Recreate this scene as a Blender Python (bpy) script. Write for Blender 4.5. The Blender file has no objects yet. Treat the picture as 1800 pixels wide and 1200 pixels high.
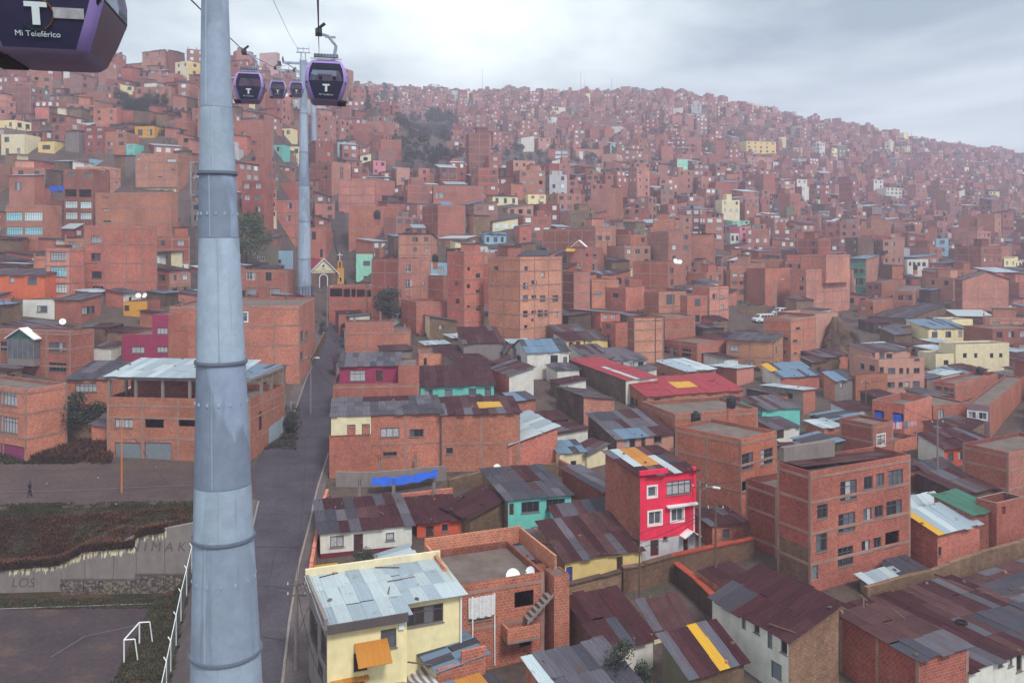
import bpy, math, random
from mathutils import Vector, Matrix
RND = random.Random(11)
sc = bpy.context.scene
COL = sc.collection
# ------------------------------------------------------------------ camera, sky, sun, exposure
F = 1500.0; CX = 900.0; HY = 430.0; CZ = 34.0      # focal length / principal column / horizon row of the 1800x1200 photograph
cam_data = bpy.data.cameras.new('camera')
cam_data.sensor_width = 36.0
cam_data.lens = F / 1800.0 * 36.0
cam_data.shift_y = (HY - 600.0) / 1800.0
cam_data.clip_start = 0.5
cam_data.clip_end = 6000.0
cam = bpy.data.objects.new('camera', cam_data)
cam.location = (0, 0, CZ)
cam.rotation_euler = (math.radians(90), 0, 0)
COL.objects.link(cam)
sc.camera = cam

SUN_EL, SUN_AZ = 52.0, 150.0         # degrees; azimuth clockwise from +Y
world = bpy.data.worlds.new('World')
sc.world = world
world.use_nodes = True
wn = world.node_tree.nodes; wl = world.node_tree.links
wn.clear()
w_out = wn.new('ShaderNodeOutputWorld')
w_bg = wn.new('ShaderNodeBackground'); w_bg.inputs['Strength'].default_value = 0.07
w_sky = wn.new('ShaderNodeTexSky'); w_sky.sky_type = 'NISHITA'; w_sky.sun_disc = False
w_sky.sun_elevation = math.radians(SUN_EL); w_sky.sun_rotation = math.radians(SUN_AZ)
w_sky.altitude = 3600; w_sky.air_density = 1.0; w_sky.dust_density = 2.0
wl.new(w_sky.outputs[0], w_bg.inputs['Color'])
w_tc = wn.new('ShaderNodeTexCoord')
w_map = wn.new('ShaderNodeMapping'); w_map.inputs['Scale'].default_value = (1.0, 1.0, 2.6)
w_map.inputs['Location'].default_value = (2.5, 7.1, 0.4)
wl.new(w_tc.outputs['Generated'], w_map.inputs['Vector'])
w_n1 = wn.new('ShaderNodeTexNoise'); w_n1.inputs['Scale'].default_value = 0.9; w_n1.inputs['Detail'].default_value = 7.0
w_n1.inputs['Roughness'].default_value = 0.58; w_n1.inputs['Distortion'].default_value = 0.3
wl.new(w_map.outputs[0], w_n1.inputs['Vector'])
w_ramp = wn.new('ShaderNodeValToRGB')
e = w_ramp.color_ramp.elements
e[0].position = 0.41; e[0].color = (0.72, 0.79, 0.765, 1)
e[1].position = 0.60; e[1].color = (0.185, 0.25, 0.285, 1)
wl.new(w_n1.outputs['Fac'], w_ramp.inputs['Fac'])
w_bg2 = wn.new('ShaderNodeBackground'); w_bg2.inputs['Strength'].default_value = 0.98
wl.new(w_ramp.outputs[0], w_bg2.inputs['Color'])
w_mix = wn.new('ShaderNodeMixShader'); w_mix.inputs[0].default_value = 0.93     # overcast: the cloud deck hides most of the clear sky
wl.new(w_bg.outputs[0], w_mix.inputs[1]); wl.new(w_bg2.outputs[0], w_mix.inputs[2])
wl.new(w_mix.outputs[0], w_out.inputs['Surface'])

sun_data = bpy.data.lights.new('sun', 'SUN')
sun_data.energy = 1.5
sun_data.angle = math.radians(12)
sun_data.color = (1.0, 0.96, 0.9)
sun = bpy.data.objects.new('sun', sun_data)
a_, e_ = math.radians(SUN_AZ), math.radians(SUN_EL)
sun_dir = Vector((math.sin(a_) * math.cos(e_), math.cos(a_) * math.cos(e_), math.sin(e_)))
sun.rotation_euler = (-sun_dir).to_track_quat('-Z', 'Y').to_euler()
COL.objects.link(sun)

sc.view_settings.view_transform = 'Standard'
sc.view_settings.look = 'None'
sc.view_settings.exposure = 1.02
sc.view_settings.gamma = 1.0
sc.view_settings.use_curve_mapping = False
sc.render.engine = 'CYCLES'
sc.cycles.max_bounces = 6
sc.cycles.volume_bounces = 1
sc.cycles.use_denoising = True

# ------------------------------------------------------------------ materials (all procedural)
def lin(r, g, b):
    f = lambda c: c / 255 / 12.92 if c <= 10 else ((c / 255 + .055) / 1.055) ** 2.4
    return (f(r), f(g), f(b), 1.0)
MATS = {}
class NT:
    def __init__(s, name):
        s.m = bpy.data.materials.new(name); s.m.use_nodes = True
        s.t = s.m.node_tree; s.t.nodes.clear()
        s.out = s.n('ShaderNodeOutputMaterial'); s.b = s.n('ShaderNodeBsdfPrincipled')
        s.l(s.b.outputs[0], s.out.inputs[0])
        MATS[name] = s.m
    def n(s, ty, **k):
        nd = s.t.nodes.new(ty)
        for a, v in k.items(): setattr(nd, a, v)
        return nd
    def l(s, a, b): s.t.links.new(a, b)
    def noise(s, vec, scale, detail=4, rough=.55, w=None):
        nd = s.n('ShaderNodeTexNoise'); nd.inputs['Scale'].default_value = scale; nd.inputs['Detail'].default_value = detail
        nd.inputs['Roughness'].default_value = rough
        if w is not None:
            nd.noise_dimensions = '4D'; s.l(w, nd.inputs['W'])
        s.l(vec, nd.inputs['Vector']); return nd.outputs['Fac']
    def ramp(s, fac, *stops):
        nd = s.n('ShaderNodeValToRGB'); cr = nd.color_ramp
        while len(cr.elements) < len(stops): cr.elements.new(.5)
        for el, (p, c) in zip(cr.elements, stops): el.position = p; el.color = c
        s.l(fac, nd.inputs[0]); return nd.outputs[0]
    def mix(s, fac, a, b, mode='MIX'):
        nd = s.n('ShaderNodeMix', data_type='RGBA', blend_type=mode)
        for i, v in ((0, fac), (6, a), (7, b)):
            if hasattr(v, 'links'): s.l(v, nd.inputs[i])
            else: nd.inputs[i].default_value = v
        return nd.outputs[2]
    def math(s, op, a, b=0.0):
        nd = s.n('ShaderNodeMath', operation=op)
        for i, v in ((0, a), (1, b)):
            if hasattr(v, 'links'): s.l(v, nd.inputs[i])
            else: nd.inputs[i].default_value = v
        return nd.outputs[0]
    def rnd(s, k=40.0):
        return s.math('MULTIPLY', s.n('ShaderNodeObjectInfo').outputs['Random'], k)
    def bump(s, h, dist=.02, strength=.6):
        nd = s.n('ShaderNodeBump'); nd.inputs['Distance'].default_value = dist; nd.inputs['Strength'].default_value = strength
        s.l(h, nd.inputs['Height']); s.l(nd.outputs[0], s.b.inputs['Normal'])
    def done(s, col, rough=.9, metal=0.0, spec=.35):
        if hasattr(col, 'links'): s.l(col, s.b.inputs['Base Color'])
        else: s.b.inputs['Base Color'].default_value = col
        s.b.inputs['Roughness'].default_value = rough; s.b.inputs['Metallic'].default_value = metal
        s.b.inputs['Specular IOR Level'].default_value = spec
        return s.m
G1 = (1, 1, 1, 1); 
def grey(v): return (v, v, v, 1)
def brick_mat(name, c1, c2, mortar, bw=.32, bh=.2, stain=.32):
    t = NT(name); tc = t.n('ShaderNodeTexCoord'); w = t.rnd()
    br = t.n('ShaderNodeTexBrick'); t.l(tc.outputs['UV'], br.inputs['Vector'])
    for k, v in (('Color1', c1), ('Color2', c2), ('Mortar', mortar), ('Scale', 1.0), ('Mortar Size', .028), ('Mortar Smooth', .3), ('Bias', -.1), ('Brick Width', bw), ('Row Height', bh)):
        br.inputs[k].default_value = v
    big = t.ramp(t.noise(tc.outputs['Object'], .22, 5, .6, w), (.3, (.68, .66, .68, 1)), (.7, (1.16, 1.12, 1.1, 1)))
    col = t.mix(1.0, br.outputs['Color'], big, 'MULTIPLY')
    col = t.mix(t.math('MULTIPLY', t.ramp(t.noise(tc.outputs['Object'], .55, 6, .62, w), (.5, grey(0)), (.68, grey(1))), .34), col, (c1[0] * .5 + .24, c1[1] * .5 + .16, c1[2] * .5 + .14, 1))
    mp = t.n('ShaderNodeMapping'); mp.inputs['Scale'].default_value = (1.6, 1.6, .22); t.l(tc.outputs['Object'], mp.inputs['Vector'])
    streak = t.ramp(t.noise(mp.outputs[0], 1.0, 6, .65, w), (.42, grey(0)), (.75, grey(1)))
    col = t.mix(t.math('MULTIPLY', streak, stain), col, (mortar[0] * .55, mortar[1] * .55, mortar[2] * .6, 1))
    fine = t.ramp(t.noise(tc.outputs['UV'], 3.1, 3, .7, w), (.35, grey(.78)), (.65, grey(1.15)))
    col = t.mix(1.0, col, fine, 'MULTIPLY')
    hr = t.n('ShaderNodeHueSaturation'); t.l(col, hr.inputs['Color'])
    t.l(t.math('ADD', t.math('MULTIPLY', t.n('ShaderNodeObjectInfo').outputs['Random'], .45), .78), hr.inputs['Value'])
    t.l(t.math('ADD', t.math('MULTIPLY', t.math('FRACT', t.rnd(7.3)), .016), .496), hr.inputs['Hue'])
    t.bump(br.outputs['Fac'], .03, -.7)
    return t.done(hr.outputs[0], .95, 0, .06)
def plaster_mat(name, c, dirt=.35, tint=(.30, .26, .22, 1)):
    t = NT(name); tc = t.n('ShaderNodeTexCoord'); w = t.rnd()
    mp = t.n('ShaderNodeMapping'); mp.inputs['Scale'].default_value = (1.3, 1.3, .3); t.l(tc.outputs['Object'], mp.inputs['Vector'])
    st = t.ramp(t.noise(mp.outputs[0], .9, 7, .65, w), (.45, grey(0)), (.8, grey(1)))
    col = t.mix(t.math('MULTIPLY', st, dirt), c, tuple(x * y * 1.6 for x, y in zip(c[:3], tint[:3])) + (1,))
    f = t.ramp(t.noise(tc.outputs['Object'], 1.4, 6, .6, w), (.3, grey(.86)), (.7, grey(1.06)))
    col = t.mix(1.0, col, f, 'MULTIPLY')
    t.bump(t.noise(tc.outputs['Object'], 14, 3), .01, .35)
    return t.done(col, .9, 0, .25)
def sheet_mat(name, c, rust=.3, rc=lin(96, 52, 48), rough=.55, metal=.0, var=1.0, spec=.12):
    t = NT(name); tc = t.n('ShaderNodeTexCoord'); w = t.rnd()
    n = t.noise(tc.outputs['Object'], .9, 7, .68, w)
    col = t.mix(t.ramp(n, (.62 - rust * .45, grey(0)), (.75 - rust * .2, grey(1))), c, rc)
    mp = t.n('ShaderNodeMapping'); mp.inputs['Scale'].default_value = (5, .35, 1); t.l(tc.outputs['UV'], mp.inputs['Vector'])
    col = t.mix(1.0, col, t.ramp(t.noise(mp.outputs[0], 1.6, 5, .7, w), (.3, grey(1 - .34 * var)), (.7, grey(1 + .2 * var))), 'MULTIPLY')
    oi = t.ramp(t.n('ShaderNodeObjectInfo').outputs['Random'], (0, grey(1 - .22 * var)), (1, grey(1 + .2 * var)))
    col = t.mix(1.0, col, oi, 'MULTIPLY')
    wv = t.n('ShaderNodeTexWave', wave_type='BANDS', bands_direction='X'); wv.inputs['Scale'].default_value = 1.6
    t.l(tc.outputs['UV'], wv.inputs['Vector']); t.bump(wv.outputs['Fac'], .06, 1.0)
    return t.done(col, rough, metal, spec)
def plain_mat(name, c, rough=.6, metal=0.0, spec=.4, var=.12, scale=3.0):
    t = NT(name); tc = t.n('ShaderNodeTexCoord')
    f = t.ramp(t.noise(tc.outputs['Object'], scale, 5, .6, t.rnd()), (.3, grey(1 - var)), (.7, grey(1 + var)))
    return t.done(t.mix(1.0, c, f, 'MULTIPLY'), rough, metal, spec)
brick_mat('brick', lin(192, 103, 82), lin(168, 84, 68), lin(180, 140, 126))
brick_mat('brick_red', lin(180, 88, 70), lin(156, 70, 58), lin(164, 118, 106))
brick_mat('brick_pale', lin(203, 126, 106), lin(183, 105, 88), lin(190, 154, 142))
brick_mat('brick_dark', lin(150, 79, 66), lin(128, 63, 56), lin(146, 107, 97))
brick_mat('brick_dusty', lin(180, 120, 104), lin(164, 104, 90), lin(174, 142, 130)); brick_mat('brick_ochre', lin(192, 118, 86), lin(174, 104, 78), lin(178, 144, 124)); brick_mat('brick_plum', lin(156, 90, 84), lin(140, 80, 76), lin(156, 121, 112))
brick_mat('adobe', lin(142, 114, 92), lin(124, 98, 80), lin(108, 88, 76), .42, .16, .3)
brick_mat('adobe_dark', lin(108, 86, 74), lin(94, 76, 66), lin(84, 70, 64), .42, .16, .4)
for n_, c_ in dict(concrete=(132, 122, 120), concrete_dark=(92, 84, 86), white=(214, 212, 206), cream=(222, 210, 176), yellow=(224, 196, 134), ochre=(206, 150, 60),
                   pink=(232, 50, 84), magenta=(150, 52, 86), rose=(214, 132, 146), turquoise=(112, 196, 188), orange=(212, 108, 74), salmon=(188, 140, 126), mint=(150, 214, 190),
                   lightblue=(146, 180, 202), green=(64, 122, 106), mauve=(140, 112, 126), olive=(122, 116, 98), greywash=(186, 184, 190), maroon=(98, 44, 52), blue=(44, 84, 170),
                   paleyellow=(236, 222, 174), maroonbase=(112, 44, 58), orangewall=(206, 92, 64), skyblue=(120, 176, 208)).items():
    plaster_mat(n_, lin(*c_), .5 if n_ in ('concrete', 'concrete_dark', 'white', 'greywash', 'olive') else .32)
sheet_mat('sheet_rust', lin(74, 42, 48), .45, lin(64, 38, 40), .75)
sheet_mat('sheet_maroon', lin(68, 34, 42), .3, lin(66, 34, 36), .75)
sheet_mat('sheet_brown', lin(88, 60, 64), .45, lin(80, 50, 48), .75)
sheet_mat('sheet_grey', lin(92, 90, 102), .3, lin(98, 78, 76), .6)
sheet_mat('sheet_slate', lin(68, 68, 80), .28, lin(84, 64, 62), .6)
sheet_mat('sheet_zinc', lin(150, 164, 176), .08, lin(110, 96, 92), .5, .0, var=.4, spec=.3)
sheet_mat('sheet_light', lin(176, 188, 196), .05, lin(130, 112, 106), .45, .0, var=.4, spec=.3)
sheet_mat('sheet_blue', lin(98, 122, 148), .12, lin(96, 84, 86), .5, var=.4, spec=.3)
sheet_mat('sheet_red', lin(150, 44, 56), .04, lin(130, 46, 50), .6, var=.4, spec=.3)
sheet_mat('sheet_yellow', lin(200, 152, 40), .05, lin(150, 110, 50), .5, var=.4, spec=.3)
sheet_mat('sheet_green', lin(54, 104, 88), .1, lin(80, 70, 60), .6, var=.4, spec=.3)
sheet_mat('sheet_orange', lin(186, 122, 48), .06, lin(150, 90, 40), .55, var=.4, spec=.3)
plain_mat('band', lin(150, 118, 108), .92, 0, .2, .25, .7)
plain_mat('tile_red', lin(150, 66, 50), .85, 0, .2, .3)
plain_mat('slab', lin(104, 92, 88), .95, 0, .2, .3, .8)
plain_mat('frame', lin(92, 84, 84), .5); plain_mat('frame_white', lin(222, 222, 220), .5)
plain_mat('steel', lin(150, 156, 164), .45, .3); plain_mat('dark_steel', lin(62, 62, 70), .5, .3)
plain_mat('door_brown', lin(70, 42, 42), .7); plain_mat('door_blue', lin(38, 74, 158), .6); plain_mat('door_grey', lin(112, 120, 128), .6); plain_mat('door_magenta', lin(134, 52, 96), .6)
plain_mat('curtain', lin(168, 168, 174), .9, 0, .2, .3, 6); plain_mat('curtain_white', lin(206, 204, 206), .9, 0, .2, .2, 6)
plain_mat('glass_dark', lin(44, 46, 54), .12, 0, .6, .35, .7); plain_mat('glass_grey', lin(92, 98, 108), .15, 0, .6, .3, .9)
plain_mat('glass_sky', lin(150, 206, 220), .12, 0, .6, .15, .5); plain_mat('glass_bright', lin(206, 226, 230), .12, 0, .6, .12, .5)  # glass_sky: the reflected sky is put into the pale blue pane colour
plain_mat('void', lin(26, 22, 26), .95, 0, .1)
plain_mat('black_plastic', lin(28, 28, 34), .5); plain_mat('white_paint', lin(224, 226, 228), .5); plain_mat('orange_pole', lin(186, 110, 60), .6)
plain_mat('wood', lin(96, 78, 64), .9); plain_mat('wire', lin(40, 38, 44), .7); plain_mat('tarp_blue', lin(32, 80, 176), .6, 0, .2, .2, 1.2)
plain_mat('bark', lin(74, 58, 48), .95); plain_mat('skin', lin(150, 104, 84), .7); plain_mat('cloth_dark', lin(34, 32, 42), .9); plain_mat('cloth_grey', lin(110, 108, 116), .9); plain_mat('hair', lin(22, 18, 18), .8)
plain_mat('lavender', lin(150, 128, 196), .35, 0, .5, .06); plain_mat('cabin_dark', lin(44, 44, 74), .25, 0, .6, .1); plain_mat('rubber', lin(34, 34, 38), .8)
plain_mat('cabin_under', lin(136, 122, 160), .6, 0, .4, .1)
plain_mat('rope', lin(58, 56, 66), .6, .3); plain_mat('logo_white', lin(214, 226, 232), .5, 0, .3, .02); plain_mat('graffiti', lin(92, 84, 83), .9, 0, .1, .2); plain_mat('flange_steel', lin(102, 110, 128), .6, 0, .3)
plain_mat('lettering_dark', lin(52, 46, 54), .9, 0, .2, .05)
plain_mat('solar', lin(60, 62, 80), .3); plain_mat('van_white', lin(214, 216, 220), .3); plain_mat('tyre', lin(24, 24, 26), .9)
plain_mat('red_cloth', lin(190, 50, 60), .8); plain_mat('terracotta', lin(160, 86, 64), .9)
def foliage(name, c1, c2):
    t = NT(name); gi = t.n('ShaderNodeNewGeometry')
    tc = t.n('ShaderNodeTexCoord')
    col = t.mix(t.n('ShaderNodeNewGeometry').outputs['Random Per Island'], c1, c2)
    col = t.mix(1.0, col, t.ramp(t.noise(tc.outputs['Object'], .9, 3), (.3, grey(.6)), (.7, grey(1.35))), 'MULTIPLY')
    return t.done(col, .8, 0, .25)
foliage('leaf_dark', lin(46, 56, 50), lin(70, 78, 62)); foliage('leaf_mid', lin(56, 74, 48), lin(88, 98, 64)); foliage('leaf_olive', lin(84, 82, 52), lin(118, 104, 62))
foliage('grass', lin(46, 52, 38), lin(88, 78, 54)); foliage('bracken', lin(66, 48, 38), lin(108, 70, 52)); foliage('scrub', lin(58, 60, 52), lin(92, 84, 70))
def ground_mat(name, cs, scale=.12, bumpd=.15):
    t = NT(name); tc = t.n('ShaderNodeTexCoord')
    a = t.noise(tc.outputs['Object'], scale, 8, .65)
    col = t.ramp(a, *cs)
    b = t.ramp(t.noise(tc.outputs['Object'], scale * 14, 6, .7), (.3, grey(.7)), (.7, grey(1.2)))
    t.bump(t.noise(tc.outputs['Object'], 2.4, 6, .7), bumpd, .6)
    return t.done(t.mix(1.0, col, b, 'MULTIPLY'), .97, 0, .05)
ground_mat('earth', ((.32, lin(66, 58, 58)), (.5, lin(92, 78, 74)), (.68, lin(78, 74, 64))))
ground_mat('dirt', ((.35, lin(90, 76, 74)), (.65, lin(76, 64, 66))), .2)
ground_mat('pitch', ((.36, lin(66, 57, 62)), (.55, lin(76, 65, 68)), (.72, lin(104, 82, 68))), .16, .05)
ground_mat('bank', ((.34, lin(46, 48, 38)), (.5, lin(66, 58, 46)), (.66, lin(86, 58, 48))), .22, .25)
ground_mat('asphalt', ((.35, lin(66, 61, 70)), (.65, lin(80, 74, 82))), .25, .02)
ground_mat('pavement', ((.35, lin(86, 77, 80)), (.65, lin(104, 94, 94))), .4, .03)
ground_mat('rockface', ((.3, lin(62, 50, 48)), (.5, lin(104, 84, 72)), (.7, lin(128, 106, 90))), .3, .5)
def rubble_mat():
    t = NT('rubble'); tc = t.n('ShaderNodeTexCoord')
    v = t.n('ShaderNodeTexVoronoi'); v.inputs['Scale'].default_value = 5.5; t.l(tc.outputs['Object'], v.inputs['Vector'])
    sep = t.n('ShaderNodeSeparateColor'); t.l(v.outputs['Color'], sep.inputs[0])
    col = t.ramp(sep.outputs[0], (0, lin(58, 52, 54)), (.6, lin(98, 86, 82)), (1, lin(140, 122, 106)))
    t.bump(v.outputs['Distance'], .12, -.8)
    return t.done(col, .95, 0, .2)
rubble_mat()
def galv_mat(name, c, k, k2=.75):
    t = NT(name); tc = t.n('ShaderNodeTexCoord'); w = t.rnd()
    mp = t.n('ShaderNodeMapping'); mp.inputs['Scale'].default_value = (.75, .75, .22); t.l(tc.outputs['Object'], mp.inputs['Vector'])
    n = t.noise(mp.outputs[0], k, 3, .5, w)
    col = t.mix(t.ramp(n, (.49, grey(0)), (.52, grey(1))), c, tuple(x * k2 for x in c[:3]) + (1,))
    col = t.mix(1.0, col, t.ramp(t.noise(tc.outputs['Object'], 2.2, 7, .7, w), (.3, grey(.84)), (.7, grey(1.12))), 'MULTIPLY')
    mp2 = t.n('ShaderNodeMapping'); mp2.inputs['Scale'].default_value = (3.5, 3.5, .12); t.l(tc.outputs['Object'], mp2.inputs['Vector'])
    col = t.mix(t.math('MULTIPLY', t.ramp(t.noise(mp2.outputs[0], 1, 4, .6, w), (.58, grey(0)), (.66, grey(1))), .35), col, lin(96, 102, 118))
    return t.done(col, .55, 0, .35)
galv_mat('galvanised', lin(146, 160, 182), .8, .8); galv_mat('galvanised_pale', lin(156, 172, 192), .6, .86); galv_mat('galvanised_dark', lin(138, 152, 176), .9, .72)
def glass_clear():
    m = bpy.data.materials.new('cabin_glass'); m.use_nodes = True; t = m.node_tree; t.nodes.clear(); MATS['cabin_glass'] = m
    o = t.nodes.new('ShaderNodeOutputMaterial'); mx = t.nodes.new('ShaderNodeMixShader'); tr = t.nodes.new('ShaderNodeBsdfTransparent'); gl = t.nodes.new('ShaderNodeBsdfPrincipled')
    tr.inputs[0].default_value = lin(214, 218, 230); gl.inputs['Base Color'].default_value = lin(60, 62, 84); gl.inputs['Roughness'].default_value = .08
    mx.inputs[0].default_value = .28
    t.links.new(tr.outputs[0], mx.inputs[1]); t.links.new(gl.outputs[0], mx.inputs[2]); t.links.new(mx.outputs[0], o.inputs[0])
glass_clear()
def mesh_fence():
    m = bpy.data.materials.new('chainlink'); m.use_nodes = True; t = m.node_tree; t.nodes.clear(); MATS['chainlink'] = m
    o = t.nodes.new('ShaderNodeOutputMaterial'); mx = t.nodes.new('ShaderNodeMixShader'); tr = t.nodes.new('ShaderNodeBsdfTransparent'); gl = t.nodes.new('ShaderNodeBsdfPrincipled')
    gl.inputs['Base Color'].default_value = lin(150, 154, 160); mx.inputs[0].default_value = .42
    t.links.new(tr.outputs[0], mx.inputs[1]); t.links.new(gl.outputs[0], mx.inputs[2]); t.links.new(mx.outputs[0], o.inputs[0])
mesh_fence()
def striped():
    t = NT('awning_stripes'); tc = t.n('ShaderNodeTexCoord')
    wv = t.n('ShaderNodeTexWave', wave_type='BANDS', bands_direction='X'); wv.inputs['Scale'].default_value = .62; t.l(tc.outputs['UV'], wv.inputs['Vector'])
    return t.done(t.ramp(wv.outputs['Fac'], (.45, lin(126, 120, 124)), (.55, lin(206, 202, 198))), .8)
striped()

# ------------------------------------------------------------------ mesh builder
class MB:
    def __init__(s): s.v = []; s.f = []; s.m = []; s.uv = []; s.mats = []; s.mi = {}
    def mat(s, n):
        if n not in s.mi: s.mi[n] = len(s.mats); s.mats.append(n)
        return s.mi[n]
    def poly(s, pts, m, uvs=None):
        b = len(s.v); s.v.extend(tuple(p) for p in pts); s.f.append(tuple(range(b, b + len(pts)))); s.m.append(s.mat(m))
        if uvs is None:
            a = Vector(pts[0]); u = (Vector(pts[1]) - a); lu = u.length or 1; u /= lu
            nrm = u.cross(Vector(pts[-1]) - a)
            w = nrm.cross(u); w = w / (w.length or 1)
            uvs = [((Vector(p) - a).dot(u), (Vector(p) - a).dot(w)) for p in pts]
        s.uv.extend(uvs)
    def box(s, x0, y0, z0, x1, y1, z1, m):
        P = [(x0, y0, z0), (x1, y0, z0), (x1, y1, z0), (x0, y1, z0), (x0, y0, z1), (x1, y0, z1), (x1, y1, z1), (x0, y1, z1)]
        for q in ((0, 1, 5, 4), (1, 2, 6, 5), (2, 3, 7, 6), (3, 0, 4, 7), (4, 5, 6, 7), (3, 2, 1, 0)): s.poly([P[i] for i in q], m)
    def obox(s, o, u, v, w, m):     # parallelepiped from corner o with edge vectors u, v, w
        o, u, v, w = map(Vector, (o, u, v, w))
        P = [o, o + u, o + u + v, o + v, o + w, o + u + w, o + u + v + w, o + v + w]
        for q in ((0, 1, 5, 4), (1, 2, 6, 5), (2, 3, 7, 6), (3, 0, 4, 7), (4, 5, 6, 7), (3, 2, 1, 0)): s.poly([P[i] for i in q], m)
    def tube(s, pts, r, m, n=6, cap=True):
        pts = [Vector(p) for p in pts]; rr = r if isinstance(r, (list, tuple)) else [r] * len(pts)
        rings = []
        for i, p in enumerate(pts):
            d = (pts[min(i + 1, len(pts) - 1)] - pts[max(i - 1, 0)]).normalized()
            a = d.cross(Vector((0, 0, 1))); 
            if a.length < .05: a = d.cross(Vector((0, 1, 0)))
            a.normalize(); b = a.cross(d)
            rings.append([p + (a * math.cos(t) + b * math.sin(t)) * rr[i] for t in (2 * math.pi * k / n for k in range(n))])
        L = 0
        for i in range(len(rings) - 1):
            l2 = L + (pts[i + 1] - pts[i]).length
            for k in range(n):
                j = (k + 1) % n
                s.poly([rings[i][j], rings[i][k], rings[i + 1][k], rings[i + 1][j]], m, [((k + 1) / n, L), (k / n, L), (k / n, l2), ((k + 1) / n, l2)])
            L = l2
        if cap: s.poly(rings[0], m); s.poly(rings[-1][::-1], m)
    def build(s, name, parent=None, M=None, smooth=False, **props):
        me = bpy.data.meshes.new(name); me.from_pydata(s.v, [], s.f)
        for n in s.mats: me.materials.append(MATS[n])
        me.polygons.foreach_set('material_index', s.m)
        if smooth: me.polygons.foreach_set('use_smooth', [True] * len(s.f))
        ul = me.uv_layers.new(name='UVMap'); ul.data.foreach_set('uv', [c for q in s.uv for c in q])
        o = bpy.data.objects.new(name, me); COL.objects.link(o)
        return place(o, parent, M, **props)
def place(o, parent=None, M=None, **props):
    if parent is not None: o.parent = parent
    if M is not None: o.matrix_basis = M
    for k, v in props.items():
        if v is not None: o[k] = v
    return o
def empty(name, M, label, cat, group=None, kind=None):
    o = bpy.data.objects.new(name, None); COL.objects.link(o); o.empty_display_size = .3; o.matrix_basis = M
    o['label'] = label; o['category'] = cat
    if group: o['group'] = group
    return o
def T(x, y, z, a=0.0): return Matrix.Translation((x, y, z)) @ Matrix.Rotation(a, 4, 'Z')
def weld(o):
    import bmesh
    bm = bmesh.new(); bm.from_mesh(o.data); bmesh.ops.remove_doubles(bm, verts=bm.verts, dist=.0005); bm.to_mesh(o.data); bm.free()
    return o

# ------------------------------------------------------------------ terrain: ground height by viewing column (photo px) and distance, surveyed from the photograph
C0 = [(20, -33), (66, -33.2), (79, -33), (80.2, -33), (80.8, -30.6), (87, -26.7), (90, -26.2), (100, -25.8), (104, -25), (120, -19), (150, -9.5), (200, -2), (250, 29), (300, 47), (345, 68), (360, 70), (420, 58), (1100, 50)]
C300 = [(20, -33), (66, -33.2), (79, -33), (80.2, -33), (80.8, -27.2), (87, -26.4), (90, -26.2), (100, -25.8), (106, -25), (125, -20), (150, -12), (200, -3), (250, 28), (300, 50), (350, 72), (365, 74), (430, 60), (1100, 60)]
C345 = [(20, -32), (66, -31.5), (74, -31), (80, -30.4), (80.8, -27.4), (87, -26.4), (90, -26.2), (100, -25.8), (106, -25), (125, -21.5), (150, -17), (175, -13), (200, -6), (245, 24), (300, 49), (350, 72), (370, 76), (430, 62), (1100, 60)]
C440 = [(20, -30.5), (59, -30.3), (74, -28), (86, -26.3), (103, -25.3), (115, -23.8), (150, -21), (165, -18), (180, -13.5), (200, -8), (230, 6), (260, 25), (300, 46), (340, 66), (380, 80), (420, 74), (1100, 70)]
C540 = [(20, -30.5), (59, -30), (74, -28), (86, -26.3), (103, -25.3), (115, -23.8), (157, -22), (172, -17), (182, -14), (240, -11.5), (265, 3), (300, 22), (340, 42), (380, 60), (415, 76), (440, 78), (560, 80), (1100, 90)]
C600 = [(20, -30.5), (59, -30), (74, -28), (86, -26.3), (103, -25.3), (115, -23.8), (157, -22), (219, -18.8), (228, -14), (240, -10), (262, 2), (300, 20), (350, 43), (420, 76), (440, 78), (600, 100), (800, 140), (860, 142), (1100, 120)]
C700 = [(20, -31), (60, -29.7), (75, -28), (90, -26.4), (110, -24.5), (130, -22), (157, -19.5), (190, -14), (222, -6), (260, 8), (300, 19), (350, 38), (400, 56), (440, 64), (470, 60), (560, 78), (700, 122), (790, 139), (850, 140), (1100, 120)]
C900 = [(20, -31), (60, -29.5), (75, -28), (90, -26.5), (110, -25), (130, -22), (150, -19), (175, -14), (200, -9), (230, -1), (270, 12), (320, 26), (360, 35), (380, 34), (420, 36), (480, 52), (600, 87), (720, 122), (765, 131), (850, 126), (1100, 100)]
C1200 = [(20, -31), (60, -29.5), (75, -28), (95, -26.5), (115, -25), (140, -22), (170, -18), (200, -14), (240, -8), (290, 2), (350, 17), (420, 35), (500, 56), (600, 87), (700, 117), (745, 127), (850, 120), (1100, 100)]
C1500 = [(20, -32), (60, -30), (75, -28.5), (95, -27), (120, -26), (150, -24), (190, -20), (240, -14), (300, -6), (380, 7), (480, 25), (600, 52), (700, 82), (780, 104), (860, 100), (1100, 88)]
C1800 = [(20, -33), (60, -31), (75, -29.5), (95, -28), (120, -27), (150, -25.5), (190, -22), (240, -18), (300, -10), (400, 3), (500, 17), (650, 46), (800, 75), (885, 88), (950, 86), (1100, 78)]
COLS = [(-900, C0), (0, C0), (300, C300), (345, C345), (440, C440), (540, C540), (600, C600), (700, C700), (900, C900), (1200, C1200), (1500, C1500), (1800, C1800), (2700, C1800)]
def prof(c, d):
    if d <= c[0][0]: return c[0][1]
    for (d0, h0), (d1, h1) in zip(c, c[1:]):
        if d <= d1: return h0 + (h1 - h0) * (d - d0) / (d1 - d0)
    return c[-1][1]
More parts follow.
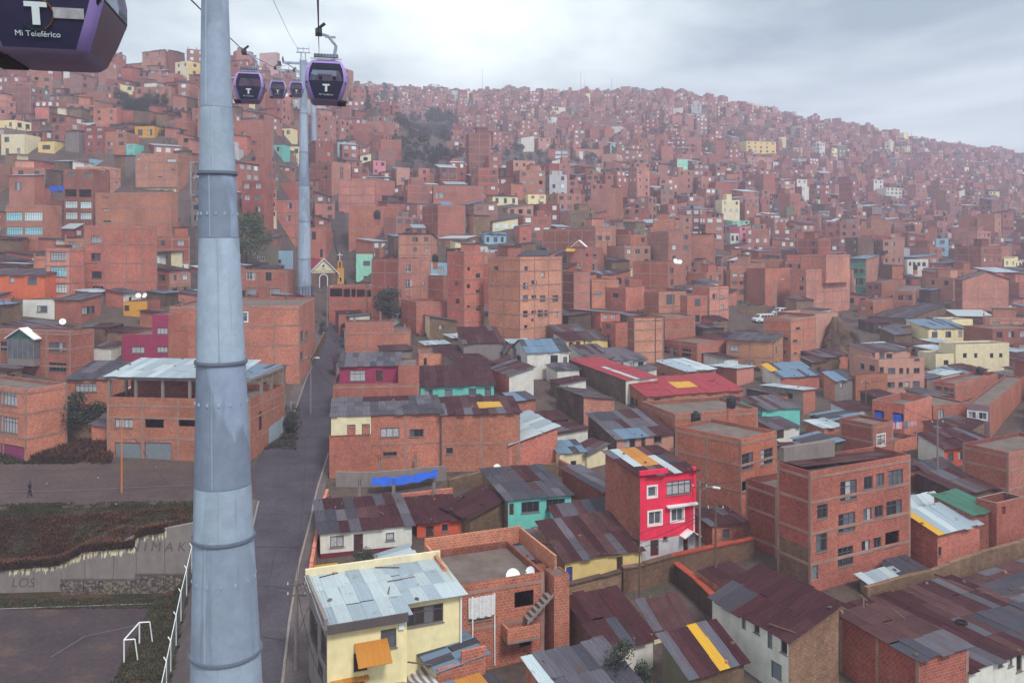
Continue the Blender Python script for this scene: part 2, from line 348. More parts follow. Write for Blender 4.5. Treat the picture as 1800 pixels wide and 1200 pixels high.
def hcol(px, d):
    for (p0, c0), (p1, c1) in zip(COLS, COLS[1:]):
        if px <= p1:
            t = max(0.0, (px - p0) / (p1 - p0)); a = prof(c0, d)
            return a if c0 is c1 else a + (prof(c1, d) - a) * t
    return prof(COLS[-1][1], d)
def pxof(X, Y): return CX + F * X / max(Y, 15.0)
def ground(X, Y): return CZ + hcol(min(max(pxof(X, Y), -900), 2700), max(Y, 20.0))
def ground_d(px, py):
    d = 24.0
    while d < 1050:
        if HY - F * hcol(px, d) / d <= py: return d
        d += .5 if d < 200 else 2.0
    return 1050.0
def pt(px, py, d): return Vector(((px - CX) / F * d, d, CZ + (HY - py) / F * d))
def gp(px, py, lift=0.0):
    d = ground_d(px, py); X = (px - CX) / F * d
    return Vector((X, d, ground(X, d) + lift))
def proj(p): return (CX + F * p[0] / p[1], HY - F * (p[2] - CZ) / p[1])
HAZE = 0.00068
# ------------------------------------------------------------------ terrain, roads, pavements
def make_terrain():
    pxs = sorted({-900 + 36 * i for i in range(101)} | {c[0] for c in COLS})
    ds = []; d = 20.0
    while d < 1080: ds.append(d); d += max(.8, d * .011) if not 78 < d < 83 else .25
    V = []; Fc = []
    for dd in ds:
        for px in pxs: V.append(((px - CX) / F * dd, dd, CZ + hcol(px, dd)))
    n = len(pxs)
    for i in range(len(ds) - 1):
        for j in range(n - 1): Fc.append((i * n + j, i * n + j + 1, (i + 1) * n + j + 1, (i + 1) * n + j))
    me = bpy.data.meshes.new('ground'); me.from_pydata(V, [], Fc); me.materials.append(MATS['earth'])
    me.polygons.foreach_set('use_smooth', [True] * len(Fc))
    o = bpy.data.objects.new('ground', me); COL.objects.link(o); o['kind'] = 'structure'
    # the plain goes on beneath and beyond the surveyed slopes, to the horizon
    b = MB(); b.poly([(-5000, -1500, -8), (5000, -1500, -8), (5000, 5200, -8), (-5000, 5200, -8)], 'earth'); b.build('plain', kind='structure')
make_terrain()
def ribbon(name, rows, mat, lift=.06, nu=6, sub=4, kind='structure'):
    """rows of (py, px_left, px_right) followed on the ground"""
    b = MB(); pts = []
    for (y0, l0, r0), (y1, l1, r1) in zip(rows, rows[1:]):
        a, bb = gp(l0, y0), gp(r0, y0); c, dd = gp(l1, y1), gp(r1, y1)
        for k in range(sub):
            t = k / sub; pts.append((a.lerp(c, t), bb.lerp(dd, t)))
    pts.append((c, dd))
    G = []
    for a, bb in pts:
        row = []
        for i in range(nu + 1):
            p = a.lerp(bb, i / nu); row.append(Vector((p.x, p.y, ground(p.x, p.y) + lift)))
        G.append(row)
    for i in range(len(G) - 1):
        for j in range(nu): b.poly([G[i][j], G[i][j + 1], G[i + 1][j + 1], G[i + 1][j]], mat)
    return b.build(name, kind=kind), G
ribbon('road', [(1300, 352, 486), (1215, 385, 492), (1100, 412, 505), (1000, 430, 522), (920, 444, 543), (880, 452, 552), (860, 448, 556), (820, 446, 569), (790, 462, 577), (755, 500, 580), (720, 519, 584), (640, 545, 599), (590, 567, 606), (568, 578, 607)], 'asphalt', .07, 8, 5)
ribbon('side_road', [(886, -300, 450), (870, -300, 456), (845, -300, 460), (824, -300, 462)], 'dirt', .05, 40, 4)
ribbon('pavement', [(1215, 492, 548), (1100, 505, 545), (1000, 522, 548), (920, 543, 560), (860, 556, 572), (800, 575, 585)], 'pavement', .13, 3, 5)
ribbon('pavement', [(760, 480, 505), (720, 500, 519), (660, 522, 540), (600, 548, 563), (575, 560, 576)], 'pavement', .12, 3, 5)
ribbon('pavement', [(1300, 278, 352), (1215, 296, 385), (1100, 318, 412), (1010, 336, 430), (930, 385, 443), (880, 420, 452)], 'pavement', .12, 4, 5)
def kerb(rows):
    b = MB()
    pts = [gp(x, y) for y, x in rows]
    for p, q in zip(pts, pts[1:]):
        n = max(1, int((q - p).length / 1.2))
        for k in range(n):
            a = p.lerp(q, k / n); c = p.lerp(q, (k + .97) / n)
            a.z = ground(a.x, a.y) + .02; c.z = ground(c.x, c.y) + .02
            w = (c - a).cross(Vector((0, 0, 1))).normalized() * .18
            b.obox(a, c - a, w, (0, 0, .17), 'concrete')
    b.build('kerb', kind='structure')
kerb([(1300, 487), (1215, 493), (1100, 506), (1000, 523), (920, 544), (860, 557), (800, 576)])
kerb([(1215, 386), (1100, 413), (1010, 430), (930, 443), (884, 453)])
kerb([(760, 505), (720, 519), (660, 540), (600, 563), (575, 576)])
def seam(rows):
    b = MB(); pts = [gp(x, y) for y, x in rows]
    for p, q in zip(pts, pts[1:]):
        n = 6
        for k in range(n):
            a = p.lerp(q, k / n); c = p.lerp(q, (k + 1) / n)
            a.z = ground(a.x, a.y) + .085; c.z = ground(c.x, c.y) + .085
            w = (c - a).cross(Vector((0, 0, 1))).normalized() * .05
            b.poly([a, a + w, c + w, c], 'wire')
    b.build('road_joint', kind='structure')
seam([(1200, 440), (1000, 478), (900, 497), (800, 530), (700, 553), (620, 577)])
seam([(900, 462), (860, 476), (780, 504), (720, 527)])
for y_ in (1130, 1040, 965, 905, 858, 815, 770, 735, 700, 668, 640):
    t_ = [(1300, 352, 486), (1215, 385, 492), (1100, 412, 505), (1000, 430, 522), (920, 444, 543), (860, 460, 556), (790, 470, 577), (755, 502, 580), (720, 521, 584), (640, 547, 599), (590, 567, 606)]
    for (ya, la, ra), (yb_, lb, rb) in zip(t_, t_[1:]):
        if yb_ <= y_ <= ya:
            k = (ya - y_) / (ya - yb_); seam([(y_, la + (lb - la) * k + 2), (y_, ra + (rb - ra) * k - 2)]); break

# ------------------------------------------------------------------ houses
ZOOM = dict(A=(0, 400, 3.0), B=(500, 400, 3.53), C=(500, 700, 4.445), C2=(500, 930, 4.445), D=(850, 700, 4.445), E=(850, 930, 4.445), G=(1200, 700, 2.4), I=(850, 480, 4.0),
            J=(1250, 480, 3.273), K=(960, 380, 4.286), L=(1380, 380, 4.286), M=(1180, 600, 2.903), N=(0, 180, 5.0), O=(410, 180, 4.614), Q=(480, 420, 6.665), T=(580, 120, 3.158), P=(0, 0, 1.0), U=(1240, 980, 3.214))
FOOT = []; BOXES = []; LAND = []      # footprints, image boxes, landmark nouns
PANES = dict(d='glass_dark', g='glass_grey', s='glass_sky', b='glass_bright', c='curtain', w='glass_grey', h='curtain_white', v='void')
DOORS = dict(r='door_brown', l='door_blue', k='door_grey', m='door_magenta')
SHEETS = dict(rust=('sheet_rust', 'sheet_maroon', 'sheet_brown', 'sheet_rust', 'sheet_maroon', 'sheet_grey'), mixed=('sheet_rust', 'sheet_grey', 'sheet_slate', 'sheet_maroon', 'sheet_brown', 'sheet_maroon', 'sheet_grey'),
              grey=('sheet_grey', 'sheet_slate', 'sheet_grey'), slate=('sheet_slate', 'sheet_slate', 'sheet_grey', 'sheet_brown'), zinc=('sheet_zinc', 'sheet_zinc', 'sheet_light'), blue=('sheet_blue', 'sheet_blue', 'sheet_slate'),
              red=('sheet_red',), green=('sheet_green',), brown=('sheet_brown', 'sheet_rust', 'sheet_grey'), maroon=('sheet_maroon', 'sheet_maroon', 'sheet_rust'), yellow=('sheet_yellow',), light=('sheet_light', 'sheet_zinc'), orange=('sheet_orange',))
SHEETCACHE = {}; ROOFS = []

def solve(cx, d, ang, px):
    """distance along a wall that starts at column cx, depth d and runs at ang, where it reaches column px"""
    k = (px - CX) / F; X = (cx - CX) / F * d; u, v = math.cos(ang), math.sin(ang)
    return (k * d - X) / (u - v * k)

def wall_face(b, p0, p1, z0, t0, t1, mat, holes, reveal=.16, peak=None, mat_low=None, low=0.0):
    """a wall from p0 to p1 (seen from outside, left to right); its top runs t0 -> t1 (and over a peak); holes = (u0, z0, u1, z1)"""
    p0 = Vector((p0[0], p0[1], 0)); p1 = Vector((p1[0], p1[1], 0)); W = (p1 - p0).length; u = (p1 - p0) / W; n = Vector((u.y, -u.x, 0)); inn = -n * reveal
    at = lambda a, z: p0 + u * a + Vector((0, 0, z))
    hm = min(t0, t1)
    holes = [(max(.12, a), max(z0 + .05, c), min(W - .12, e), min(hm - .08, g)) for a, c, e, g in holes]
    holes = [h for h in holes if h[2] - h[0] > .15 and h[3] - h[1] > .15]
    us = sorted({0, W} | {h[0] for h in holes} | {h[2] for h in holes}); zs = {z0, hm} | {h[1] for h in holes} | {h[3] for h in holes}
    if mat_low and z0 < low < hm: zs.add(low)
    zs = sorted(zs)
    for i in range(len(us) - 1):
        for j in range(len(zs) - 1):
            uc, zc = (us[i] + us[i + 1]) / 2, (zs[j] + zs[j + 1]) / 2
            if any(h[0] < uc < h[2] and h[1] < zc < h[3] for h in holes): continue
            a, c, e, g = us[i], us[i + 1], zs[j], zs[j + 1]
            b.poly([at(a, e), at(c, e), at(c, g), at(a, g)], mat_low if mat_low and zc < low else mat, [(a, e), (c, e), (c, g), (a, g)])
    if abs(t0 - t1) > .02 or peak:
        top = [(0, hm), (W, hm)]
        if t1 > hm + .01: top.append((W, t1))
        if peak: top.append((W / 2, peak))
        if t0 > hm + .01: top.append((0, t0))
        if len(top) > 2: b.poly([at(a, z) for a, z in top], mat, top)
    for a, c, e, g in holes:
        q = [at(a, c), at(e, c), at(e, g), at(a, g)]
        for k in range(4):
            x, y = q[k], q[(k + 1) % 4]; b.poly([x, y, y + inn, x + inn], mat)
    return holes, at, u, n

def add_window(root, M, at, u, n, h, st, big):
    a, z0, e, z1 = h
    w, hh = e - a, z1 - z0
    o = at(a, z0)
    if st == 'o': return
    if st in DOORS:
        b = MB(); b.obox(o - n * .1, u * w, -n * .05, (0, 0, hh), DOORS[st])
        b.obox(o - n * .06, u * .08, -n * .05, (0, 0, hh), 'frame'); b.obox(o + u * (w - .08) - n * .06, u * .08, -n * .05, (0, 0, hh), 'frame'); b.obox(o + u * .08 + Vector((0, 0, hh - .08)) - n * .06, u * (w - .16), -n * .05, (0, 0, .08), 'frame')
        dr = b.build('door', root, M)
        if big:
            b = MB(); b.obox(o + u * (w * .82) + Vector((0, 0, hh * .48)) - n * .06, u * .05, n * .05, (0, 0, .14), 'steel'); b.build('handle', dr, None)
        return
    fm = 'frame_white' if st == 'w' else 'frame'
    b = MB(); fw = .075
    V = lambda x, z: o + u * x + Vector((0, 0, z)) - n * .07
    b.obox(V(0, 0), u * fw, -n * .06, (0, 0, hh), fm); b.obox(V(w - fw, 0), u * fw, -n * .06, (0, 0, hh), fm)
    b.obox(V(fw, 0), u * (w - 2 * fw), -n * .06, (0, 0, fw), fm); b.obox(V(fw, hh - fw), u * (w - 2 * fw), -n * .06, (0, 0, fw), fm)
    nm = max(0, int(round(w / .62)) - 1)
    for k in range(nm): b.obox(V(w * (k + 1) / (nm + 1) - .025, fw), u * .05, -n * .05, (0, 0, hh - 2 * fw), fm)
    if hh > 1.15: 
        for k in range(nm + 1): b.obox(V(w * k / (nm + 1) + (.03 if k else fw), hh * .68), u * (w / (nm + 1) - .06 - (0 if k else .02)), -n * .045, (0, 0, .05), fm)
    wd = b.build('window', root, M)
    pm = PANES[st]; nb = nm + 1
    for k in range(nb):
        p = MB(); x0 = w * k / nb; mt = pm
        if st in 'dgw' and RND.random() < .3: mt = RND.choice(('curtain', 'glass_grey', 'glass_dark'))
        p.obox(o + u * (x0 + .01) - n * .115, u * (w / nb - .02), -n * .012, (0, 0, hh), mt)
        if big: p.build('pane', wd, None)
        else:
            if k == 0: acc = MB()
            acc.obox(o + u * (x0 + .01) - n * .115, u * (w / nb - .02), -n * .012, (0, 0, hh), mt)
            if k == nb - 1: acc.build('pane', wd, None)
    if st == 'w' and big:
        s = MB(); g = .14
        s.obox(o - u * g - Vector((0, 0, g)) + n * .035, u * (w + 2 * g), -n * .03, (0, 0, g), 'white_paint'); s.obox(o - u * g + Vector((0, 0, hh)) + n * .035, u * (w + 2 * g), -n * .03, (0, 0, g), 'white_paint')
        s.obox(o - u * g + n * .035, u * g, -n * .03, (0, 0, hh), 'white_paint'); s.obox(o + u * w + n * .035, u * g, -n * .03, (0, 0, hh), 'white_paint'); s.build('surround', wd, None)
    elif big:
        s = MB(); s.obox(o - u * .08 - Vector((0, 0, .07)) + n * .07, u * (w + .16), -n * .12, (0, 0, .07), 'concrete'); s.build('sill', wd, None)

def roof_plane(root, M, x0, x1, y0, y1, zf, axis, pal, scale, ov=.28, thick=.03, dz=.06, accent=None):
    """corrugated sheets over a rectangle; zf(x, y) is the underside; axis = the way the sheets run"""
    x0 -= ov; x1 += ov; y0 -= ov; y1 += ov
    L, Wd = ((x1 - x0), (y1 - y0)) if axis == 'x' else ((y1 - y0), (x1 - x0))
    nl = max(1, round(L / 2.5)); nw = max(1, round(Wd / .92))
    sep = scale > 11 and nl * nw <= 220
    sl = L / nl; sw = Wd / nw
    du = (zf(x1, y0) - zf(x0, y0)) / (x1 - x0); dv = (zf(x0, y1) - zf(x0, y0)) / (y1 - y0)
    ex = Vector((1, 0, du)); ey = Vector((0, 1, dv)); nz = ex.cross(ey).normalized()
    ROOFS.append((root, M, x0, x1, y0, y1, zf, nz, dz, scale))
    acc = MB(); uphill_pos = (du if axis == 'x' else dv) >= 0
    prev = 0
    for i in range(nw):
        if i == 0 or RND.random() < .6: mt0 = RND.choice(pal)
        for j in range(nl):
            mt = mt0 if RND.random() < .55 else RND.choice(pal)
            if accent:
                for am, fi0, fi1, fj0, fj1 in accent:
                    if fi0 <= (i + .5) / nw <= fi1 and fj0 <= (j + .5) / nl <= fj1: mt = am
            lap = (j if uphill_pos else nl - 1 - j) * .008 + (i % 2) * .012
            jit = RND.uniform(-.13, .13); sk = RND.uniform(-.02, .02)
            if axis == 'y': X, Y, lx, ly = x0 + i * sw, y0 + j * sl, sw * 1.03, sl * 1.03
            else: X, Y, lx, ly = x0 + j * sl, y0 + i * sw, sl * 1.03, sw * 1.03
            if axis == 'y': Y += jit
            else: X += jit
            o = Vector((X, Y, zf(X, Y))) + nz * (dz + lap)
            if sep:
                key = (round(lx, 3), round(ly, 3), round(du, 3), round(dv, 3), mt, axis)
                me = SHEETCACHE.get(key)
                if me is None:
                    q = MB(); sheet_box(q, Vector((0, 0, 0)), ex * lx, ey * ly, nz * thick, mt, axis); ob = q.build('roof_sheet', root, M @ Matrix.Translation(o)); SHEETCACHE[key] = ob.data
                else:
                    ob = bpy.data.objects.new('roof_sheet', me); COL.objects.link(ob); place(ob, root, M @ Matrix.Translation(o))
                ob.matrix_basis = M @ Matrix.Translation(o) @ Matrix.Rotation(sk, 4, 'Z') @ Matrix.Rotation(RND.uniform(-.012, .012), 4, 'X')
            else: sheet_box(acc, o, ex * lx, ey * ly, nz * thick, mt, axis)
    if not sep: acc.build('roof', root, M)
def sheet_box(b, o, eu, ev, en, mt, axis):
    P = [o, o + eu, o + eu + ev, o + ev]; lu, lv = eu.length, ev.length
    uv = [(0, 0), (lu, 0), (lu, lv), (0, lv)]
    if axis == 'x': uv = [(v, u) for u, v in uv]
    b.poly([p + en for p in P], mt, uv); b.poly(P[::-1], mt, uv[::-1])
    for k in range(4): b.poly([P[k], P[(k + 1) % 4], P[(k + 1) % 4] + en, P[k] + en], mt)

def block(root, M, W, D, z0, H, mL, mR, roof, scale, holesR=(), holesL=(), nfl=1, frame=0, mB=None, low=None, accent=None, holesA=(), pal_jit=True):
    """one box of a house in local coordinates: R wall along y = 0, L wall along x = 0"""
    big = scale > 9.5
    kind, *ra = roof if isinstance(roof, tuple) else (roof,)
    mB = mB or (mL if mL.startswith('brick') or mL.startswith('adobe') or mL.startswith('conc') else 'brick')
    b = MB(); zz = z0 - 3.0
    hz = lambda x, y: H
    if kind == 'shed':
        low_side, rise, pal = ra
        hz = {'R': lambda x, y: H + rise * y / D, 'L': lambda x, y: H + rise * x / W, 'A': lambda x, y: H - rise * x / W, 'B': lambda x, y: H - rise * y / D}[low_side]
    pk = None
    if kind == 'gable': gax, rise, pal = ra
    def face(p0, p1, mat, holes, peak=None, styles=None, lowm=None, lowz=0):
        hs = [h[:4] for h in holes]
        got, at, u, n = wall_face(b, p0, p1, zz, hz(*p0), hz(*p1), mat, hs, peak=peak, mat_low=lowm, low=lowz)
        todo.append((got, [h[4] for h in holes], at, u, n))
    todo = []
    gy = H + rise if kind == 'gable' and gax == 'y' else None; gx = H + rise if kind == 'gable' and gax == 'x' else None
    face((0, 0), (W, 0), mR, holesR, gy, None, low[0] if low else None, low[1] if low else 0)
    face((0, D), (0, 0), mL, holesL, gx, None, low[2] if low and len(low) > 2 else None, low[1] if low else 0)
    face((W, 0), (W, D), mL if not holesA else mR, holesA, gx); face((W, D), (0, D), mB, (), gy)
    if kind == 'flat':
        p = ra[0] if ra else .45; t = .17
        for q in (((t, t), (W - t, t)), ((t, D - t), (t, t)), ((W - t, t), (W - t, D - t)), ((W - t, D - t), (t, D - t))):
            (xa, ya), (xb, yb) = q
            b.poly([(xb, yb, H - p), (xa, ya, H - p), (xa, ya, H), (xb, yb, H)], 'brick_dark' if mR.startswith('brick') else mR)
        top = 'concrete' if RND.random() < .35 else ('brick_dark' if mR.startswith('brick') else mR)
        for q in (((0, 0), (W, 0), (W - t, t), (t, t)), ((0, D), (0, 0), (t, t), (t, D - t)), ((W, 0), (W, D), (W - t, D - t), (W - t, t)), ((W, D), (0, D), (t, D - t), (W - t, D - t))):
            b.poly([(x, y, H) for x, y in q], top)
    b.build('wall', root, M)
    if kind == 'flat':
        s = MB(); s.box(.16, .16, H - p - .2, W - .16, D - .16, H - p, 'slab'); s.build('roof_slab', root, M)
    for got, sts, at, u, n in todo:
        for h, st in zip(got, sts): add_window(root, M, at, u, n, h, st, big)
    # concrete frame: ring beams at each floor and columns between the bays
    if frame:
        fh = (H - z0) / nfl
        zs = [z0 + fh * k for k in range(1, nfl)] + ([H - (ra[0] if ra else .45) - .12] if kind == 'flat' else [])
        for z in zs:
            c = MB(); c.box(-.03, -.03, z - .12, W, .06, z + .12, 'band')
            if D > .5: c.box(-.03, .06, z - .12, .06, D, z + .12, 'band')
            c.box(W - .06, .06, z - .115, W + .03, D, z + .115, 'band'); c.build('concrete_beam', root, M)
        def col(x0, y0, x1, y1):
            c = MB(); c.box(x0, y0, z0 - .5, x1, y1, min(hz(0, 0), H) - .02, 'band'); c.build('concrete_column', root, M)
        nb = 1 if frame == 3 else max(1, round(W / 4.2)); nd = max(1, round(D / 4.2))
        if mR.startswith('brick') or mR.startswith('adobe'):
            for k in range(1, nb + 1): col(W * k / nb - (.25 if k == nb else .12), -.022, W * k / nb + (.022 if k == nb else .12), .05)
        if frame > 1 or mL.startswith('brick'):
            for k in range(0, nd + 1):
                y = D * k / nd; col(-.022, y - (.25 if k == nd else .12 if k else .022), .05, y + (0 if k == nd else .12 if k else .23))
    if kind == 'shed': roof_plane(root, M, 0, W, 0, D, hz, 'y' if low_side in 'RB' else 'x', SHEETS[pal], scale, accent=accent)
    if kind == 'gable':
        if gax == 'y':
            roof_plane(root, M, 0, W / 2 - .28, 0, D, lambda x, y: H + rise * x / (W / 2), 'x', SHEETS[pal], scale)
            roof_plane(root, M, W / 2 + .28, W, 0, D, lambda x, y: H + rise * (W - x) / (W / 2), 'x', SHEETS[pal], scale)
        else:
            roof_plane(root, M, 0, W, 0, D / 2 - .28, lambda x, y: H + rise * y / (D / 2), 'y', SHEETS[pal], scale)
            roof_plane(root, M, 0, W, D / 2 + .28, D, lambda x, y: H + rise * (D - y) / (D / 2), 'y', SHEETS[pal], scale)
    return hz

HN = {}
class House: pass
def H(label, cx, yt, yb, xl, xr, ang, mL='brick', mR='brick', roof='flat', n=2, frame=0, wr=None, wl=None, D=None, W=None, lm=None, cat='house', name='house', on=None, dd=0.0, d=None, low=None, accent=None, autoR=None, autoL=None, group=None, sill=.95):
    a = math.radians(ang)
    if on is not None: d = on.d + dd
    if d is None: d = ground_d(cx, yb)
    scale = F / d
    X = (cx - CX) / F * d; zb = CZ + (HY - yb) / F * d; Ht = (yb - yt) / F * d
    if W is None: W = min(solve(cx, d, a, xr), 40)
    if D is None: D = min(solve(cx, d, a + math.pi / 2, xl), 40) if xl is not None else 7.0
    W = max(W, 1.2) if W > 0 else 7.0; D = max(D, 1.2) if D > 0 else 7.0
    Mw = T(X, d, zb, a)
    def px_rects(spec, along, length, flip):
        out = []
        if not spec: return out
        for q in spec if isinstance(spec, list) else [spec]:
            zk, rects, *st = q; ox, oy, s = ZOOM[zk]; st = st[0] if st else 'd'
            for i, (x0, y0, x1, y1) in enumerate(rects):
                x0, x1, y0, y1 = ox + x0 / s, ox + x1 / s, oy + y0 / s, oy + y1 / s
                s0, s1 = solve(cx, d, along, x0), solve(cx, d, along, x1); s0, s1 = min(s0, s1), max(s0, s1)
                dc = d + math.sin(along) * (s0 + s1) / 2
                za = (HY - y1) / F * dc + CZ - zb; zc = (HY - y0) / F * dc + CZ - zb
                u0, u1 = (length - s1, length - s0) if flip else (s0, s1)
                out.append((u0, za, u1, zc, st[i % len(st)]))
        return out
    hR = px_rects(wr, a, W, False); hL = px_rects(wl, a + math.pi / 2, D, True)
    fh = Ht / n
    def auto(length, cols, st):
        out = []
        for f in range(n):
            for k in range(cols):
                if RND.random() < .12: continue
                w = min(length / cols * .55, 1.5) * RND.choice((.7, 1, 1)); c = length * (k + .5) / cols + RND.uniform(-.2, .2)
                out.append((c - w / 2, fh * f + fh * .32, c + w / 2, fh * f + fh * .78, RND.choice(st)))
        return out
    if autoR: hR += auto(W, autoR, 'ddggc')
    if autoL: hL += auto(D, autoL, 'ddggc')
    if on is None:
        root = empty(name, Mw, label, cat, group); rM = Mw
        h = House(); h.root = root; h.M = Mw; h.d = d; h.lab = lm
        hd = (W + D)
    else: root, rM, h = on.root, on.M, on
    Ml = rM.inverted() @ Mw
    block(root, Ml, W, D, 0, Ht, mL, mR, roof, scale, hR, hL, n, frame, low=low, accent=accent)
    cor = [Mw @ Vector(q) for q in ((0, 0, 0), (W, 0, 0), (W, D, 0), (0, D, 0))]
    FOOT.append([(c.x, c.y) for c in cor])
    tp = [proj(Mw @ Vector(q)) for q in ((0, 0, Ht), (W, 0, Ht), (W, D, Ht), (0, D, Ht))]
    BOXES.append((min(p[0] for p in tp), min(p[1] for p in tp), max(p[0] for p in tp), max(yb, yt), d))
    if lm: LAND.append((lm, X, d, cx, yt))
    if on is None: h.W, h.D, h.H, h.zb, h.Ml, h.scale = W, D, Ht, zb, Ml, scale
    return h
# ------------------------------------------------------------------ houses surveyed one by one: label, near corner column, wall top row, base row, left end, right end, turn
# nearest rows, right of the street
yh = H('pale yellow two-storey house with grey corrugated roof and orange door awning beside the street', 575, 1101, 1290, 543, 715, 22, 'concrete', 'paleyellow', ('shed', 'R', .35, 'zinc'), 2, 0,
       ('C2', [(752, 778, 875, 928), (540, 960, 650, 1110)], 'gr'), ('C2', [(200, 670, 258, 890), (283, 800, 325, 1010), (262, 1040, 300, 1150)], 'ddd'), lm='the pale yellow street-corner house')
h2 = H('two-storey red brick house with two satellite dishes on its walled flat roof', 797, 1030, 1192, 762, 956, 22, 'brick', 'brick', ('flat', .5), 2, 3,
       [('C2', [(1440, 545, 1608, 710)], 'h'), ('E', [(242, 480, 392, 606), (282, 845, 370, 915)], 'oo')], None, D=7.0, lm='the brick house with dishes')
H('', 974, 1013, 1160, None, 995, 22, on=h2, dd=1.9, D=1.6, n=2, frame=0, roof=('flat', .05))
ss = H('low shed with blue-grey sheet roof and a stepped brick parapet beside the striped awning', 768, 1180, 1262, 732, 850, 27, 'cream', 'brick', ('shed', 'L', .35, 'blue'), 1)
H('house with wide pale grey corrugated roof below the brick house with dishes', 985, 1243, 1330, 925, 1125, 27, 'brick', 'white', ('shed', 'R', .9, 'grey'), 1, accent=[('sheet_light', 0, .12, 0, 1)])
H('orange corrugated lean-to below the yellow house door', 590, 1202, 1290, None, 640, 22, 'brick', 'brick', ('shed', 'R', .5, 'orange'), 1, D=2.2, cat='shed', name='shed')
H('low shed with a brown and orange sheet roof behind the stepped brick parapet', 795, 1266, 1350, None, 905, 27, 'brick', 'brick', ('shed', 'R', .2, 'blue'), 1, D=3.2, accent=[('sheet_orange', .35, .7, 0, 1)], cat='shed', name='shed')
H('single-storey white-walled house under patched maroon sheets behind a leafy dark tree', 1058, 1140, 1195, 998, 1148, 24, 'adobe', 'white', ('shed', 'R', 1.5, 'maroon'), 1, accent=[('sheet_slate', .5, .64, .0, .6)])
H('small cream shed with a rusty lean-to roof between the adobe walls', 1150, 1106, 1136, 1126, 1212, 24, 'cream', 'cream', ('shed', 'R', 1.1, 'mixed'), 1, cat='shed', name='shed')
H('low house with one bright yellow sheet in its rusty roof', 1212, 1190, 1250, 1164, 1308, 28, 'olive', 'adobe', ('shed', 'R', 1.3, 'rust'), 1, accent=[('sheet_yellow', .42, .72, 0, .6), ('sheet_grey', 0, .12, 0, 1)], lm='the house with the yellow roof sheet')
wb = H('long house with maroon sheet roof, weathered pale blue wall and ragged adobe gable end', 1386, 1126, 1240, 1252, 1474, 27, 'white', 'adobe', ('shed', 'L', 1.5, 'maroon'), 2, 0, None,
  ('U', [(275, 355, 305, 425), (425, 455, 462, 540), (350, 400, 378, 515), (205, 300, 228, 405), (370, 590, 430, 690)], 'ddkkk'), accent=[('sheet_slate', .72, 1, 0, .5)], lm='the long maroon-roofed house')
H('long windowless red brick house under smooth mauve-grey roofing', 1615, 1160, 1290, 1476, 1702, 24, 'brick_red', 'brick', ('shed', 'R', .25, 'grey'), 1, 2, accent=[('sheet_brown', 0, 1, .45, 1)])
H('wide dark rust-roofed house with white front and three narrow windows', 1703, 1180, 1262, None, 1900, 27, 'white', 'white', ('shed', 'R', .45, 'rust'), 1, 0, ('U', [(1655, 550, 1680, 612), (1710, 550, 1735, 612), (1757, 525, 1788, 640)], 'ddd'), D=10, accent=[('sheet_slate', .6, 1, .0, .5)])
H('adobe house with a dark grey sheet roof at the end of the long adobe wall', 1850, 1080, 1136, 1691, 2010, 27, 'adobe', 'adobe', ('shed', 'L', .3, 'slate'), 1)
bb = H('four-storey red brick apartment block with barred windows and sloping rusty roof', 1425, 829, 1047, 1366, 1600, 28, 'brick_red', 'brick', ('flat', .4), 4, 3,
       ('G', [(665, 345, 735, 430), (765, 328, 802, 383), (817, 316, 850, 368), (868, 300, 930, 372), (568, 446, 612, 506), (657, 483, 728, 562), (762, 463, 797, 517), (810, 452, 846, 500), (860, 430, 925, 498), (563, 570, 610, 645), (655, 625, 720, 705), (755, 598, 790, 648), (806, 585, 838, 632), (855, 560, 913, 628), (540, 705, 572, 765)], 'gdggdggddddddok'), None, low=('brick', 3.9, 'adobe'), lm='the four-storey brick block')
roof_plane(bb.root, bb.Ml, .2, bb.W - .2, 1.2, bb.D - .2, lambda x, y: bb.H - .5 + .5 * (bb.W - x) / bb.W, 'x', SHEETS['rust'], bb.scale, 0)
block(bb.root, bb.Ml @ T(.2, bb.D - .6, 0), bb.W * .5, .5, bb.H - .5, bb.H + 1.3, 'concrete', 'concrete', ('flat', .1), 0)
H('', 1366, 858, 1014, 1311, 1372, 28, 'brick_red', 'brick_red', ('flat', .6), 3, 2, on=bb, dd=6.0, W=9)
H('three-storey red brick house with two big dark upper windows behind the bright pink house', 1303, 772, 912, 1187, 1365, 40, 'brick_red', 'brick_red', ('flat', .4), 3, 2, ('G', [(248, 230, 298, 298), (330, 212, 380, 278), (250, 345, 295, 400)], 'ddo'), lm='the brick house behind the pink one')

pk = H('narrow three-storey house with bright pink front, white window surrounds and brick side', 1125, 838, 1003, 1064, 1222, 22, 'brick_dark', 'pink', ('shed', 'R', .7, 'mixed'), 3, 0,
       ('D', [(1285, 688, 1350, 768), (1430, 640, 1622, 748), (1290, 882, 1388, 984), (1467, 858, 1560, 958), (1303, 1103, 1368, 1228), (1403, 1077, 1435, 1108), (1560, 1075, 1597, 1215)], 'wcwwrdr'), None, low=('greywash', 2.55, 'adobe_dark'), accent=[('sheet_orange', .35, .5, .3, .9), ('sheet_light', .15, .3, .3, 1), ('sheet_light', .6, .7, 0, .5)], lm='the bright pink house')
H('long pale yellow house with blue door under a broad rust-brown roof', 993, 986, 1034, 946, 1127, 22, 'adobe', 'yellow', ('shed', 'R', 1.5, 'brown'), 1, 0, ('E', [(638, 292, 695, 452), (1040, 212, 1088, 360)], 'lr'), low=('adobe', .55), lm='the long yellow house')
H('low house with wide plain brown roof between the white and the yellow houses', 800, 1004, 1040, 772, 985, 22, 'brick', 'brick', ('shed', 'R', .9, 'brown'), 1)
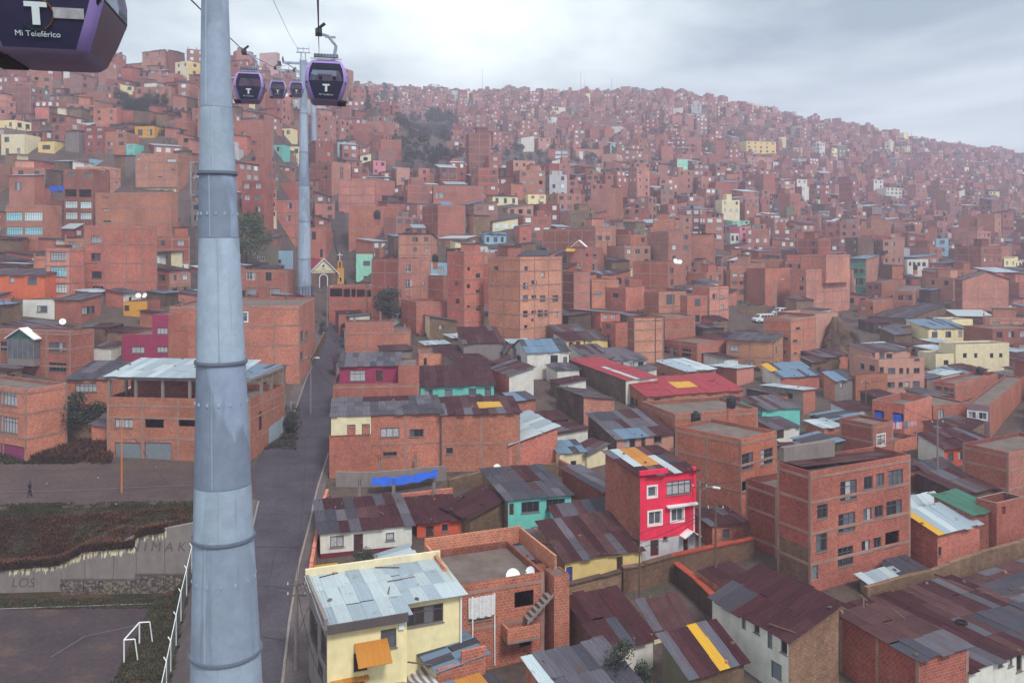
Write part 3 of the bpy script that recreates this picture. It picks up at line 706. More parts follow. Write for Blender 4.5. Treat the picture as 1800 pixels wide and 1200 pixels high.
H('low white house with maroon base and door under patched grey and maroon sheets', 563, 938, 984, None, 724, 16, 'brick', 'white', ('shed', 'R', .5, 'mixed'), 1, 0, ('C', [(357, 1072, 463, 1162), (793, 1048, 858, 1110), (540, 1058, 615, 1205)], 'ccr'), D=8.0, low=('maroonbase', .55), lm='the white house with the maroon base')
H('low orange-walled house with brown door and maroon roof next to the white house', 733, 921, 949, None, 816, 16, 'adobe', 'orangewall', ('shed', 'R', .35, 'maroon'), 1, 0, ('C', [(1103, 995, 1168, 1082), (1228, 980, 1278, 1037)], 'rd'), D=7.0)
H('dark-roofed house with a sloping plaster-patched adobe end wall', 826, 912, 947, 779, 890, 36, 'adobe', 'adobe', ('shed', 'L', 1.1, 'maroon'), 1)
H('two-storey turquoise house with blue door and patchwork rust roof', 893, 880, 938, None, 1004, 17, 'adobe', 'turquoise', ('shed', 'R', .5, 'mixed'), 2, 0, ('D', [(295, 805, 435, 890), (490, 785, 637, 872), (676, 775, 724, 872), (193, 822, 237, 912), (470, 1008, 515, 1036)], 'ddrld'), D=9.5, lm='the turquoise house with the blue door')
H('low shed with grey and rust sheets in front of the turquoise house', 992, 933, 955, 967, 1088, 24, 'turquoise', 'turquoise', ('shed', 'R', 1.3, 'mixed'), 1, cat='shed', name='shed')
H('low dark-roofed adobe house sunk behind the side wall of the pink house', 1060, 864, 908, 988, 1092, 32, 'brick_dark', 'adobe', ('shed', 'R', .7, 'slate'), 1)
H('brick house with a clean bluish metal roof and white window end', 895, 782, 828, 848, 980, 20, 'white', 'brick', ('shed', 'L', 1.6, 'zinc'), 1, 1, None, ('D', [(28, 330, 82, 440), (120, 370, 180, 490)], 'rr'), lm='the house with the clean bluish roof')
r1 = H('two-storey brick house with cream balcony room and grey roof edge on the street', 583, 733, 836, None, 776, 10, 'brick', 'brick', ('shed', 'R', .5, 'grey'), 2, 1, ('C', [(748, 228, 897, 303), (977, 240, 1087, 300), (770, 418, 880, 450)], 'cgd'), D=8.5, accent=[('sheet_maroon', .3, .7, .7, 1)], lm='the brick house with the cream balcony')
r1b = H('', 582, 733, 767, None, 652, 10, 'cream', 'cream', ('flat', .1), 1, 0, ('C', [(490, 205, 555, 305), (605, 200, 668, 280)], 'dd'), on=r1, dd=-.12, D=.12)
H('', 579, 769, 796, None, 652, 10, 'brick', 'brick', ('flat', .7), 1, 0, on=r1, dd=-1.2, D=1.1)
H('brick house with rusty patched roof adjoining the cream balcony house', 777, 730, 832, None, 914, 8, 'brick', 'brick', ('shed', 'R', .5, 'rust'), 2, 1, ('C', [(1263, 385, 1316, 432)], 'd'), D=8.0, accent=[('sheet_yellow', .55, .75, .5, .75)])
mg = H('magenta-fronted upper storey with grey roof set on a brick base beside the street', 586, 676, 742, None, 737, 8, 'brick', 'brick', ('flat', .3), 1, 1, None, None, D=10, lm='the magenta house on the street')
H('', 597, 645, 676, None, 703, 8, 'brick', 'magenta', ('shed', 'R', .9, 'grey'), 1, 0, ('B', [(405, 885, 503, 952), (565, 885, 612, 952)], 'cr'), on=mg, dd=2.5, D=7)
H('', 700, 643, 676, None, 737, 8, 'brick', 'brick', ('flat', .2), 1, 0, on=mg, dd=1.2, D=8)
cb = H('unfinished two-level brick house with bare concrete columns rising above its roof', 607, 584, 642, None, 722, 8, 'brick', 'brick', ('flat', .25), 2, 1, D=9)
H('', 607, 567, 585, None, 692, 8, 'brick', 'brick', ('flat', .4), 1, 1, on=cb, dd=.05, D=6)
tq = H('long single-storey turquoise house with maroon roof and railed terrace', 739, 680, 716, None, 868, 8, 'brick', 'turquoise', ('shed', 'R', 1.7, 'maroon'), 1, 0, ('B', [(875, 1005, 920, 1050), (995, 1002, 1042, 1095), (1143, 995, 1190, 1045), (1243, 992, 1282, 1040)], 'gkgg'), D=8, lm='the long turquoise house')
H('low weathered white house with a faded rust roof beside the long turquoise house', 895, 661, 704, 848, 938, 20, 'brick', 'white', ('shed', 'L', 1.0, 'brown'), 1)
wh = H('two-storey white house with grey gable side and blue-grey roof', 927, 620, 668, 900, 1000, 20, 'greywash', 'white', ('gable', 'x', 1.6, 'blue'), 2, 0, ('I', [(470, 577, 523, 630), (560, 588, 588, 638)], 'dg'), ('I', [(232, 577, 262, 655)], 'r'), lm='the white house with the grey gable')
H('small grey rendered annex left of the white gabled house', 893, 618, 652, 864, 906, 20, 'concrete', 'concrete', ('gable', 'y', .9, 'slate'), 1, 0, ('I', [(163, 572, 190, 628)], 'r'), None)
H('small house with yellow front, white side and maroon roof', 996, 599, 624, 973, 1026, 25, 'white', 'yellow', ('shed', 'R', .9, 'maroon'), 1, 0, ('I', [(600, 485, 627, 525), (650, 480, 680, 522)], 'rr'), lm='the small yellow-fronted house')
H('small house with grey gabled roof right of the yellow-fronted house', 1028, 598, 618, None, 1068, 25, 'olive', 'yellow', ('gable', 'x', 1.0, 'slate'), 1, 0, None, None, D=6)
H('drab grey-brown roofed hut behind the yellow-fronted house', 980, 584, 604, 964, 1030, 25, 'adobe', 'adobe', ('shed', 'R', .9, 'slate'), 1)
H('low white-walled house with mauve-brown roof uphill of the red-roofed hall', 1035, 632, 652, 1002, 1082, 22, 'white', 'greywash', ('shed', 'R', 1.5, 'brown'), 1, 0, None, None, autoR=3)
H('low white-walled house with grey eaves adjoining the mauve-brown roof', 1082, 634, 652, None, 1136, 22, 'white', 'greywash', ('shed', 'R', 1.3, 'grey'), 1, 0, D=6, autoR=3)
H('adobe hall with plain red sheet roof and one pale skylight', 1100, 668, 712, 1000, 1156, 28, 'adobe_dark', 'white', ('shed', 'R', 1.1, 'red'), 1, 0, accent=[('sheet_light', .3, .45, 0, .5)], lm='the red-roofed adobe hall')
rr = H('large brick house with red sheet roof and yellow skylights', 1138, 697, 732, 1096, 1306, 20, 'brick_red', 'brick', ('shed', 'R', 1.3, 'red'), 1, 1, ('I', [(1200, 880, 1240, 928), (1583, 893, 1610, 930)], 'dd'), ('I', [(1032, 876, 1080, 928)], 'd'), accent=[('sheet_yellow', .4, .62, .35, .6)], lm='the big red-roofed brick house')
H('tall windowless house half adobe and half brick with its top edge sloping', 1026, 697, 752, 978, 1080, 22, 'adobe_dark', 'brick_pale', ('shed', 'A', .7, 'slate'), 2)
H('two-level house with pale pinkish front and rust-grey roof above the cream hut', 1084, 772, 812, 1034, 1184, 22, 'adobe_dark', 'salmon', ('shed', 'R', 1.6, 'brown'), 1, 0, ('D', [(1105, 312, 1185, 385), (1232, 296, 1265, 376), (1330, 272, 1390, 345)], 'drd'), accent=[('sheet_slate', 0, .4, .6, 1), ('sheet_blue', .1, .6, 0, .3)])
H('small cream hut with one dark square window', 984, 797, 828, None, 1028, 14, 'cream', 'cream', ('shed', 'R', .4, 'blue'), 1, 0, ('D', [(680, 487, 725, 530)], 'd'), D=4, lm='the small cream hut')
H('low cream-walled house with ribbed brown roof beside the cream hut', 1032, 800, 826, 1002, 1068, 36, 'cream', 'cream', ('shed', 'L', .8, 'brown'), 1)
H('small brick shed with a bright bluish roof near the red-roofed houses', 1172, 741, 758, 1132, 1195, 36, 'brick', 'brick', ('shed', 'L', .5, 'zinc'), 1, cat='shed', name='shed')
H('low flat-roofed brick house carrying a black water tank right of the bluish shed', 1187, 727, 790, None, 1332, 18, 'brick_red', 'brick_red', ('flat', .5), 1, 1, D=9, lm='the flat brick house with the tank')
lt = H('brick house with white-framed window and a green railed laundry terrace', 1535, 746, 810, 1476, 1570, 34, 'brick_red', 'brick', ('flat', .35), 2, 1, ('M', [(1050, 475, 1090, 532)], 'w'), lm='the house with the laundry terrace')
H('', 1572, 775, 815, None, 1612, 34, 'brick', 'brick', ('flat', .7), 1, 0, on=lt, dd=3.5, D=6)
H('large blank brick house at the right edge with two brick faces and concrete bands', 1773, 795, 895, 1692, 1872, 30, 'brick', 'brick_pale', ('flat', .4), 3, 2, lm='the blank brick house at the right')
H('brick house with zinc and yellow roof sheets right of the four-storey block', 1648, 938, 1008, 1594, 1722, 28, 'brick_red', 'brick', ('shed', 'R', .9, 'zinc'), 1, 0, ('G', [(1053, 628, 1092, 668)], 'd'), accent=[('sheet_yellow', 0, .12, 0, 1), ('sheet_slate', .1, .45, 0, .4)])
H('small house with a dark green sheet roof', 1710, 905, 985, 1642, 1752, 28, 'brick', 'brick_dark', ('shed', 'R', .7, 'green'), 1, 0, lm='the green-roofed house')
H('narrow roofless brick house right of the green-roofed house', 1752, 884, 985, 1716, 1800, 28, 'brick', 'brick', ('flat', 1.2), 2, 0, ('G', [(1345, 455, 1362, 490)], 'o'))
H('low house with a light bluish roof behind the green-roofed house', 1600, 902, 950, 1588, 1662, 28, 'salmon', 'salmon', ('shed', 'R', .8, 'light'), 1)
H('rust-roofed house with tawny wall below the laundry terrace house', 1660, 790, 824, 1614, 1715, 26, 'white', 'orangewall', ('shed', 'R', 1.1, 'rust'), 1, 0, autoR=3)
H('dark tin-roofed shack beside two satellite dishes right of the four-storey block', 1640, 838, 872, 1608, 1690, 26, 'concrete', 'concrete_dark', ('shed', 'R', .9, 'slate'), 1, cat='shed', name='shed')
H('low shack with brown sheet roof downhill of the dishes', 1690, 868, 902, 1612, 1748, 26, 'adobe_dark', 'adobe', ('shed', 'R', .9, 'brown'), 1, cat='shed', name='shed')
sb = H('three-storey salmon-pink apartment building with rows of windows and rooftop flat', 1545, 632, 692, 1507, 1625, 14, 'salmon', 'salmon', ('flat', .4), 3, 0, ('M', [(1060, 130, 1085, 158), (1105, 135, 1143, 163), (1163, 135, 1184, 163), (1200, 135, 1214, 163), (1237, 135, 1268, 160), (1103, 207, 1140, 233), (1160, 207, 1182, 233), (1192, 204, 1216, 233), (1232, 202, 1268, 230), (1240, 74, 1268, 98)], 'dgddddddgd'), ('M', [(1010, 122, 1037, 150), (965, 112, 985, 140)], 'dd'), lm='the salmon-pink apartment building')
H('', 1532, 618, 634, None, 1600, 14, 'salmon', 'salmon', ('shed', 'R', .5, 'slate'), 1, 0, ('M', [(1022, 58, 1040, 80), (1062, 58, 1088, 84), (1098, 62, 1128, 85)], 'ggd'), on=sb, dd=3.5, D=6)
H('two-storey cream building with four small dark windows and a dark side roof', 1680, 605, 654, 1650, 1774, 12, 'cream', 'cream', ('flat', .3), 2, 0, ('M', [(1488, 60, 1508, 84), (1546, 60, 1562, 84), (1626, 60, 1644, 84), (1673, 60, 1690, 82), (1487, 127, 1504, 165)], 'ddddr'), lm='the cream building with four windows')
H('low pale cream house joined to the left of the cream building', 1645, 622, 654, None, 1680, 12, 'cream', 'cream', ('flat', .3), 1, 0, ('M', [(1390, 95, 1415, 120)], 'd'), D=5)
H('two-storey brick house with water tank and yellow sheet below the cream building', 1679, 674, 708, 1640, 1754, 40, 'brick_red', 'brick', ('flat', .5), 2, 2, None, ('M', [(1350, 225, 1378, 262), (1392, 232, 1415, 270), (1425, 240, 1440, 275)], 'ggg'), lm='the yellow-sheeted brick house')
H('house with mauve window wall and blank brick end wall at the right', 1740, 713, 772, 1700, 1800, 52, 'mauve', 'brick', ('flat', .3), 2, 0, None, ('M', [(1515, 357, 1555, 392), (1568, 362, 1610, 398)], 'ww'))
H('roofless brick shell with blue tarpaulin in its openings', 1590, 710, 772, 1533, 1638, 42, 'brick_red', 'brick', ('flat', 1.0), 2, 0, None, ('M', [(1035, 352, 1085, 392), (1130, 365, 1185, 415)], 'oo'), lm='the brick shell with blue tarpaulin')
H('brick house with glazed grey upper room behind the tarpaulin shell', 1640, 712, 750, None, 1702, 20, 'brick', 'brick', ('flat', .3), 1, 0, D=7, autoR=2)
H('house with two zinc roofs and stepped brick end wall downhill of the salmon building', 1412, 686, 730, 1340, 1433, 48, 'concrete', 'brick', ('shed', 'A', .3, 'light'), 1, 0, None, ('M', [(592, 262, 620, 292)], 'd'))
H('low brick house with dark ribbed roof left of the twin zinc roofs', 1352, 692, 726, 1312, 1412, 26, 'concrete_dark', 'brick', ('shed', 'A', .8, 'slate'), 1)
H('house with smooth grey roof and white gable edge near two water tanks', 1362, 755, 782, 1288, 1405, 26, 'brick', 'white', ('shed', 'R', 1.3, 'slate'), 1, 0, ('M', [(537, 446, 575, 495)], 'r'))
H('turquoise-walled yard building with dark ribbed roof', 1340, 722, 764, None, 1406, 20, 'turquoise', 'turquoise', ('shed', 'R', .9, 'brown'), 1, D=5, lm='the turquoise-walled yard building')
H('small two-storey house with rendered grey front, brick side and blue-grey roof', 1468, 669, 706, 1448, 1500, 30, 'brick', 'concrete', ('shed', 'R', .9, 'blue'), 2, 0, ('M', [(862, 212, 876, 236)], 'd'))
H('plain stepped brick house just left of the salmon building', 1504, 660, 704, 1490, 1560, 22, 'brick_red', 'brick', ('flat', .3), 2, 0)
H('brick house with zinc coping and a black tank at the yellow awning', 1295, 648, 680, 1247, 1325, 46, 'brick_dark', 'brick_pale', ('shed', 'A', .2, 'light'), 1)
H('low house with large blue-grey roof right of the yellow awning', 1372, 664, 686, 1340, 1440, 24, 'white', 'brick', ('shed', 'R', 1.5, 'blue'), 1, accent=[('sheet_yellow', 0, .2, .5, 1)])
H('three-storey brick house with tiny square windows below the white minibuses', 1390, 561, 646, 1342, 1434, 46, 'brick_red', 'brick', ('flat', .3), 4, 2, ('J', [(487, 310, 513, 327), (470, 384, 497, 398), (468, 457, 495, 470)], 'ddd'), ('J', [(315, 357, 332, 372), (417, 370, 442, 384), (415, 447, 430, 462)], 'dgd'), lm='the brick house below the minibuses')
H('flat-topped two-storey brick house with a row of dark windows on its left face', 1226, 603, 640, 1166, 1282, 40, 'brick_red', 'brick', ('flat', .4), 2, 2, None, ('I', [(1262, 515, 1292, 560), (1308, 525, 1355, 582), (1396, 532, 1458, 588)], 'ddd'), lm='the flat brick house with dark windows')
H('tall narrow windowless brick block with one concrete column line', 1115, 560, 640, 1103, 1166, 16, 'brick_dark', 'brick_pale', ('flat', .3), 4, 1, lm='the tall narrow brick block')
H('brick house with low lean-to top wedged left of the narrow brick block', 1082, 568, 618, 1057, 1104, 34, 'brick_red', 'brick', ('flat', .3), 3, 0, autoL=1)
H('brick house with zinc roof and two pale windows uphill of the yellow-fronted house', 1056, 548, 582, 1002, 1090, 38, 'brick_red', 'brick', ('shed', 'A', .5, 'zinc'), 2, 0, ('I', [(845, 290, 875, 325), (898, 290, 930, 322)], 'cc'))
H('six-storey brick apartment block with scattered small windows on its right face', 914, 452, 604, 858, 988, 46, 'brick', 'brick_pale', ('flat', .4), 6, 2,
  ('B', [(1488, 240, 1510, 266), (1595, 275, 1615, 308), (1482, 342, 1512, 378), (1533, 328, 1566, 349), (1480, 418, 1512, 456), (1533, 418, 1564, 437), (1585, 420, 1620, 457), (1663, 420, 1698, 457), (1480, 515, 1510, 553), (1532, 515, 1562, 531), (1572, 512, 1605, 551), (1612, 512, 1633, 549), (1680, 520, 1697, 549), (1487, 604, 1508, 630), (1531, 565, 1547, 578)], 'gcgdgdggdddgcdd'), ('B', [(1300, 240, 1326, 270), (1282, 335, 1296, 362)], 'dd'), lm='the six-storey brick block')
H('slim six-storey brick block immediately left of the six-storey block', 816, 442, 592, 786, 850, 44, 'brick_red', 'brick', ('flat', .4), 6, 2, ('B', [(1135, 245, 1152, 268), (1187, 285, 1215, 312), (1132, 350, 1152, 377), (1187, 385, 1214, 412), (1132, 482, 1152, 500), (1187, 485, 1214, 514)], 'dddddd'), ('B', [(1057, 338, 1078, 362), (1060, 440, 1086, 472)], 'gr'), lm='the slim brick block')
H('four-storey brick house with three white-framed windows stacked on its right face', 701, 455, 556, 653, 757, 56, 'brick_red', 'brick_pale', ('flat', .35), 4, 2, ('B', [(755, 230, 790, 275), (752, 320, 792, 380), (752, 430, 792, 465), (858, 332, 870, 355)], 'wwwd'), lm='the brick house with stacked white windows')
H('roofless brick house with stepped parapets in front of the slim brick block', 732, 531, 590, 705, 792, 24, 'brick_red', 'brick', ('flat', .5), 2, 1)
H('brick house with a diagonal stair line beneath the pale blue house', 780, 485, 560, 752, 794, 40, 'brick_red', 'brick', ('flat', .4), 3, 1)
H('small pale blue house with one cream-curtained window on the brick terraces', 742, 463, 496, None, 793, 8, 'lightblue', 'lightblue', ('flat', .2), 1, 0, ('B', [(953, 243, 988, 280), (845, 235, 910, 262)], 'cd'), D=6, lm='the small pale blue house')
H('mint green house with barred window beside the long stairway', 626, 447, 500, None, 655, 10, 'mint', 'mint', ('flat', .2), 2, 0, ('B', [(488, 207, 532, 238), (492, 300, 525, 338)], 'gd'), D=7, lm='the mint green house')
H('stone house with cream side room and white drainpipe above the tin-roofed yards', 755, 557, 598, 733, 804, 16, 'cream', 'adobe', ('shed', 'A', .9, 'grey'), 1, 0, ('B', [(957, 605, 992, 632)], 'd'))
H('low brick house with one dark slit window uphill of the long turquoise house', 737, 622, 656, None, 794, 8, 'brick', 'brick', ('flat', .3), 1, 0, ('B', [(863, 808, 884, 853)], 'd'), D=8)
H('grey rendered house with collapsing rust roof below the six-storey block', 815, 604, 650, None, 884, 10, 'concrete', 'concrete', ('shed', 'R', 1.7, 'rust'), 1, 0, D=9)
H('rust-roofed grey house left of the small annex', 812, 642, 676, 760, 868, 24, 'concrete', 'brick', ('shed', 'R', 1.2, 'maroon'), 1)
H('tiny brick kiosk with a yellow slatted awning at the street wall', 560, 1008, 1034, None, 592, 18, 'brick', 'brick', ('shed', 'R', -.25, 'yellow'), 1, 0, ('C2', [(272, 368, 335, 402)], 'w'), D=2.2, cat='shed', name='shed')
H('small brick outhouse with a pale blue tin roof behind the yellow house', 674, 998, 1016, 662, 727, 20, 'brick_pale', 'brick', ('shed', 'L', .5, 'light'), 1, 0, cat='shed', name='shed')
H('small lean-to of bright crinkled zinc sheets at the foot of the four-storey block', 1548, 1040, 1062, 1528, 1606, 28, 'concrete', 'concrete', ('shed', 'R', .5, 'light'), 1, 0, cat='shed', name='shed', D=2.0)
H('dark low lean-to between the four-storey block and the long adobe wall', 1600, 1020, 1045, 1560, 1640, 28, 'concrete_dark', 'adobe', ('shed', 'R', .5, 'slate'), 1, 0, cat='shed', name='shed', D=2.6)
# left of the street
gh = H('unfinished brick house with open columned upper floor, broad pale metal roof and garage doors', 440, 702, 811, 188, 500, 84, 'brick', 'brick', ('flat', .9), 3, 2, ('A', [(1365, 965, 1390, 1065)], 'r'), ('A', [(605, 1008, 702, 1055), (765, 1010, 863, 1055), (938, 1003, 1035, 1048), (605, 1132, 745, 1222), (762, 1132, 905, 1222)], 'cookk'), lm='the house with the broad metal roof')
big = H('large four-storey brick house with nearly blank front on the left of the street', 527, 537, 676, 298, 553, 97, 'brick', 'brick', ('flat', .4), 4, 2, ('A', [(1580, 545, 1600, 600), (1608, 545, 1625, 595), (1580, 655, 1598, 700)], 'ddd'), ('A', [(1280, 448, 1305, 495)], 'w'), lm='the large blank street house')
fl = H('brick house with a gabled glazed bay window above a shop-like ground floor', 124, 583, 676, -40, 165, 75, 'brick', 'brick', ('flat', .3), 3, 1, None, ('A', [(-20, 600, 60, 650), (258, 604, 345, 655), (0, 712, 68, 768), (258, 712, 350, 760)], 'dgdd'), lm='the brick house with the gabled bay')
H('three-level brick house with curtained windows and a magenta garage door', 46, 684, 816, -70, 118, 62, 'brick', 'brick', ('flat', .4), 3, 2, None, ('A', [(0, 862, 90, 938), (0, 997, 92, 1082), (0, 1145, 128, 1225)], 'ccm'), lm='the house with the magenta garage')
H('low brick house with grey sheet roof and wide curtained window', 190, 667, 718, 117, None, 88, 'brick', 'brick', ('shed', 'L', 1.4, 'slate'), 1, 0, None, ('A', [(397, 820, 510, 866)], 'c'), W=7)
mh = H('magenta house with orange window bands and balcony', 296, 588, 650, 215, None, 88, 'magenta', 'brick', ('flat', .3), 2, 0, None, ('A', [(693, 627, 762, 662), (827, 627, 887, 658)], 'cc'), W=7, lm='the magenta house with orange bands')
H('', 296, 553, 590, 268, None, 88, 'magenta', 'brick', ('flat', .2), 1, 0, None, ('A', [(827, 527, 886, 562)], 'c'), on=mh, dd=1.0, W=5)
H('small brick house with a sagging grey roof left of the yellow house', 142, 528, 570, 97, 178, 78, 'brick', 'brick', ('shed', 'L', .7, 'slate'), 1, 0, ('A', [(433, 415, 500, 455)], 'd'))
H('small ruined house with peeling white plaster', 96, 527, 562, 40, None, 88, 'white', 'adobe', ('flat', .2), 1, 0, None, ('A', [(195, 412, 250, 446)], 'g'), W=6)
H('small bright yellow rooftop house with two satellite dishes', 259, 530, 560, 217, None, 88, 'ochre', 'brick', ('flat', .2), 1, 0, None, ('A', [(655, 410, 682, 440)], 'r'), W=5, lm='the bright yellow house with dishes')
H('tall brick house with a white drainpipe and four stacked windows', 223, 396, 530, 148, 276, 73, 'brick', 'brick', ('flat', .4), 4, 2, ('A', [(622, 30, 668, 52), (622, 120, 670, 136), (622, 208, 670, 223), (625, 308, 672, 326)], 'gdgd'), ('A', [(480, 45, 532, 82), (480, 135, 530, 172), (482, 230, 536, 268), (485, 308, 545, 347)], 'cgdd'), lm='the brick house with the white drainpipe')
H('three-storey brick house with three stacked sky-reflecting windows and red gable', 124, 437, 528, 80, 149, 75, 'brick_pale', 'brick', ('flat', .3), 3, 1, None, ('A', [(265, 130, 350, 175), (265, 208, 350, 260), (265, 298, 352, 345)], 'csb'), lm='the house with three sky-blue windows')
H('low orange-painted house with grey roof at the left edge', 78, 484, 530, -40, None, 86, 'orange', 'orange', ('shed', 'L', .9, 'slate'), 1, 0, None, ('A', [(145, 262, 195, 300), (50, 262, 76, 290)], 'gg'), W=7)
bg = H('brick building with two rows of wide turquoise-blue glass windows', 76, 360, 452, 10, 108, 78, 'brick', 'brick', ('flat', .4), 3, 1, None, ('N', [(52, 965, 193, 1042), (210, 965, 378, 1042), (58, 1094, 197, 1166), (210, 1096, 380, 1166)], 'sbss'), lm='the building with blue glass windows')
H('', 60, 308, 362, 16, 78, 78, 'brick_pale', 'brick', ('shed', 'L', .4, 'light'), 2, 0, None, ('N', [(130, 700, 190, 775)], 'g'), on=bg, dd=5)
H('dark brick building with paired bright windows on two floors and dark openings above', 163, 297, 406, 112, None, 86, 'brick_dark', 'brick_dark', ('flat', .3), 5, 0, None, ('N', [(572, 868, 680, 930), (705, 872, 803, 933), (575, 965, 680, 1028), (705, 970, 803, 1030), (568, 765, 672, 828), (695, 765, 802, 832), (590, 615, 657, 658), (735, 620, 797, 665)], 'bbbboogg'), W=8, lm='the dark brick building with bright windows')
H('broad windowless brick building with concrete bands beside the stepped alley', 301, 338, 446, 168, 313, 86, 'brick', 'brick', ('flat', .3), 4, 2, None, ('N', [(905, 936, 960, 955), (908, 1035, 975, 1055), (905, 830, 960, 845)], 'cdg'), lm='the broad brick building by the alley')
H('brick building with a strip of bright glass along its top floor', 313, 270, 345, 238, None, 85, 'brick_pale', 'brick', ('flat', .3), 5, 2, None, ('N', [(1225, 417, 1300, 448), (1310, 420, 1425, 455), (1470, 497, 1545, 535), (1200, 490, 1230, 506), (1270, 565, 1290, 582), (1390, 648, 1425, 660), (1505, 585, 1540, 605)], 'bbsdddc'), W=9, lm='the glass-topped brick building')
H('low cream-walled house with grey roof at the foot of the glass-topped building', 309, 330, 345, 238, None, 86, 'cream', 'cream', ('shed', 'L', .6, 'grey'), 1, 0, None, None, W=4, autoL=4)
H('small deep yellow house high on the left slope', 96, 249, 276, 67, None, 84, 'yellow', 'yellow', ('flat', .25), 1, 0, None, ('N', [(372, 375, 442, 415)], 'd'), W=6, lm='the small deep yellow house')
H('two-storey white house with dark windows at the upper left edge', 43, 236, 276, 2, None, 84, 'cream', 'cream', ('flat', .25), 2, 0, None, None, W=7, autoL=2, lm='the white house at the upper left')
H('small turquoise house squeezed between brick towers on the left slope', 237, 253, 280, 222, None, 85, 'turquoise', 'turquoise', ('flat', .2), 2, 0, W=5, autoL=1)
H('ochre house with flat roof on the upper left slope', 271, 222, 246, 237, None, 85, 'ochre', 'ochre', ('flat', .3), 1, 0, W=6, autoL=2, lm='the ochre house on the left slope')
H('four-storey dark red brick house left of the twin-window brick house', 182, 222, 272, 149, None, 85, 'brick_red', 'brick_red', ('flat', .3), 4, 0, W=7, autoL=2)
H('four-storey brick house with paired windows right of the dark red one', 222, 232, 274, 184, None, 85, 'brick', 'brick', ('flat', .3), 3, 1, W=7, autoL=2)
H('brick house with small yellow attic under the wooded bank', 205, 190, 228, 164, 214, 80, 'brick', 'brick_red', ('flat', .3), 3, 0, autoL=2)
H('cream apartment block with dark windows on the upper left ridge', 332, 107, 146, 308, 352, 62, 'cream', 'yellow', ('flat', .3), 3, 0, autoL=2, autoR=1, lm='the cream block on the left ridge')
H('long brick building with four dark window openings on the left ridge', 300, 152, 188, 238, None, 84, 'brick', 'brick', ('flat', .3), 2, 1, W=8, autoL=4, lm='the long brick building on the ridge')
H('tall brick tower standing alone on the ridge right of the near pylon', 486, 92, 145, 456, 492, 76, 'brick_pale', 'brick', ('flat', .3), 5, 1, lm='the brick tower on the ridge')
H('peaked brick building breaking the skyline of the left ridge', 290, 88, 126, 250, 306, 66, 'brick_pale', 'brick', ('shed', 'A', 2.2, 'brown'), 4, 0, autoL=2)
H('five-storey brick house with framed windows right of the near pylon', 462, 212, 292, 411, None, 85, 'brick', 'brick', ('flat', .3), 4, 2, None, ('O', [(65, 235, 98, 265), (65, 303, 98, 332), (145, 312, 188, 345), (66, 378, 98, 405), (132, 388, 166, 420)], 'ddgdg'), W=8, lm='the five-storey house by the pylon')
H('turquoise house with two front levels between brick houses near the second pylon', 500, 255, 288, 464, None, 86, 'turquoise', 'turquoise', ('flat', .25), 2, 0, W=6, autoL=2, lm='the turquoise house near the second pylon')
H('pale yellow stepped house uphill of the turquoise one near the second pylon', 513, 226, 256, 478, None, 84, 'paleyellow', 'paleyellow', ('flat', .25), 2, 0, W=6, autoL=3)
H('small pale yellow house touching the left of the second pylon', 526, 258, 292, 503, None, 85, 'paleyellow', 'paleyellow', ('flat', .25), 2, 0, W=5, autoL=2)
H('four-storey red brick house just right of the second pylon', 555, 247, 310, 541, 586, 24, 'brick_red', 'brick_red', ('flat', .3), 4, 0, autoR=2, lm='the red house by the second pylon')
H('brick building with tall stair window below the second pylon', 583, 284, 345, 545, 617, 56, 'brick_red', 'brick_pale', ('flat', .3), 4, 1, ('O', [(865, 525, 893, 640), (778, 540, 790, 560)], 'go'), ('O', [(728, 517, 762, 553), (728, 592, 762, 626)], 'dd'))
H('big pale brick building with blank gridded face left of the stairway top', 660, 313, 372, 595, 694, 72, 'brick_pale', 'brick', ('flat', .3), 4, 2, lm='the big pale brick building')
sbk = H('large blank red brick block with a pink side beside the long stairway', 613, 362, 446, 603, 700, 9, 'rose', 'brick_red', ('flat', .3), 4, 1, lm='the large blank block by the stairway')
H('two-storey brick house with white-framed windows left of the second pylon base', 505, 474, 534, 425, 520, 80, 'brick', 'brick', ('flat', .35), 2, 1, None, ('A', [(1300, 235, 1346, 275), (1300, 320, 1350, 355), (1422, 322, 1478, 360), (1400, 230, 1432, 280)], 'wccd'), lm='the brick house by the pylon base')
H('olive green plastered house beside a leafy tree behind the near pylon', 475, 432, 474, 443, None, 86, 'olive', 'olive', ('flat', .2), 2, 0, None, ('A', [(1358, 145, 1395, 178)], 'w'), W=6)
H('pale blue cube house left of the second pylon', 502, 441, 478, 475, None, 86, 'lightblue', 'lightblue', ('flat', .2), 1, 0, None, ('A', [(1452, 168, 1482, 190)], 'd'), W=6, lm='the pale blue cube house')
H('long two-level brick building with wide black openings closing the end of the street', 578, 502, 563, None, 655, 7, 'brick_red', 'brick_red', ('flat', .2), 2, 1, ('Q', [(665, 580, 812, 676), (825, 585, 968, 680), (980, 592, 1075, 680), (1085, 595, 1150, 680)], 'oooo'), D=7, lm='the building with black openings')
H('brick building with big square bay facing the alley behind the near pylon', 418, 296, 350, 395, None, 85, 'brick', 'brick', ('flat', .3), 4, 0, W=6, autoL=2)
H('four-storey brick house with roof deck right of the near pylon', 520, 352, 440, 470, None, 85, 'brick', 'brick', ('flat', .3), 4, 1, W=8, autoL=2)
H('red brick house of three floors above the tree right of the near pylon', 462, 318, 420, 425, None, 85, 'brick_red', 'brick', ('flat', .3), 5, 0, W=8, autoL=2)
H('small brick house with open roof room under the second pylon', 572, 400, 462, 545, None, 86, 'brick', 'brick', ('flat', .3), 2, 0, W=7, autoL=2)
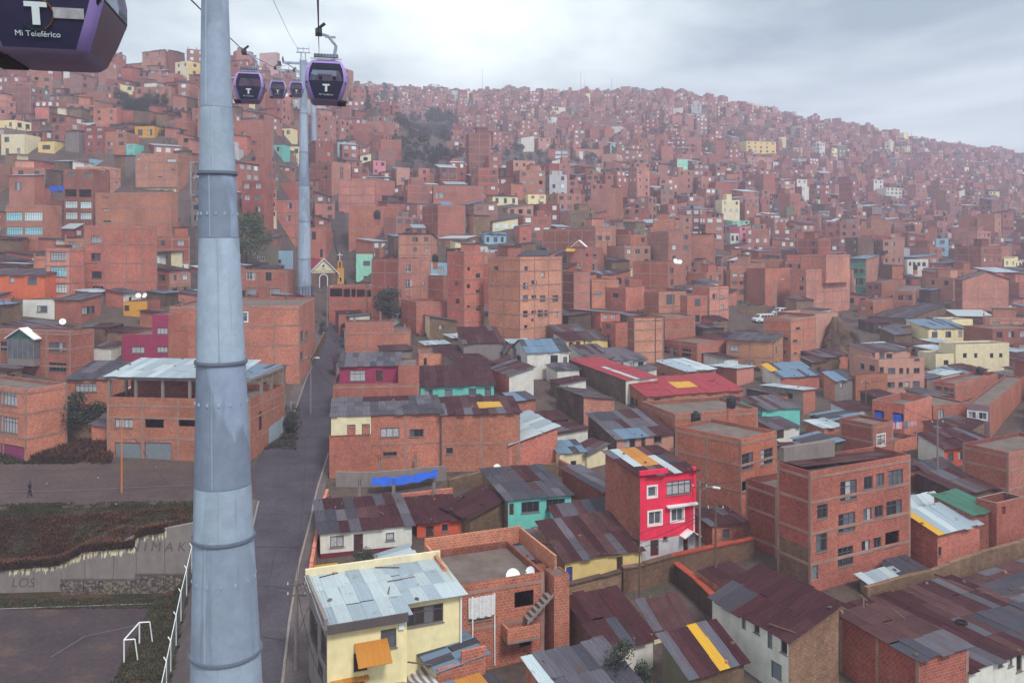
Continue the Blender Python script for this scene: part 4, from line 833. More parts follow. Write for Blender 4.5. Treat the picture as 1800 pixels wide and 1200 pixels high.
# middle slope
H('square brick tower block with gridded concrete frame and no windows', 1083, 332, 396, 1039, 1095, 72, 'brick_pale', 'brick', ('flat', .3), 4, 2, lm='the gridded brick tower block')
H('long blank brick building with two windows at its right end', 1047, 402, 474, 953, 1076, 62, 'brick_dark', 'brick_pale', ('flat', .3), 3, 1, ('T', [(1480, 930, 1512, 956), (1530, 930, 1555, 956)], 'gg'), lm='the long blank brick building')
gb = H('brick house with white-edged gable porch and yellow canopy', 1050, 434, 486, 996, 1060, 74, 'brick', 'brick', ('flat', .3), 3, 1, None, ('K', [(350, 285, 380, 316), (300, 282, 318, 306), (210, 355, 250, 402), (347, 362, 380, 404)], 'dddd'), lm='the brick house with the gabled porch')
H('square dark and light brick tower with no windows below the gabled porch house', 1009, 478, 552, 988, 1037, 32, 'brick_dark', 'brick_pale', ('flat', .3), 4, 2)
H('brick house with one bright window right of the dark-sided brick tower', 1040, 492, 542, None, 1088, 18, 'brick', 'brick', ('flat', .3), 2, 1, ('K', [(368, 565, 414, 610)], 'c'), D=8)
H('wide red brick house with overhanging stair roof and two dishes on top', 1175, 460, 524, 1112, 1206, 60, 'brick_red', 'brick', ('flat', .3), 3, 1, ('K', [(935, 390, 960, 428), (935, 475, 960, 530)], 'dg'), None, lm='the brick house with the stair roof')
H('dark red brick house with a single small window below the stair roof house', 1100, 506, 552, 1063, 1133, 54, 'brick_dark', 'brick', ('flat', .3), 2, 0, None, ('K', [(502, 580, 545, 614)], 'd'))
H('three-storey pale brick house with white balcony rails above the van street', 1247, 505, 568, 1217, 1281, 44, 'brick_red', 'brick_pale', ('flat', .3), 3, 1, ('K', [(1310, 598, 1340, 628), (1312, 668, 1340, 700), (1253, 585, 1285, 630)], 'ccd'), lm='the pale brick house above the vans')
H('low brick house with grey window panel below the wide red house', 1158, 514, 566, 1132, 1206, 34, 'brick_red', 'brick_pale', ('flat', .35), 2, 1, ('K', [(905, 590, 968, 665)], 'g'))
H('brick house stepping down right of the grey window panel house', 1208, 520, 576, 1196, 1243, 24, 'brick', 'brick', ('flat', .3), 2, 1, autoR=1)
H('brick house with grey concrete band and open roof beams right of the narrow block', 1169, 556, 604, None, 1222, 12, 'brick', 'brick', ('flat', .3), 2, 1, D=8)
H('brick house with blue and white windows at the top of the van street', 1284, 475, 528, 1277, 1312, 14, 'brick', 'brick', ('flat', .3), 3, 0, ('K', [(1405, 432, 1442, 456), (1458, 432, 1495, 458), (1400, 488, 1438, 516), (1458, 488, 1495, 516), (1400, 550, 1438, 592), (1455, 552, 1495, 590)], 'scggdg'), lm='the brick house topping the van street')
H('wide plain brick building with a vertical blue panel', 1345, 472, 540, 1312, 1392, 40, 'brick_dark', 'brick', ('flat', .3), 3, 0)
gk = H('large gridded brick building stepping up at its right end', 1417, 474, 556, 1389, 1494, 40, 'brick', 'brick_pale', ('flat', .3), 4, 2, None, ('L', [(112, 455, 140, 486), (108, 525, 138, 556), (58, 682, 84, 700), (100, 685, 148, 700)], 'ddvv'), lm='the large gridded brick building')
H('', 1452, 448, 476, None, 1494, 40, 'brick', 'brick_pale', ('flat', .3), 1, 1, on=gk, dd=3.8, D=7)
gr = H('green-fronted four-storey building with glazed top floor and brick side', 1523, 455, 520, 1492, 1590, 62, 'green', 'brick_pale', ('shed', 'L', .5, 'blue'), 4, 2, None, ('L', [(500, 388, 548, 432), (560, 388, 592, 430), (500, 465, 545, 512), (556, 465, 590, 512), (485, 322, 550, 356), (568, 318, 610, 354)], 'ddddgg'), lm='the green-fronted building')
H('long white-banded building with five square windows', 1595, 456, 486, 1590, 1632, 10, 'white', 'white', ('flat', .3), 2, 0, ('L', [(905, 345, 922, 372), (932, 345, 952, 374), (962, 345, 982, 374), (996, 348, 1020, 376), (1034, 348, 1060, 378)], 'ddddd'), lm='the white-banded building')
H('wide gable-topped brick building with tall concrete column grid', 1692, 492, 560, 1678, 1773, 13, 'brick_dark', 'brick_pale', ('gable', 'y', 2.0, 'brown'), 4, 2, lm='the gable-topped gridded building')
H('dark red two-storey house with two windows in front of the green-fronted building', 1550, 497, 530, 1522, 1592, 54, 'brick_dark', 'brick', ('flat', .3), 2, 0, None, ('L', [(625, 522, 652, 550), (672, 522, 702, 552), (620, 592, 650, 610), (672, 590, 700, 620)], 'ddcc'))
H('brick house with two wide dark windows left of the gable-topped building', 1606, 512, 548, 1570, 1676, 62, 'brick_red', 'brick_pale', ('flat', .3), 2, 1, None, ('L', [(850, 595, 890, 632), (910, 595, 955, 632)], 'dd'))
H('small house with turquoise front and grey roof below the large gridded building', 1458, 522, 540, 1444, 1490, 18, 'brick', 'turquoise', ('shed', 'R', .9, 'slate'), 1, 0, autoR=3)
H('low brick house with two curtained windows uphill of the rock outcrop', 1535, 530, 556, 1508, 1598, 50, 'brick_red', 'brick', ('flat', .4), 1, 0, None, ('L', [(572, 675, 606, 706), (640, 678, 662, 704)], 'cd'))
H('long low pale house with dark roof right of the rock outcrop', 1595, 560, 584, 1525, 1668, 50, 'adobe', 'adobe', ('shed', 'L', 1.2, 'slate'), 1, 0)
H('grey-roofed hut with two tawny walls standing above the salmon building', 1572, 588, 612, 1546, 1602, 30, 'adobe', 'adobe', ('shed', 'R', 1.0, 'grey'), 1)
H('low house with twin grey gables and pale yellow front', 1632, 578, 602, None, 1700, 14, 'paleyellow', 'paleyellow', ('shed', 'R', 1.3, 'blue'), 1, 0, autoR=3, D=7)
H('dark brick house with several windows at the right edge above the cream building', 1745, 578, 626, None, 1830, 14, 'brick_dark', 'brick_dark', ('flat', .3), 2, 0, autoR=4, D=8)
H('pale yellow cube house right of the twin gables', 1674, 562, 592, None, 1710, 14, 'paleyellow', 'paleyellow', ('flat', .3), 1, 0, D=6)
H('small mint building stepping up the middle slope', 1288, 388, 402, None, 1318, 16, 'mint', 'mint', ('flat', .3), 2, 0, D=7, autoR=3, lm='the mint stepped building')
H('narrow rose-pink house front beside white windows on the middle slope', 1300, 398, 428, None, 1315, 16, 'rose', 'rose', ('flat', .3), 3, 0, D=7, autoR=1, lm='the rose-pink house front')
H('white-fronted low building with two windows left of the rose-pink front', 1284, 410, 430, None, 1299, 16, 'white', 'white', ('flat', .3), 1, 0, D=6, autoR=2)
H('yellow ochre apartment building high on the far slope', 1312, 248, 276, None, 1364, 16, 'yellow', 'yellow', ('flat', .3), 4, 0, D=10, autoR=5, lm='the yellow building on the far slope')
H('white gridded building on the right-hand far slope', 1558, 330, 356, None, 1586, 16, 'white', 'white', ('flat', .3), 4, 0, D=9, autoR=4, lm='the white gridded building')
H('long pale school-like building with a row of windows on the far slope', 1314, 276, 290, None, 1356, 10, 'salmon', 'salmon', ('flat', .3), 2, 0, D=9, autoR=7)
H('brick row with bright blue-green windows above the dark wooded gully', 964, 262, 282, None, 1002, 6, 'brick', 'brick', ('flat', .3), 4, 0, ('P', [(976, 265, 986, 271), (988, 265, 998, 271), (976, 273, 986, 279), (988, 273, 998, 279)], 'bsbs'), D=8, lm='the row with blue-green windows')
H('brick row with bright yellowish windows right of the blue-green windowed row', 1012, 262, 282, None, 1060, 6, 'brick', 'brick', ('flat', .3), 4, 0, ('P', [(1018, 266, 1025, 280), (1028, 266, 1036, 272), (1040, 266, 1050, 272), (1040, 274, 1050, 280)], 'bgcc'), D=8)
H('small pale yellow house at the edge of the wooded slope', 733, 236, 252, None, 750, 10, 'paleyellow', 'paleyellow', ('flat', .3), 2, 0, D=7, autoR=2, lm='the pale yellow house by the wood')
H('yellow-topped long brick building with glazed left corner', 762, 326, 372, None, 850, 8, 'brick', 'brick', ('flat', .3), 4, 1, ('T', [(585, 690, 600, 725), (606, 688, 630, 722), (918, 705, 938, 730), (918, 762, 940, 782)], 'cccc'), D=9, lm='the yellow-topped brick building')
H('brick building with a small red canopy roof on the middle slope', 770, 360, 424, 742, 818, 30, 'brick_red', 'brick', ('flat', .3), 4, 2, lm='the brick building with the red canopy')
H('blue-white house strip with three windows on the middle slope', 852, 412, 432, None, 890, 10, 'lightblue', 'lightblue', ('shed', 'R', .8, 'blue'), 1, 0, D=6, autoR=3)
H('pale yellow house with dark windows on the middle slope', 928, 342, 362, None, 960, 14, 'paleyellow', 'paleyellow', ('flat', .3), 2, 0, D=7, autoR=2)
H('pink-fronted two-storey house right of the second pylon slope', 656, 282, 308, 640, 678, 30, 'brick', 'rose', ('flat', .3), 2, 0, autoR=2, lm='the pink-fronted house')
TEXTS = []
# ------------------------------------------------------------------ chapel
def solid(name, parent, M, fn, smooth=False, **k):
    b = MB(); fn(b); return b.build(name, parent, M, smooth, **k)
def ball(b, c, r, m, nu=8, nv=6, sz=(1, 1, 1)):
    c = Vector(c); P = lambda i, j: c + Vector((r * sz[0] * math.sin(math.pi * j / nv) * math.cos(2 * math.pi * i / nu), r * sz[1] * math.sin(math.pi * j / nv) * math.sin(2 * math.pi * i / nu), r * sz[2] * math.cos(math.pi * j / nv)))
    for j in range(nv):
        for i in range(nu):
            q = [P(i, j + 1), P(i + 1, j + 1), P(i + 1, j), P(i, j)]
            if j == 0: q = q[:3]
            elif j == nv - 1: q = [q[0], q[2], q[3]]
            b.poly(q, m)
def text(name, body, size, mat, parent, M, extrude=.012, align='CENTER'):
    c = bpy.data.curves.new(name, 'FONT'); c.body = body; c.size = size; c.extrude = extrude; c.align_x = align
    c.offset = -.004 if mat == 'graffiti' else 0; c.shear = .2 if mat == 'graffiti' else 0; c.materials.append(MATS[mat]); o = bpy.data.objects.new(name, c); COL.objects.link(o); TEXTS.append(o)
    return place(o, parent, M @ Matrix.Rotation(math.radians(90), 4, 'X'))
def arch(b, w, h, y0, y1, mat, n=10, r0=0.0):
    """upright arch-topped slab in the x-z plane, between y0 (front) and y1; with r0 > 0 a band of that width round the opening"""
    R = w / 2; prof_ = [(-R, 0)] + [(R * math.cos(math.pi - math.pi * k / n), h - R + R * math.sin(math.pi * k / n)) for k in range(n + 1)] + [(R, 0)]
    if not r0:
        b.poly([(x, y0, z) for x, z in prof_][::-1], mat)
        for (xa, za), (xb, zb) in zip(prof_, prof_[1:]): b.poly([(xa, y0, za), (xb, y0, zb), (xb, y1, zb), (xa, y1, za)], mat)
    else:
        k2 = (R + r0) / R; out = [(-R - r0, 0)] + [((R + r0) * math.cos(math.pi - math.pi * k / n), h - R + (R + r0) * math.sin(math.pi * k / n)) for k in range(n + 1)] + [(R + r0, 0)]
        for i in range(len(prof_) - 1):
            a, c, e, g = prof_[i], prof_[i + 1], out[i + 1], out[i]
            b.poly([(q[0], y0, q[1]) for q in (a, c, e, g)], mat)
            b.poly([(g[0], y0, g[1]), (e[0], y0, e[1]), (e[0], y1, e[1]), (g[0], y1, g[1])], mat); b.poly([(a[0], y0, a[1]), (a[0], y1, a[1]), (c[0], y1, c[1]), (c[0], y0, c[1])], mat)
ch = H('small stone chapel with red roof, cream gable, arched door and yellow bell tower', 545, 480, 506, 492, 592, 24, 'adobe_dark', 'adobe_dark', ('gable', 'y', 3.6, 'red'), 1, 0, lm='the red-roofed chapel', d=228, cat='chapel', name='chapel')
def chapel_parts():
    W, Ht, r = ch.W, ch.H, ch.root
    solid('gable_panel', r, T(0, 0, 0), lambda b: (b.poly([(-.1, -.06, Ht), (W + .1, -.06, Ht), (W / 2, -.06, Ht + 3.6)], 'cream'), b.poly([(-.1, -.06, Ht), (-.1, 0.02, Ht), (W + .1, 0.02, Ht), (W + .1, -.06, Ht)], 'cream')))
    for sgn in (-1, 1):
        solid('gable_trim', r, T(0, 0, 0), lambda b: b.obox((W / 2, -.5, Ht + 3.75), (sgn * (W / 2 + .7), 0, -3.6 * (1 + 1.4 / W)), (0, .42, 0), (0, 0, .26), 'white_paint'))
    d_ = solid('door', r, T(W * .5, 0, 0), lambda b: arch(b, 1.9, 3.5, -.05, .1, 'door_brown'))
    solid('door_surround', d_, T(0, 0, 0), lambda b: arch(b, 1.9, 3.5, -.1, .05, 'white_paint', 10, .22))
    rw = solid('round_window', r, T(W / 2, -.07, Ht + 1.9), lambda b: b.poly([(.32 * math.cos(t), -.03, .32 * math.sin(t)) for t in (math.pi * 2 * k / 14 for k in range(14))], 'void'))
    solid('ring', rw, T(0, 0, 0), lambda b: b.tube([(.42 * math.cos(t), 0, .42 * math.sin(t)) for t in (math.pi * 2 * k / 14 for k in range(15))], .1, 'white_paint', 5, False))
    text('lettering', 'CAPILLA', .4, 'lettering_dark', r, T(W / 2, -.075, Ht + .95)); text('lettering', 'VIRGEN DE COPACABANA', .5, 'lettering_dark', r, T(W / 2, -.075, Ht + .3))
    x0 = W + .2; th = 5.3
    tw = solid('bell_tower', r, T(0, 0, 0), lambda b: (b.box(x0, .5, -2, x0 + 1.9, 2.4, th, 'ochre'), b.box(x0 - .08, .42, th, x0 + 1.98, 2.48, th + .18, 'tile_red')))
    solid('arched_window', tw, T(x0 + .95, .5, 1.6), lambda b: (arch(b, .6, 1.2, -.03, .05, 'void'), arch(b, .6, 1.2, -.06, .05, 'white_paint', 10, .1)))
    bf = solid('belfry', r, T(x0 + .95, 1.2, th + .18), lambda b: (arch(b, .6, 1.5, 0, .6, 'ochre', 10, .3),))
    solid('bell', bf, T(0, .3, .9), lambda b: b.tube([(0, 0, .35), (0, 0, .2), (0, 0, 0)], [.06, .16, .24], 'dark_steel', 8))
    solid('cross', r, T(x0 + .95, 1.5, th + 1.95), lambda b: (b.box(-.07, -.07, 0, .07, .07, 2.2, 'white_paint'), b.box(-.75, -.06, 1.45, .75, .06, 1.6, 'white_paint')))
    solid('plinth', r, T(0, 0, 0), lambda b: b.box(-1.5, -1.3, -4.5, W + 3, -.02, -.05, 'rubble'))
chapel_parts()

# roofed columns of the unfinished house
def open_floor(h):
    r = h.root; D, W, Ht = h.D, h.W, h.H
    for k in range(6):
        y = D * (k + .1) / 5.3 + .3
        if y < D - .2: solid('concrete_column', r, T(0, 0, 0), lambda b: b.box(.02, y, Ht - .9, .32, y + .3, Ht + 2.05, 'concrete'))
    for x in (W * .33, W * .62, W - .4):
        solid('concrete_column', r, T(0, 0, 0), lambda b: b.box(x, .05, Ht - .9, x + .3, .35, Ht + 2.05, 'concrete'))
        solid('concrete_column', r, T(0, 0, 0), lambda b: b.box(x, D - .4, Ht - .9, x + .3, D - .1, Ht + 2.05, 'concrete'))
    solid('concrete_beam', r, T(0, 0, 0), lambda b: b.box(-.02, 0, Ht + 2.05, .36, D, Ht + 2.4, 'concrete'))
    solid('concrete_beam', r, T(0, 0, 0), lambda b: b.box(.37, .02, Ht + 2.06, W, .34, Ht + 2.39, 'concrete'))
    solid('inner_wall', r, T(0, 0, 0), lambda b: (b.box(W * .4, D * .25, Ht - .9, W * .45, D - .5, Ht + 2.0, 'brick_dark')))
    roof_plane(r, T(0, 0, 0), 0, W * .72, D * .12, D, lambda x, y: Ht + 2.42 + .13 * x, 'x', SHEETS['light'], h.scale)
open_floor(gh)
def gabled_bay(h):
    r = h.root; y0, y1 = h.D * .32, h.D * .6; z0, z1 = h.H * .34, h.H * .86
    solid('bay', r, T(0, 0, 0), lambda b: (b.box(-1.1, y0, z0, .0, y1, z0 + 1.0, 'concrete'), b.box(-1.1, y0, z0 + 1.0, -1.02, y1, z1, 'glass_grey'), b.box(-1.02, y0, z0 + 1, 0, y0 + .08, z1, 'glass_grey'), b.box(-1.02, y1 - .08, z0 + 1, 0, y1, z1, 'glass_grey')))
    for k in range(6):
        y = y0 + (y1 - y0) * k / 5
        solid('mullion', r, T(0, 0, 0), lambda b: b.box(-1.16, y - .05, z0 + 1, -1.1, y + .05, z1, 'concrete'))
    ym = (y0 + y1) / 2
    solid('bay_gable', r, T(0, 0, 0), lambda b: b.poly([(-1.12, y1, z1), (-1.12, y0, z1), (-1.12, ym, z1 + 1.3)], 'sheet_green'))
    for a, c in ((y0 - .3, ym), (y1 + .3, ym)):
        solid('bay_roof', r, T(0, 0, 0), lambda b: b.obox((-1.4, a, z1 - .12), (1.6, 0, 0), (0, c - a, 1.5), (0, 0, .14), 'white_paint'))
gabled_bay(fl)
def porch(h):
    r = h.root
    for s in (0, 1):
        a, c = (h.D * .35, h.D * .6) if s else (h.D * .85, h.D * .6)
        solid('gable_trim', r, T(0, 0, 0), lambda b: b.obox((-.5, a, h.H - .1), (2.5, 0, 0), (0, c - a, 1.7), (0, 0, .16), 'white_paint'))
    solid('gable_panel', r, T(0, 0, 0), lambda b: b.poly([(-.3, h.D * .85, h.H), (-.3, h.D * .35, h.H), (-.3, h.D * .6, h.H + 1.6)], 'brick'))
    solid('canopy', r, T(0, 0, 0), lambda b: b.obox((-1.8, h.D * .7, h.H - 1.2), (1.8, 0, .7), (0, h.D * .3, 0), (0, 0, .08), 'sheet_yellow'))
porch(gb)
# yellow house: recessed window bay on the right, door awning, stair rail, parapets
def yellow_extra(h):
    r = h.root; W, D, Ht = h.W, h.D, h.H; E = 4.2; s = 1.5
    b = MB(); hs = [(.3, Ht - 1.6, 2.9, Ht - .35)]
    got, at, u, n = wall_face(b, (W, s), (W + E, s), -3, Ht, Ht, 'paleyellow', hs)
    wall_face(b, (W + E, s), (W + E, D), -3, Ht, Ht + 1, 'paleyellow', []); b.build('wall', r, T(0, 0, 0))
    add_window(r, T(0, 0, 0), at, u, n, got[0], 'd', True)
    roof_plane(r, T(0, 0, 0), W + .3, W + E, s - .15, D, lambda x, y: Ht + .35 * y / D, 'y', SHEETS['zinc'], h.scale)
    solid('parapet', r, T(0, 0, 0), lambda b: (b.box(-.22, -.3, Ht - .1, -.02, D, Ht + .6, 'concrete'), b.box(-.02, -.42, Ht - .35, W, -.3, Ht + .22, 'concrete_dark')))
    solid('parapet', r, T(0, 0, 0), lambda b: b.box(-.22, D + .05, Ht, W + E + .3, D + .25, Ht + .95, 'cream'))
    aw = solid('awning', r, T(0, 0, 0), lambda b: sheet_box(b, Vector((W * .33, -1.35, Ht - 2.3)), Vector((W * .42, 0, 0)), Vector((0, 1.33, .95)), Vector((0, -.02, .03)), 'sheet_orange', 'y'))
    def rails(b):
        for k in range(9): b.box(W * .3 + k * .18, -1.25, Ht - 5.1, W * .3 + k * .18 + .03, -1.22, Ht - 4.2, 'steel')
        b.box(W * .3, -1.26, Ht - 4.2, W * .3 + 1.5, -1.2, Ht - 4.15, 'steel')
    solid('railing', r, T(0, 0, 0), rails)
    solid('landing', r, T(0, 0, 0), lambda b: b.box(W * .28, -1.3, Ht - 5.3, W * .75, -.02, Ht - 5.12, 'concrete'))
    solid('drainpipe', r, T(0, 0, 0), lambda b: b.tube([(W + E - .1, s - .12, Ht - .1), (W + E - .1, s - .12, -2)], .07, 'white_paint', 6))
    solid('electric_box', r, T(0, 0, 0), lambda b: b.box(W - .55, -.14, Ht - .9, W - .2, -.02, Ht - .5, 'white_paint'))
yellow_extra(yh)
def brick_extra(h):     # terrace walls and outside stair of the house with dishes
    r = h.root; W, D, Ht = h.W, h.D, h.H
    solid('parapet', r, T(0, 0, 0), lambda b: (b.box(0, D - .02, Ht - .3, W + 1.2, D + .17, Ht + 1.0, 'brick'), b.box(W + 1.02, 0.4, Ht - .3, W + 1.2, D - .03, Ht + .9, 'brick'), b.box(-.02, D * .3, Ht, .17, D - .03, Ht + .6, 'brick')))
    def steps(b):
        for k in range(6): b.obox((W - 1.6 + k * .3, -1.0, Ht - 2.9 + k * .27), (.34, 0, 0), (0, .9, 0), (0, 0, .12), 'concrete')
        b.obox((W - 1.7, -1.02, Ht - 3.1), (2.0, 0, 1.7), (0, .08, 0), (0, 0, .2), 'concrete')
    solid('staircase', r, T(0, 0, 0), steps)
    solid('balcony', r, T(0, 0, 0), lambda b: (b.box(W * .52, -1.15, Ht - 4.0, W * .88, -1.03, Ht - 3.1, 'brick'), b.box(W * .52, -1.03, Ht - 4.0, W * .54, -.02, Ht - 3.1, 'brick'), b.box(W * .52, -1.15, Ht - 4.15, W * .88, -.02, Ht - 4.0, 'concrete')))
    for x in (W * .2, W * .44): solid('drainpipe', r, T(0, 0, 0), lambda b: b.tube([(x, -.1, Ht - .9), (x, -.1, .4)], .055, 'white_paint', 6))
brick_extra(h2)
def stepped(h):
    W, Ht = h.W, h.H
    solid('parapet', h.root, T(0, 0, 0), lambda b: (b.box(-.05, -.2, Ht - 1.2, W * .5, -.03, Ht + .25, 'brick'), b.box(W * .5, -.21, Ht - 1.2, W + .05, -.02, Ht + 1.0, 'brick')))
stepped(ss)
def hung_curtain(h):
    def f(b):
        n = 22; x0, x1 = 1.05, 3.0; z1 = h.H - .95; z0 = z1 - 1.45
        for i in range(n):
            xa, xb = x0 + (x1 - x0) * i / n, x0 + (x1 - x0) * (i + 1) / n; ya, yb_ = -.1 + .05 * math.sin(i * 1.9), -.1 + .05 * math.sin((i + 1) * 1.9)
            b.poly([(xa, ya - .05, z0 + .06 * math.sin(i)), (xb, yb_ - .05, z0 + .06 * math.sin(i + 1)), (xb, yb_, z1), (xa, ya, z1)], 'curtain_white')
    solid('curtain', h.root, T(0, 0, 0), f, True)
hung_curtain(h2)
def pink_extra(h):
    r = h.root; W, Ht = h.W, h.H
    solid('parapet', r, T(0, 0, 0), lambda b: b.box(-.02, -.04, Ht - .25, W * .5, .14, Ht + .5, 'pink'))
    solid('pilaster', r, T(0, 0, 0), lambda b: b.box(W - .28, -.12, Ht * .62, W + .02, .2, Ht + .35, 'pink'))
    solid('ledge', r, T(0, 0, 0), lambda b: b.box(W * .46, -.4, Ht * .64, W + .05, -.02, Ht * .66, 'white_paint'))
    solid('drainpipe', r, T(0, 0, 0), lambda b: b.tube([(W - .2, -.1, Ht * .62), (W - .2, -.1, Ht * .33)], .05, 'white_paint', 6))
    solid('steps', r, T(0, 0, 0), lambda b: (b.box(W * .15, -1.2, -1, W * .42, -.02, .25, 'terracotta'), b.box(W * .15, -.6, -.9, W * .38, -.03, .5, 'terracotta')))
    for s in (-1, 1): solid('porch_roof', r, T(0, 0, 0), lambda b: b.obox((W * .86, -.9, 3.0), (s * .85, 0, -.5), (0, .9, 0), (0, 0, .09), 'white_paint'))
pink_extra(pk)
def railing(h):
    r = h.root; W = h.W
    def f(b):
        for k in range(int(W / .45)): b.box(k * .45, -1.72, .25, k * .45 + .05, -1.68, 1.15, 'dark_steel')
        for z in (.45, .8, 1.15): b.box(0, -1.73, z, W, -1.67, z + .05, 'dark_steel')
    solid('railing', r, T(0, 0, 0), f); solid('terrace', r, T(0, 0, 0), lambda b: b.box(0, -1.8, -2.5, W, -.02, .22, 'concrete'))
railing(tq)
def gallery(h):
    r = h.root
    def f(b):
        for k in range(14): b.box(h.W * .45 + k * .22, .02, h.H, h.W * .45 + k * .22 + .04, .06, h.H + .5, 'white_paint')
    pass
def rebar(h, pts):
    for x, y, hh in pts:
        c = solid('concrete_column', h.root, T(0, 0, 0), lambda b: b.box(x, y, h.H - .3, x + .28, y + .28, h.H + hh, 'concrete'))
        solid('rebar', c, T(0, 0, 0), lambda b: [b.tube([(x + dx, y + dy, h.H + hh), (x + dx + .03, y + dy, h.H + hh + .6)], .018, 'dark_steel', 4) for dx in (.05, .23) for dy in (.05, .23)])
rebar(cb, [(1.4, .1, 2.6), (cb.W * .52, .1, 3.6), (cb.W * .52, 3.6, 3.4), (1.4, 4, 2.4), (cb.W * .9, .1, 1.4)])
rebar(big, [(.2, big.D * .1, .9), (.2, big.D * .9, .7)])

# ------------------------------------------------------------------ left side: football ground, bank, retaining wall, scrub
def ground_poly(name, pts, mat, lift=.05, step=1.6, **pr):
    """fill an image outline with ground-following quads"""
    W = [gp(x, y) for x, y in pts]
    xs, ys = [p.x for p in W], [p.y for p in W]; b = MB()
    def inside(x, y):
        c = False
        for (x0, y0), (x1, y1) in zip([(p.x, p.y) for p in W], [(p.x, p.y) for p in W[1:] + W[:1]]):
            if (y0 > y) != (y1 > y) and x < (x1 - x0) * (y - y0) / (y1 - y0) + x0: c = not c
        return c
    nx = int((max(xs) - min(xs)) / step) + 1; ny = int((max(ys) - min(ys)) / step) + 1
    for i in range(nx):
        for j in range(ny):
            x, y = min(xs) + i * step, min(ys) + j * step
            if inside(x + step / 2, y + step / 2):
                b.poly([(x + a * step, y + c * step, ground(x + a * step, y + c * step) + lift) for a, c in ((0, 0), (1, 0), (1, 1), (0, 1))], mat)
    return b.build(name, **pr)
ground_poly('sports_pitch', [(-260, 1290), (180, 1290), (292, 1066), (-260, 1078)], 'pitch', .05, .8, kind='structure')
ground_poly('bank', [(-260, 1070), (345, 1045), (345, 1046), (338, 1010), (338, 890), (-260, 890)], 'bank', .04, .8, kind='structure')
ground_poly('verge', [(185, 1290), (292, 1068), (338, 1012), (300, 1200), (280, 1290)], 'bank', .12, .6, kind='structure')
def line_on_ground(name, pts, w, mat, lift):
    b = MB()
    for (x0, y0), (x1, y1) in zip(pts, pts[1:]):
        p, q = gp(x0, y0), gp(x1, y1); n = 12
        for k in range(n):
            a, c = p.lerp(q, k / n), p.lerp(q, (k + 1) / n); s = (q - p).cross(Vector((0, 0, 1))).normalized() * w
            for v in (a, c): v.z = ground(v.x, v.y) + lift
            b.poly([a, a + s, c + s, c], mat)
    return b.build(name, kind='structure')
line_on_ground('pitch_line', [(-200, 1082), (292, 1063)], .1, 'curtain', .1)
line_on_ground('pitch_line', [(286, 1074), (196, 1240)], .1, 'curtain', .1)
line_on_ground('pitch_line', [(292, 1095), (262, 1098), (150, 1122), (90, 1160)], .08, 'cloth_grey', .1)
line_on_ground('side_road_line', [(-100, 869), (90, 866), (335, 855)], .12, 'cloth_grey', .1)
def goal():
    a, c = gp(218, 1168), gp(245, 1137)
    M = T(a.x, a.y, a.z); v = c - a
    r = empty('football_goal', M, 'white tubular football goal without net at the edge of the dirt pitch', 'football goal')
    back = Vector((.75, .25, 0)); up = Vector((0, 0, 1.95)); v.z = c.z - a.z
    for q in (Vector((0, 0, 0)), v):
        solid('post', r, None, lambda b: b.tube([q, q + up], .06, 'white_paint', 6))
        solid('back_post', r, None, lambda b: b.tube([q + back * 1.3 - Vector((0, 0, .05)), q + back + up * .97], .05, 'white_paint', 6))
        solid('top_bar', r, None, lambda b: b.tube([q + up, q + back + up * .97], .05, 'white_paint', 6))
    solid('crossbar', r, None, lambda b: b.tube([up, v + up], .06, 'white_paint', 6))
goal()
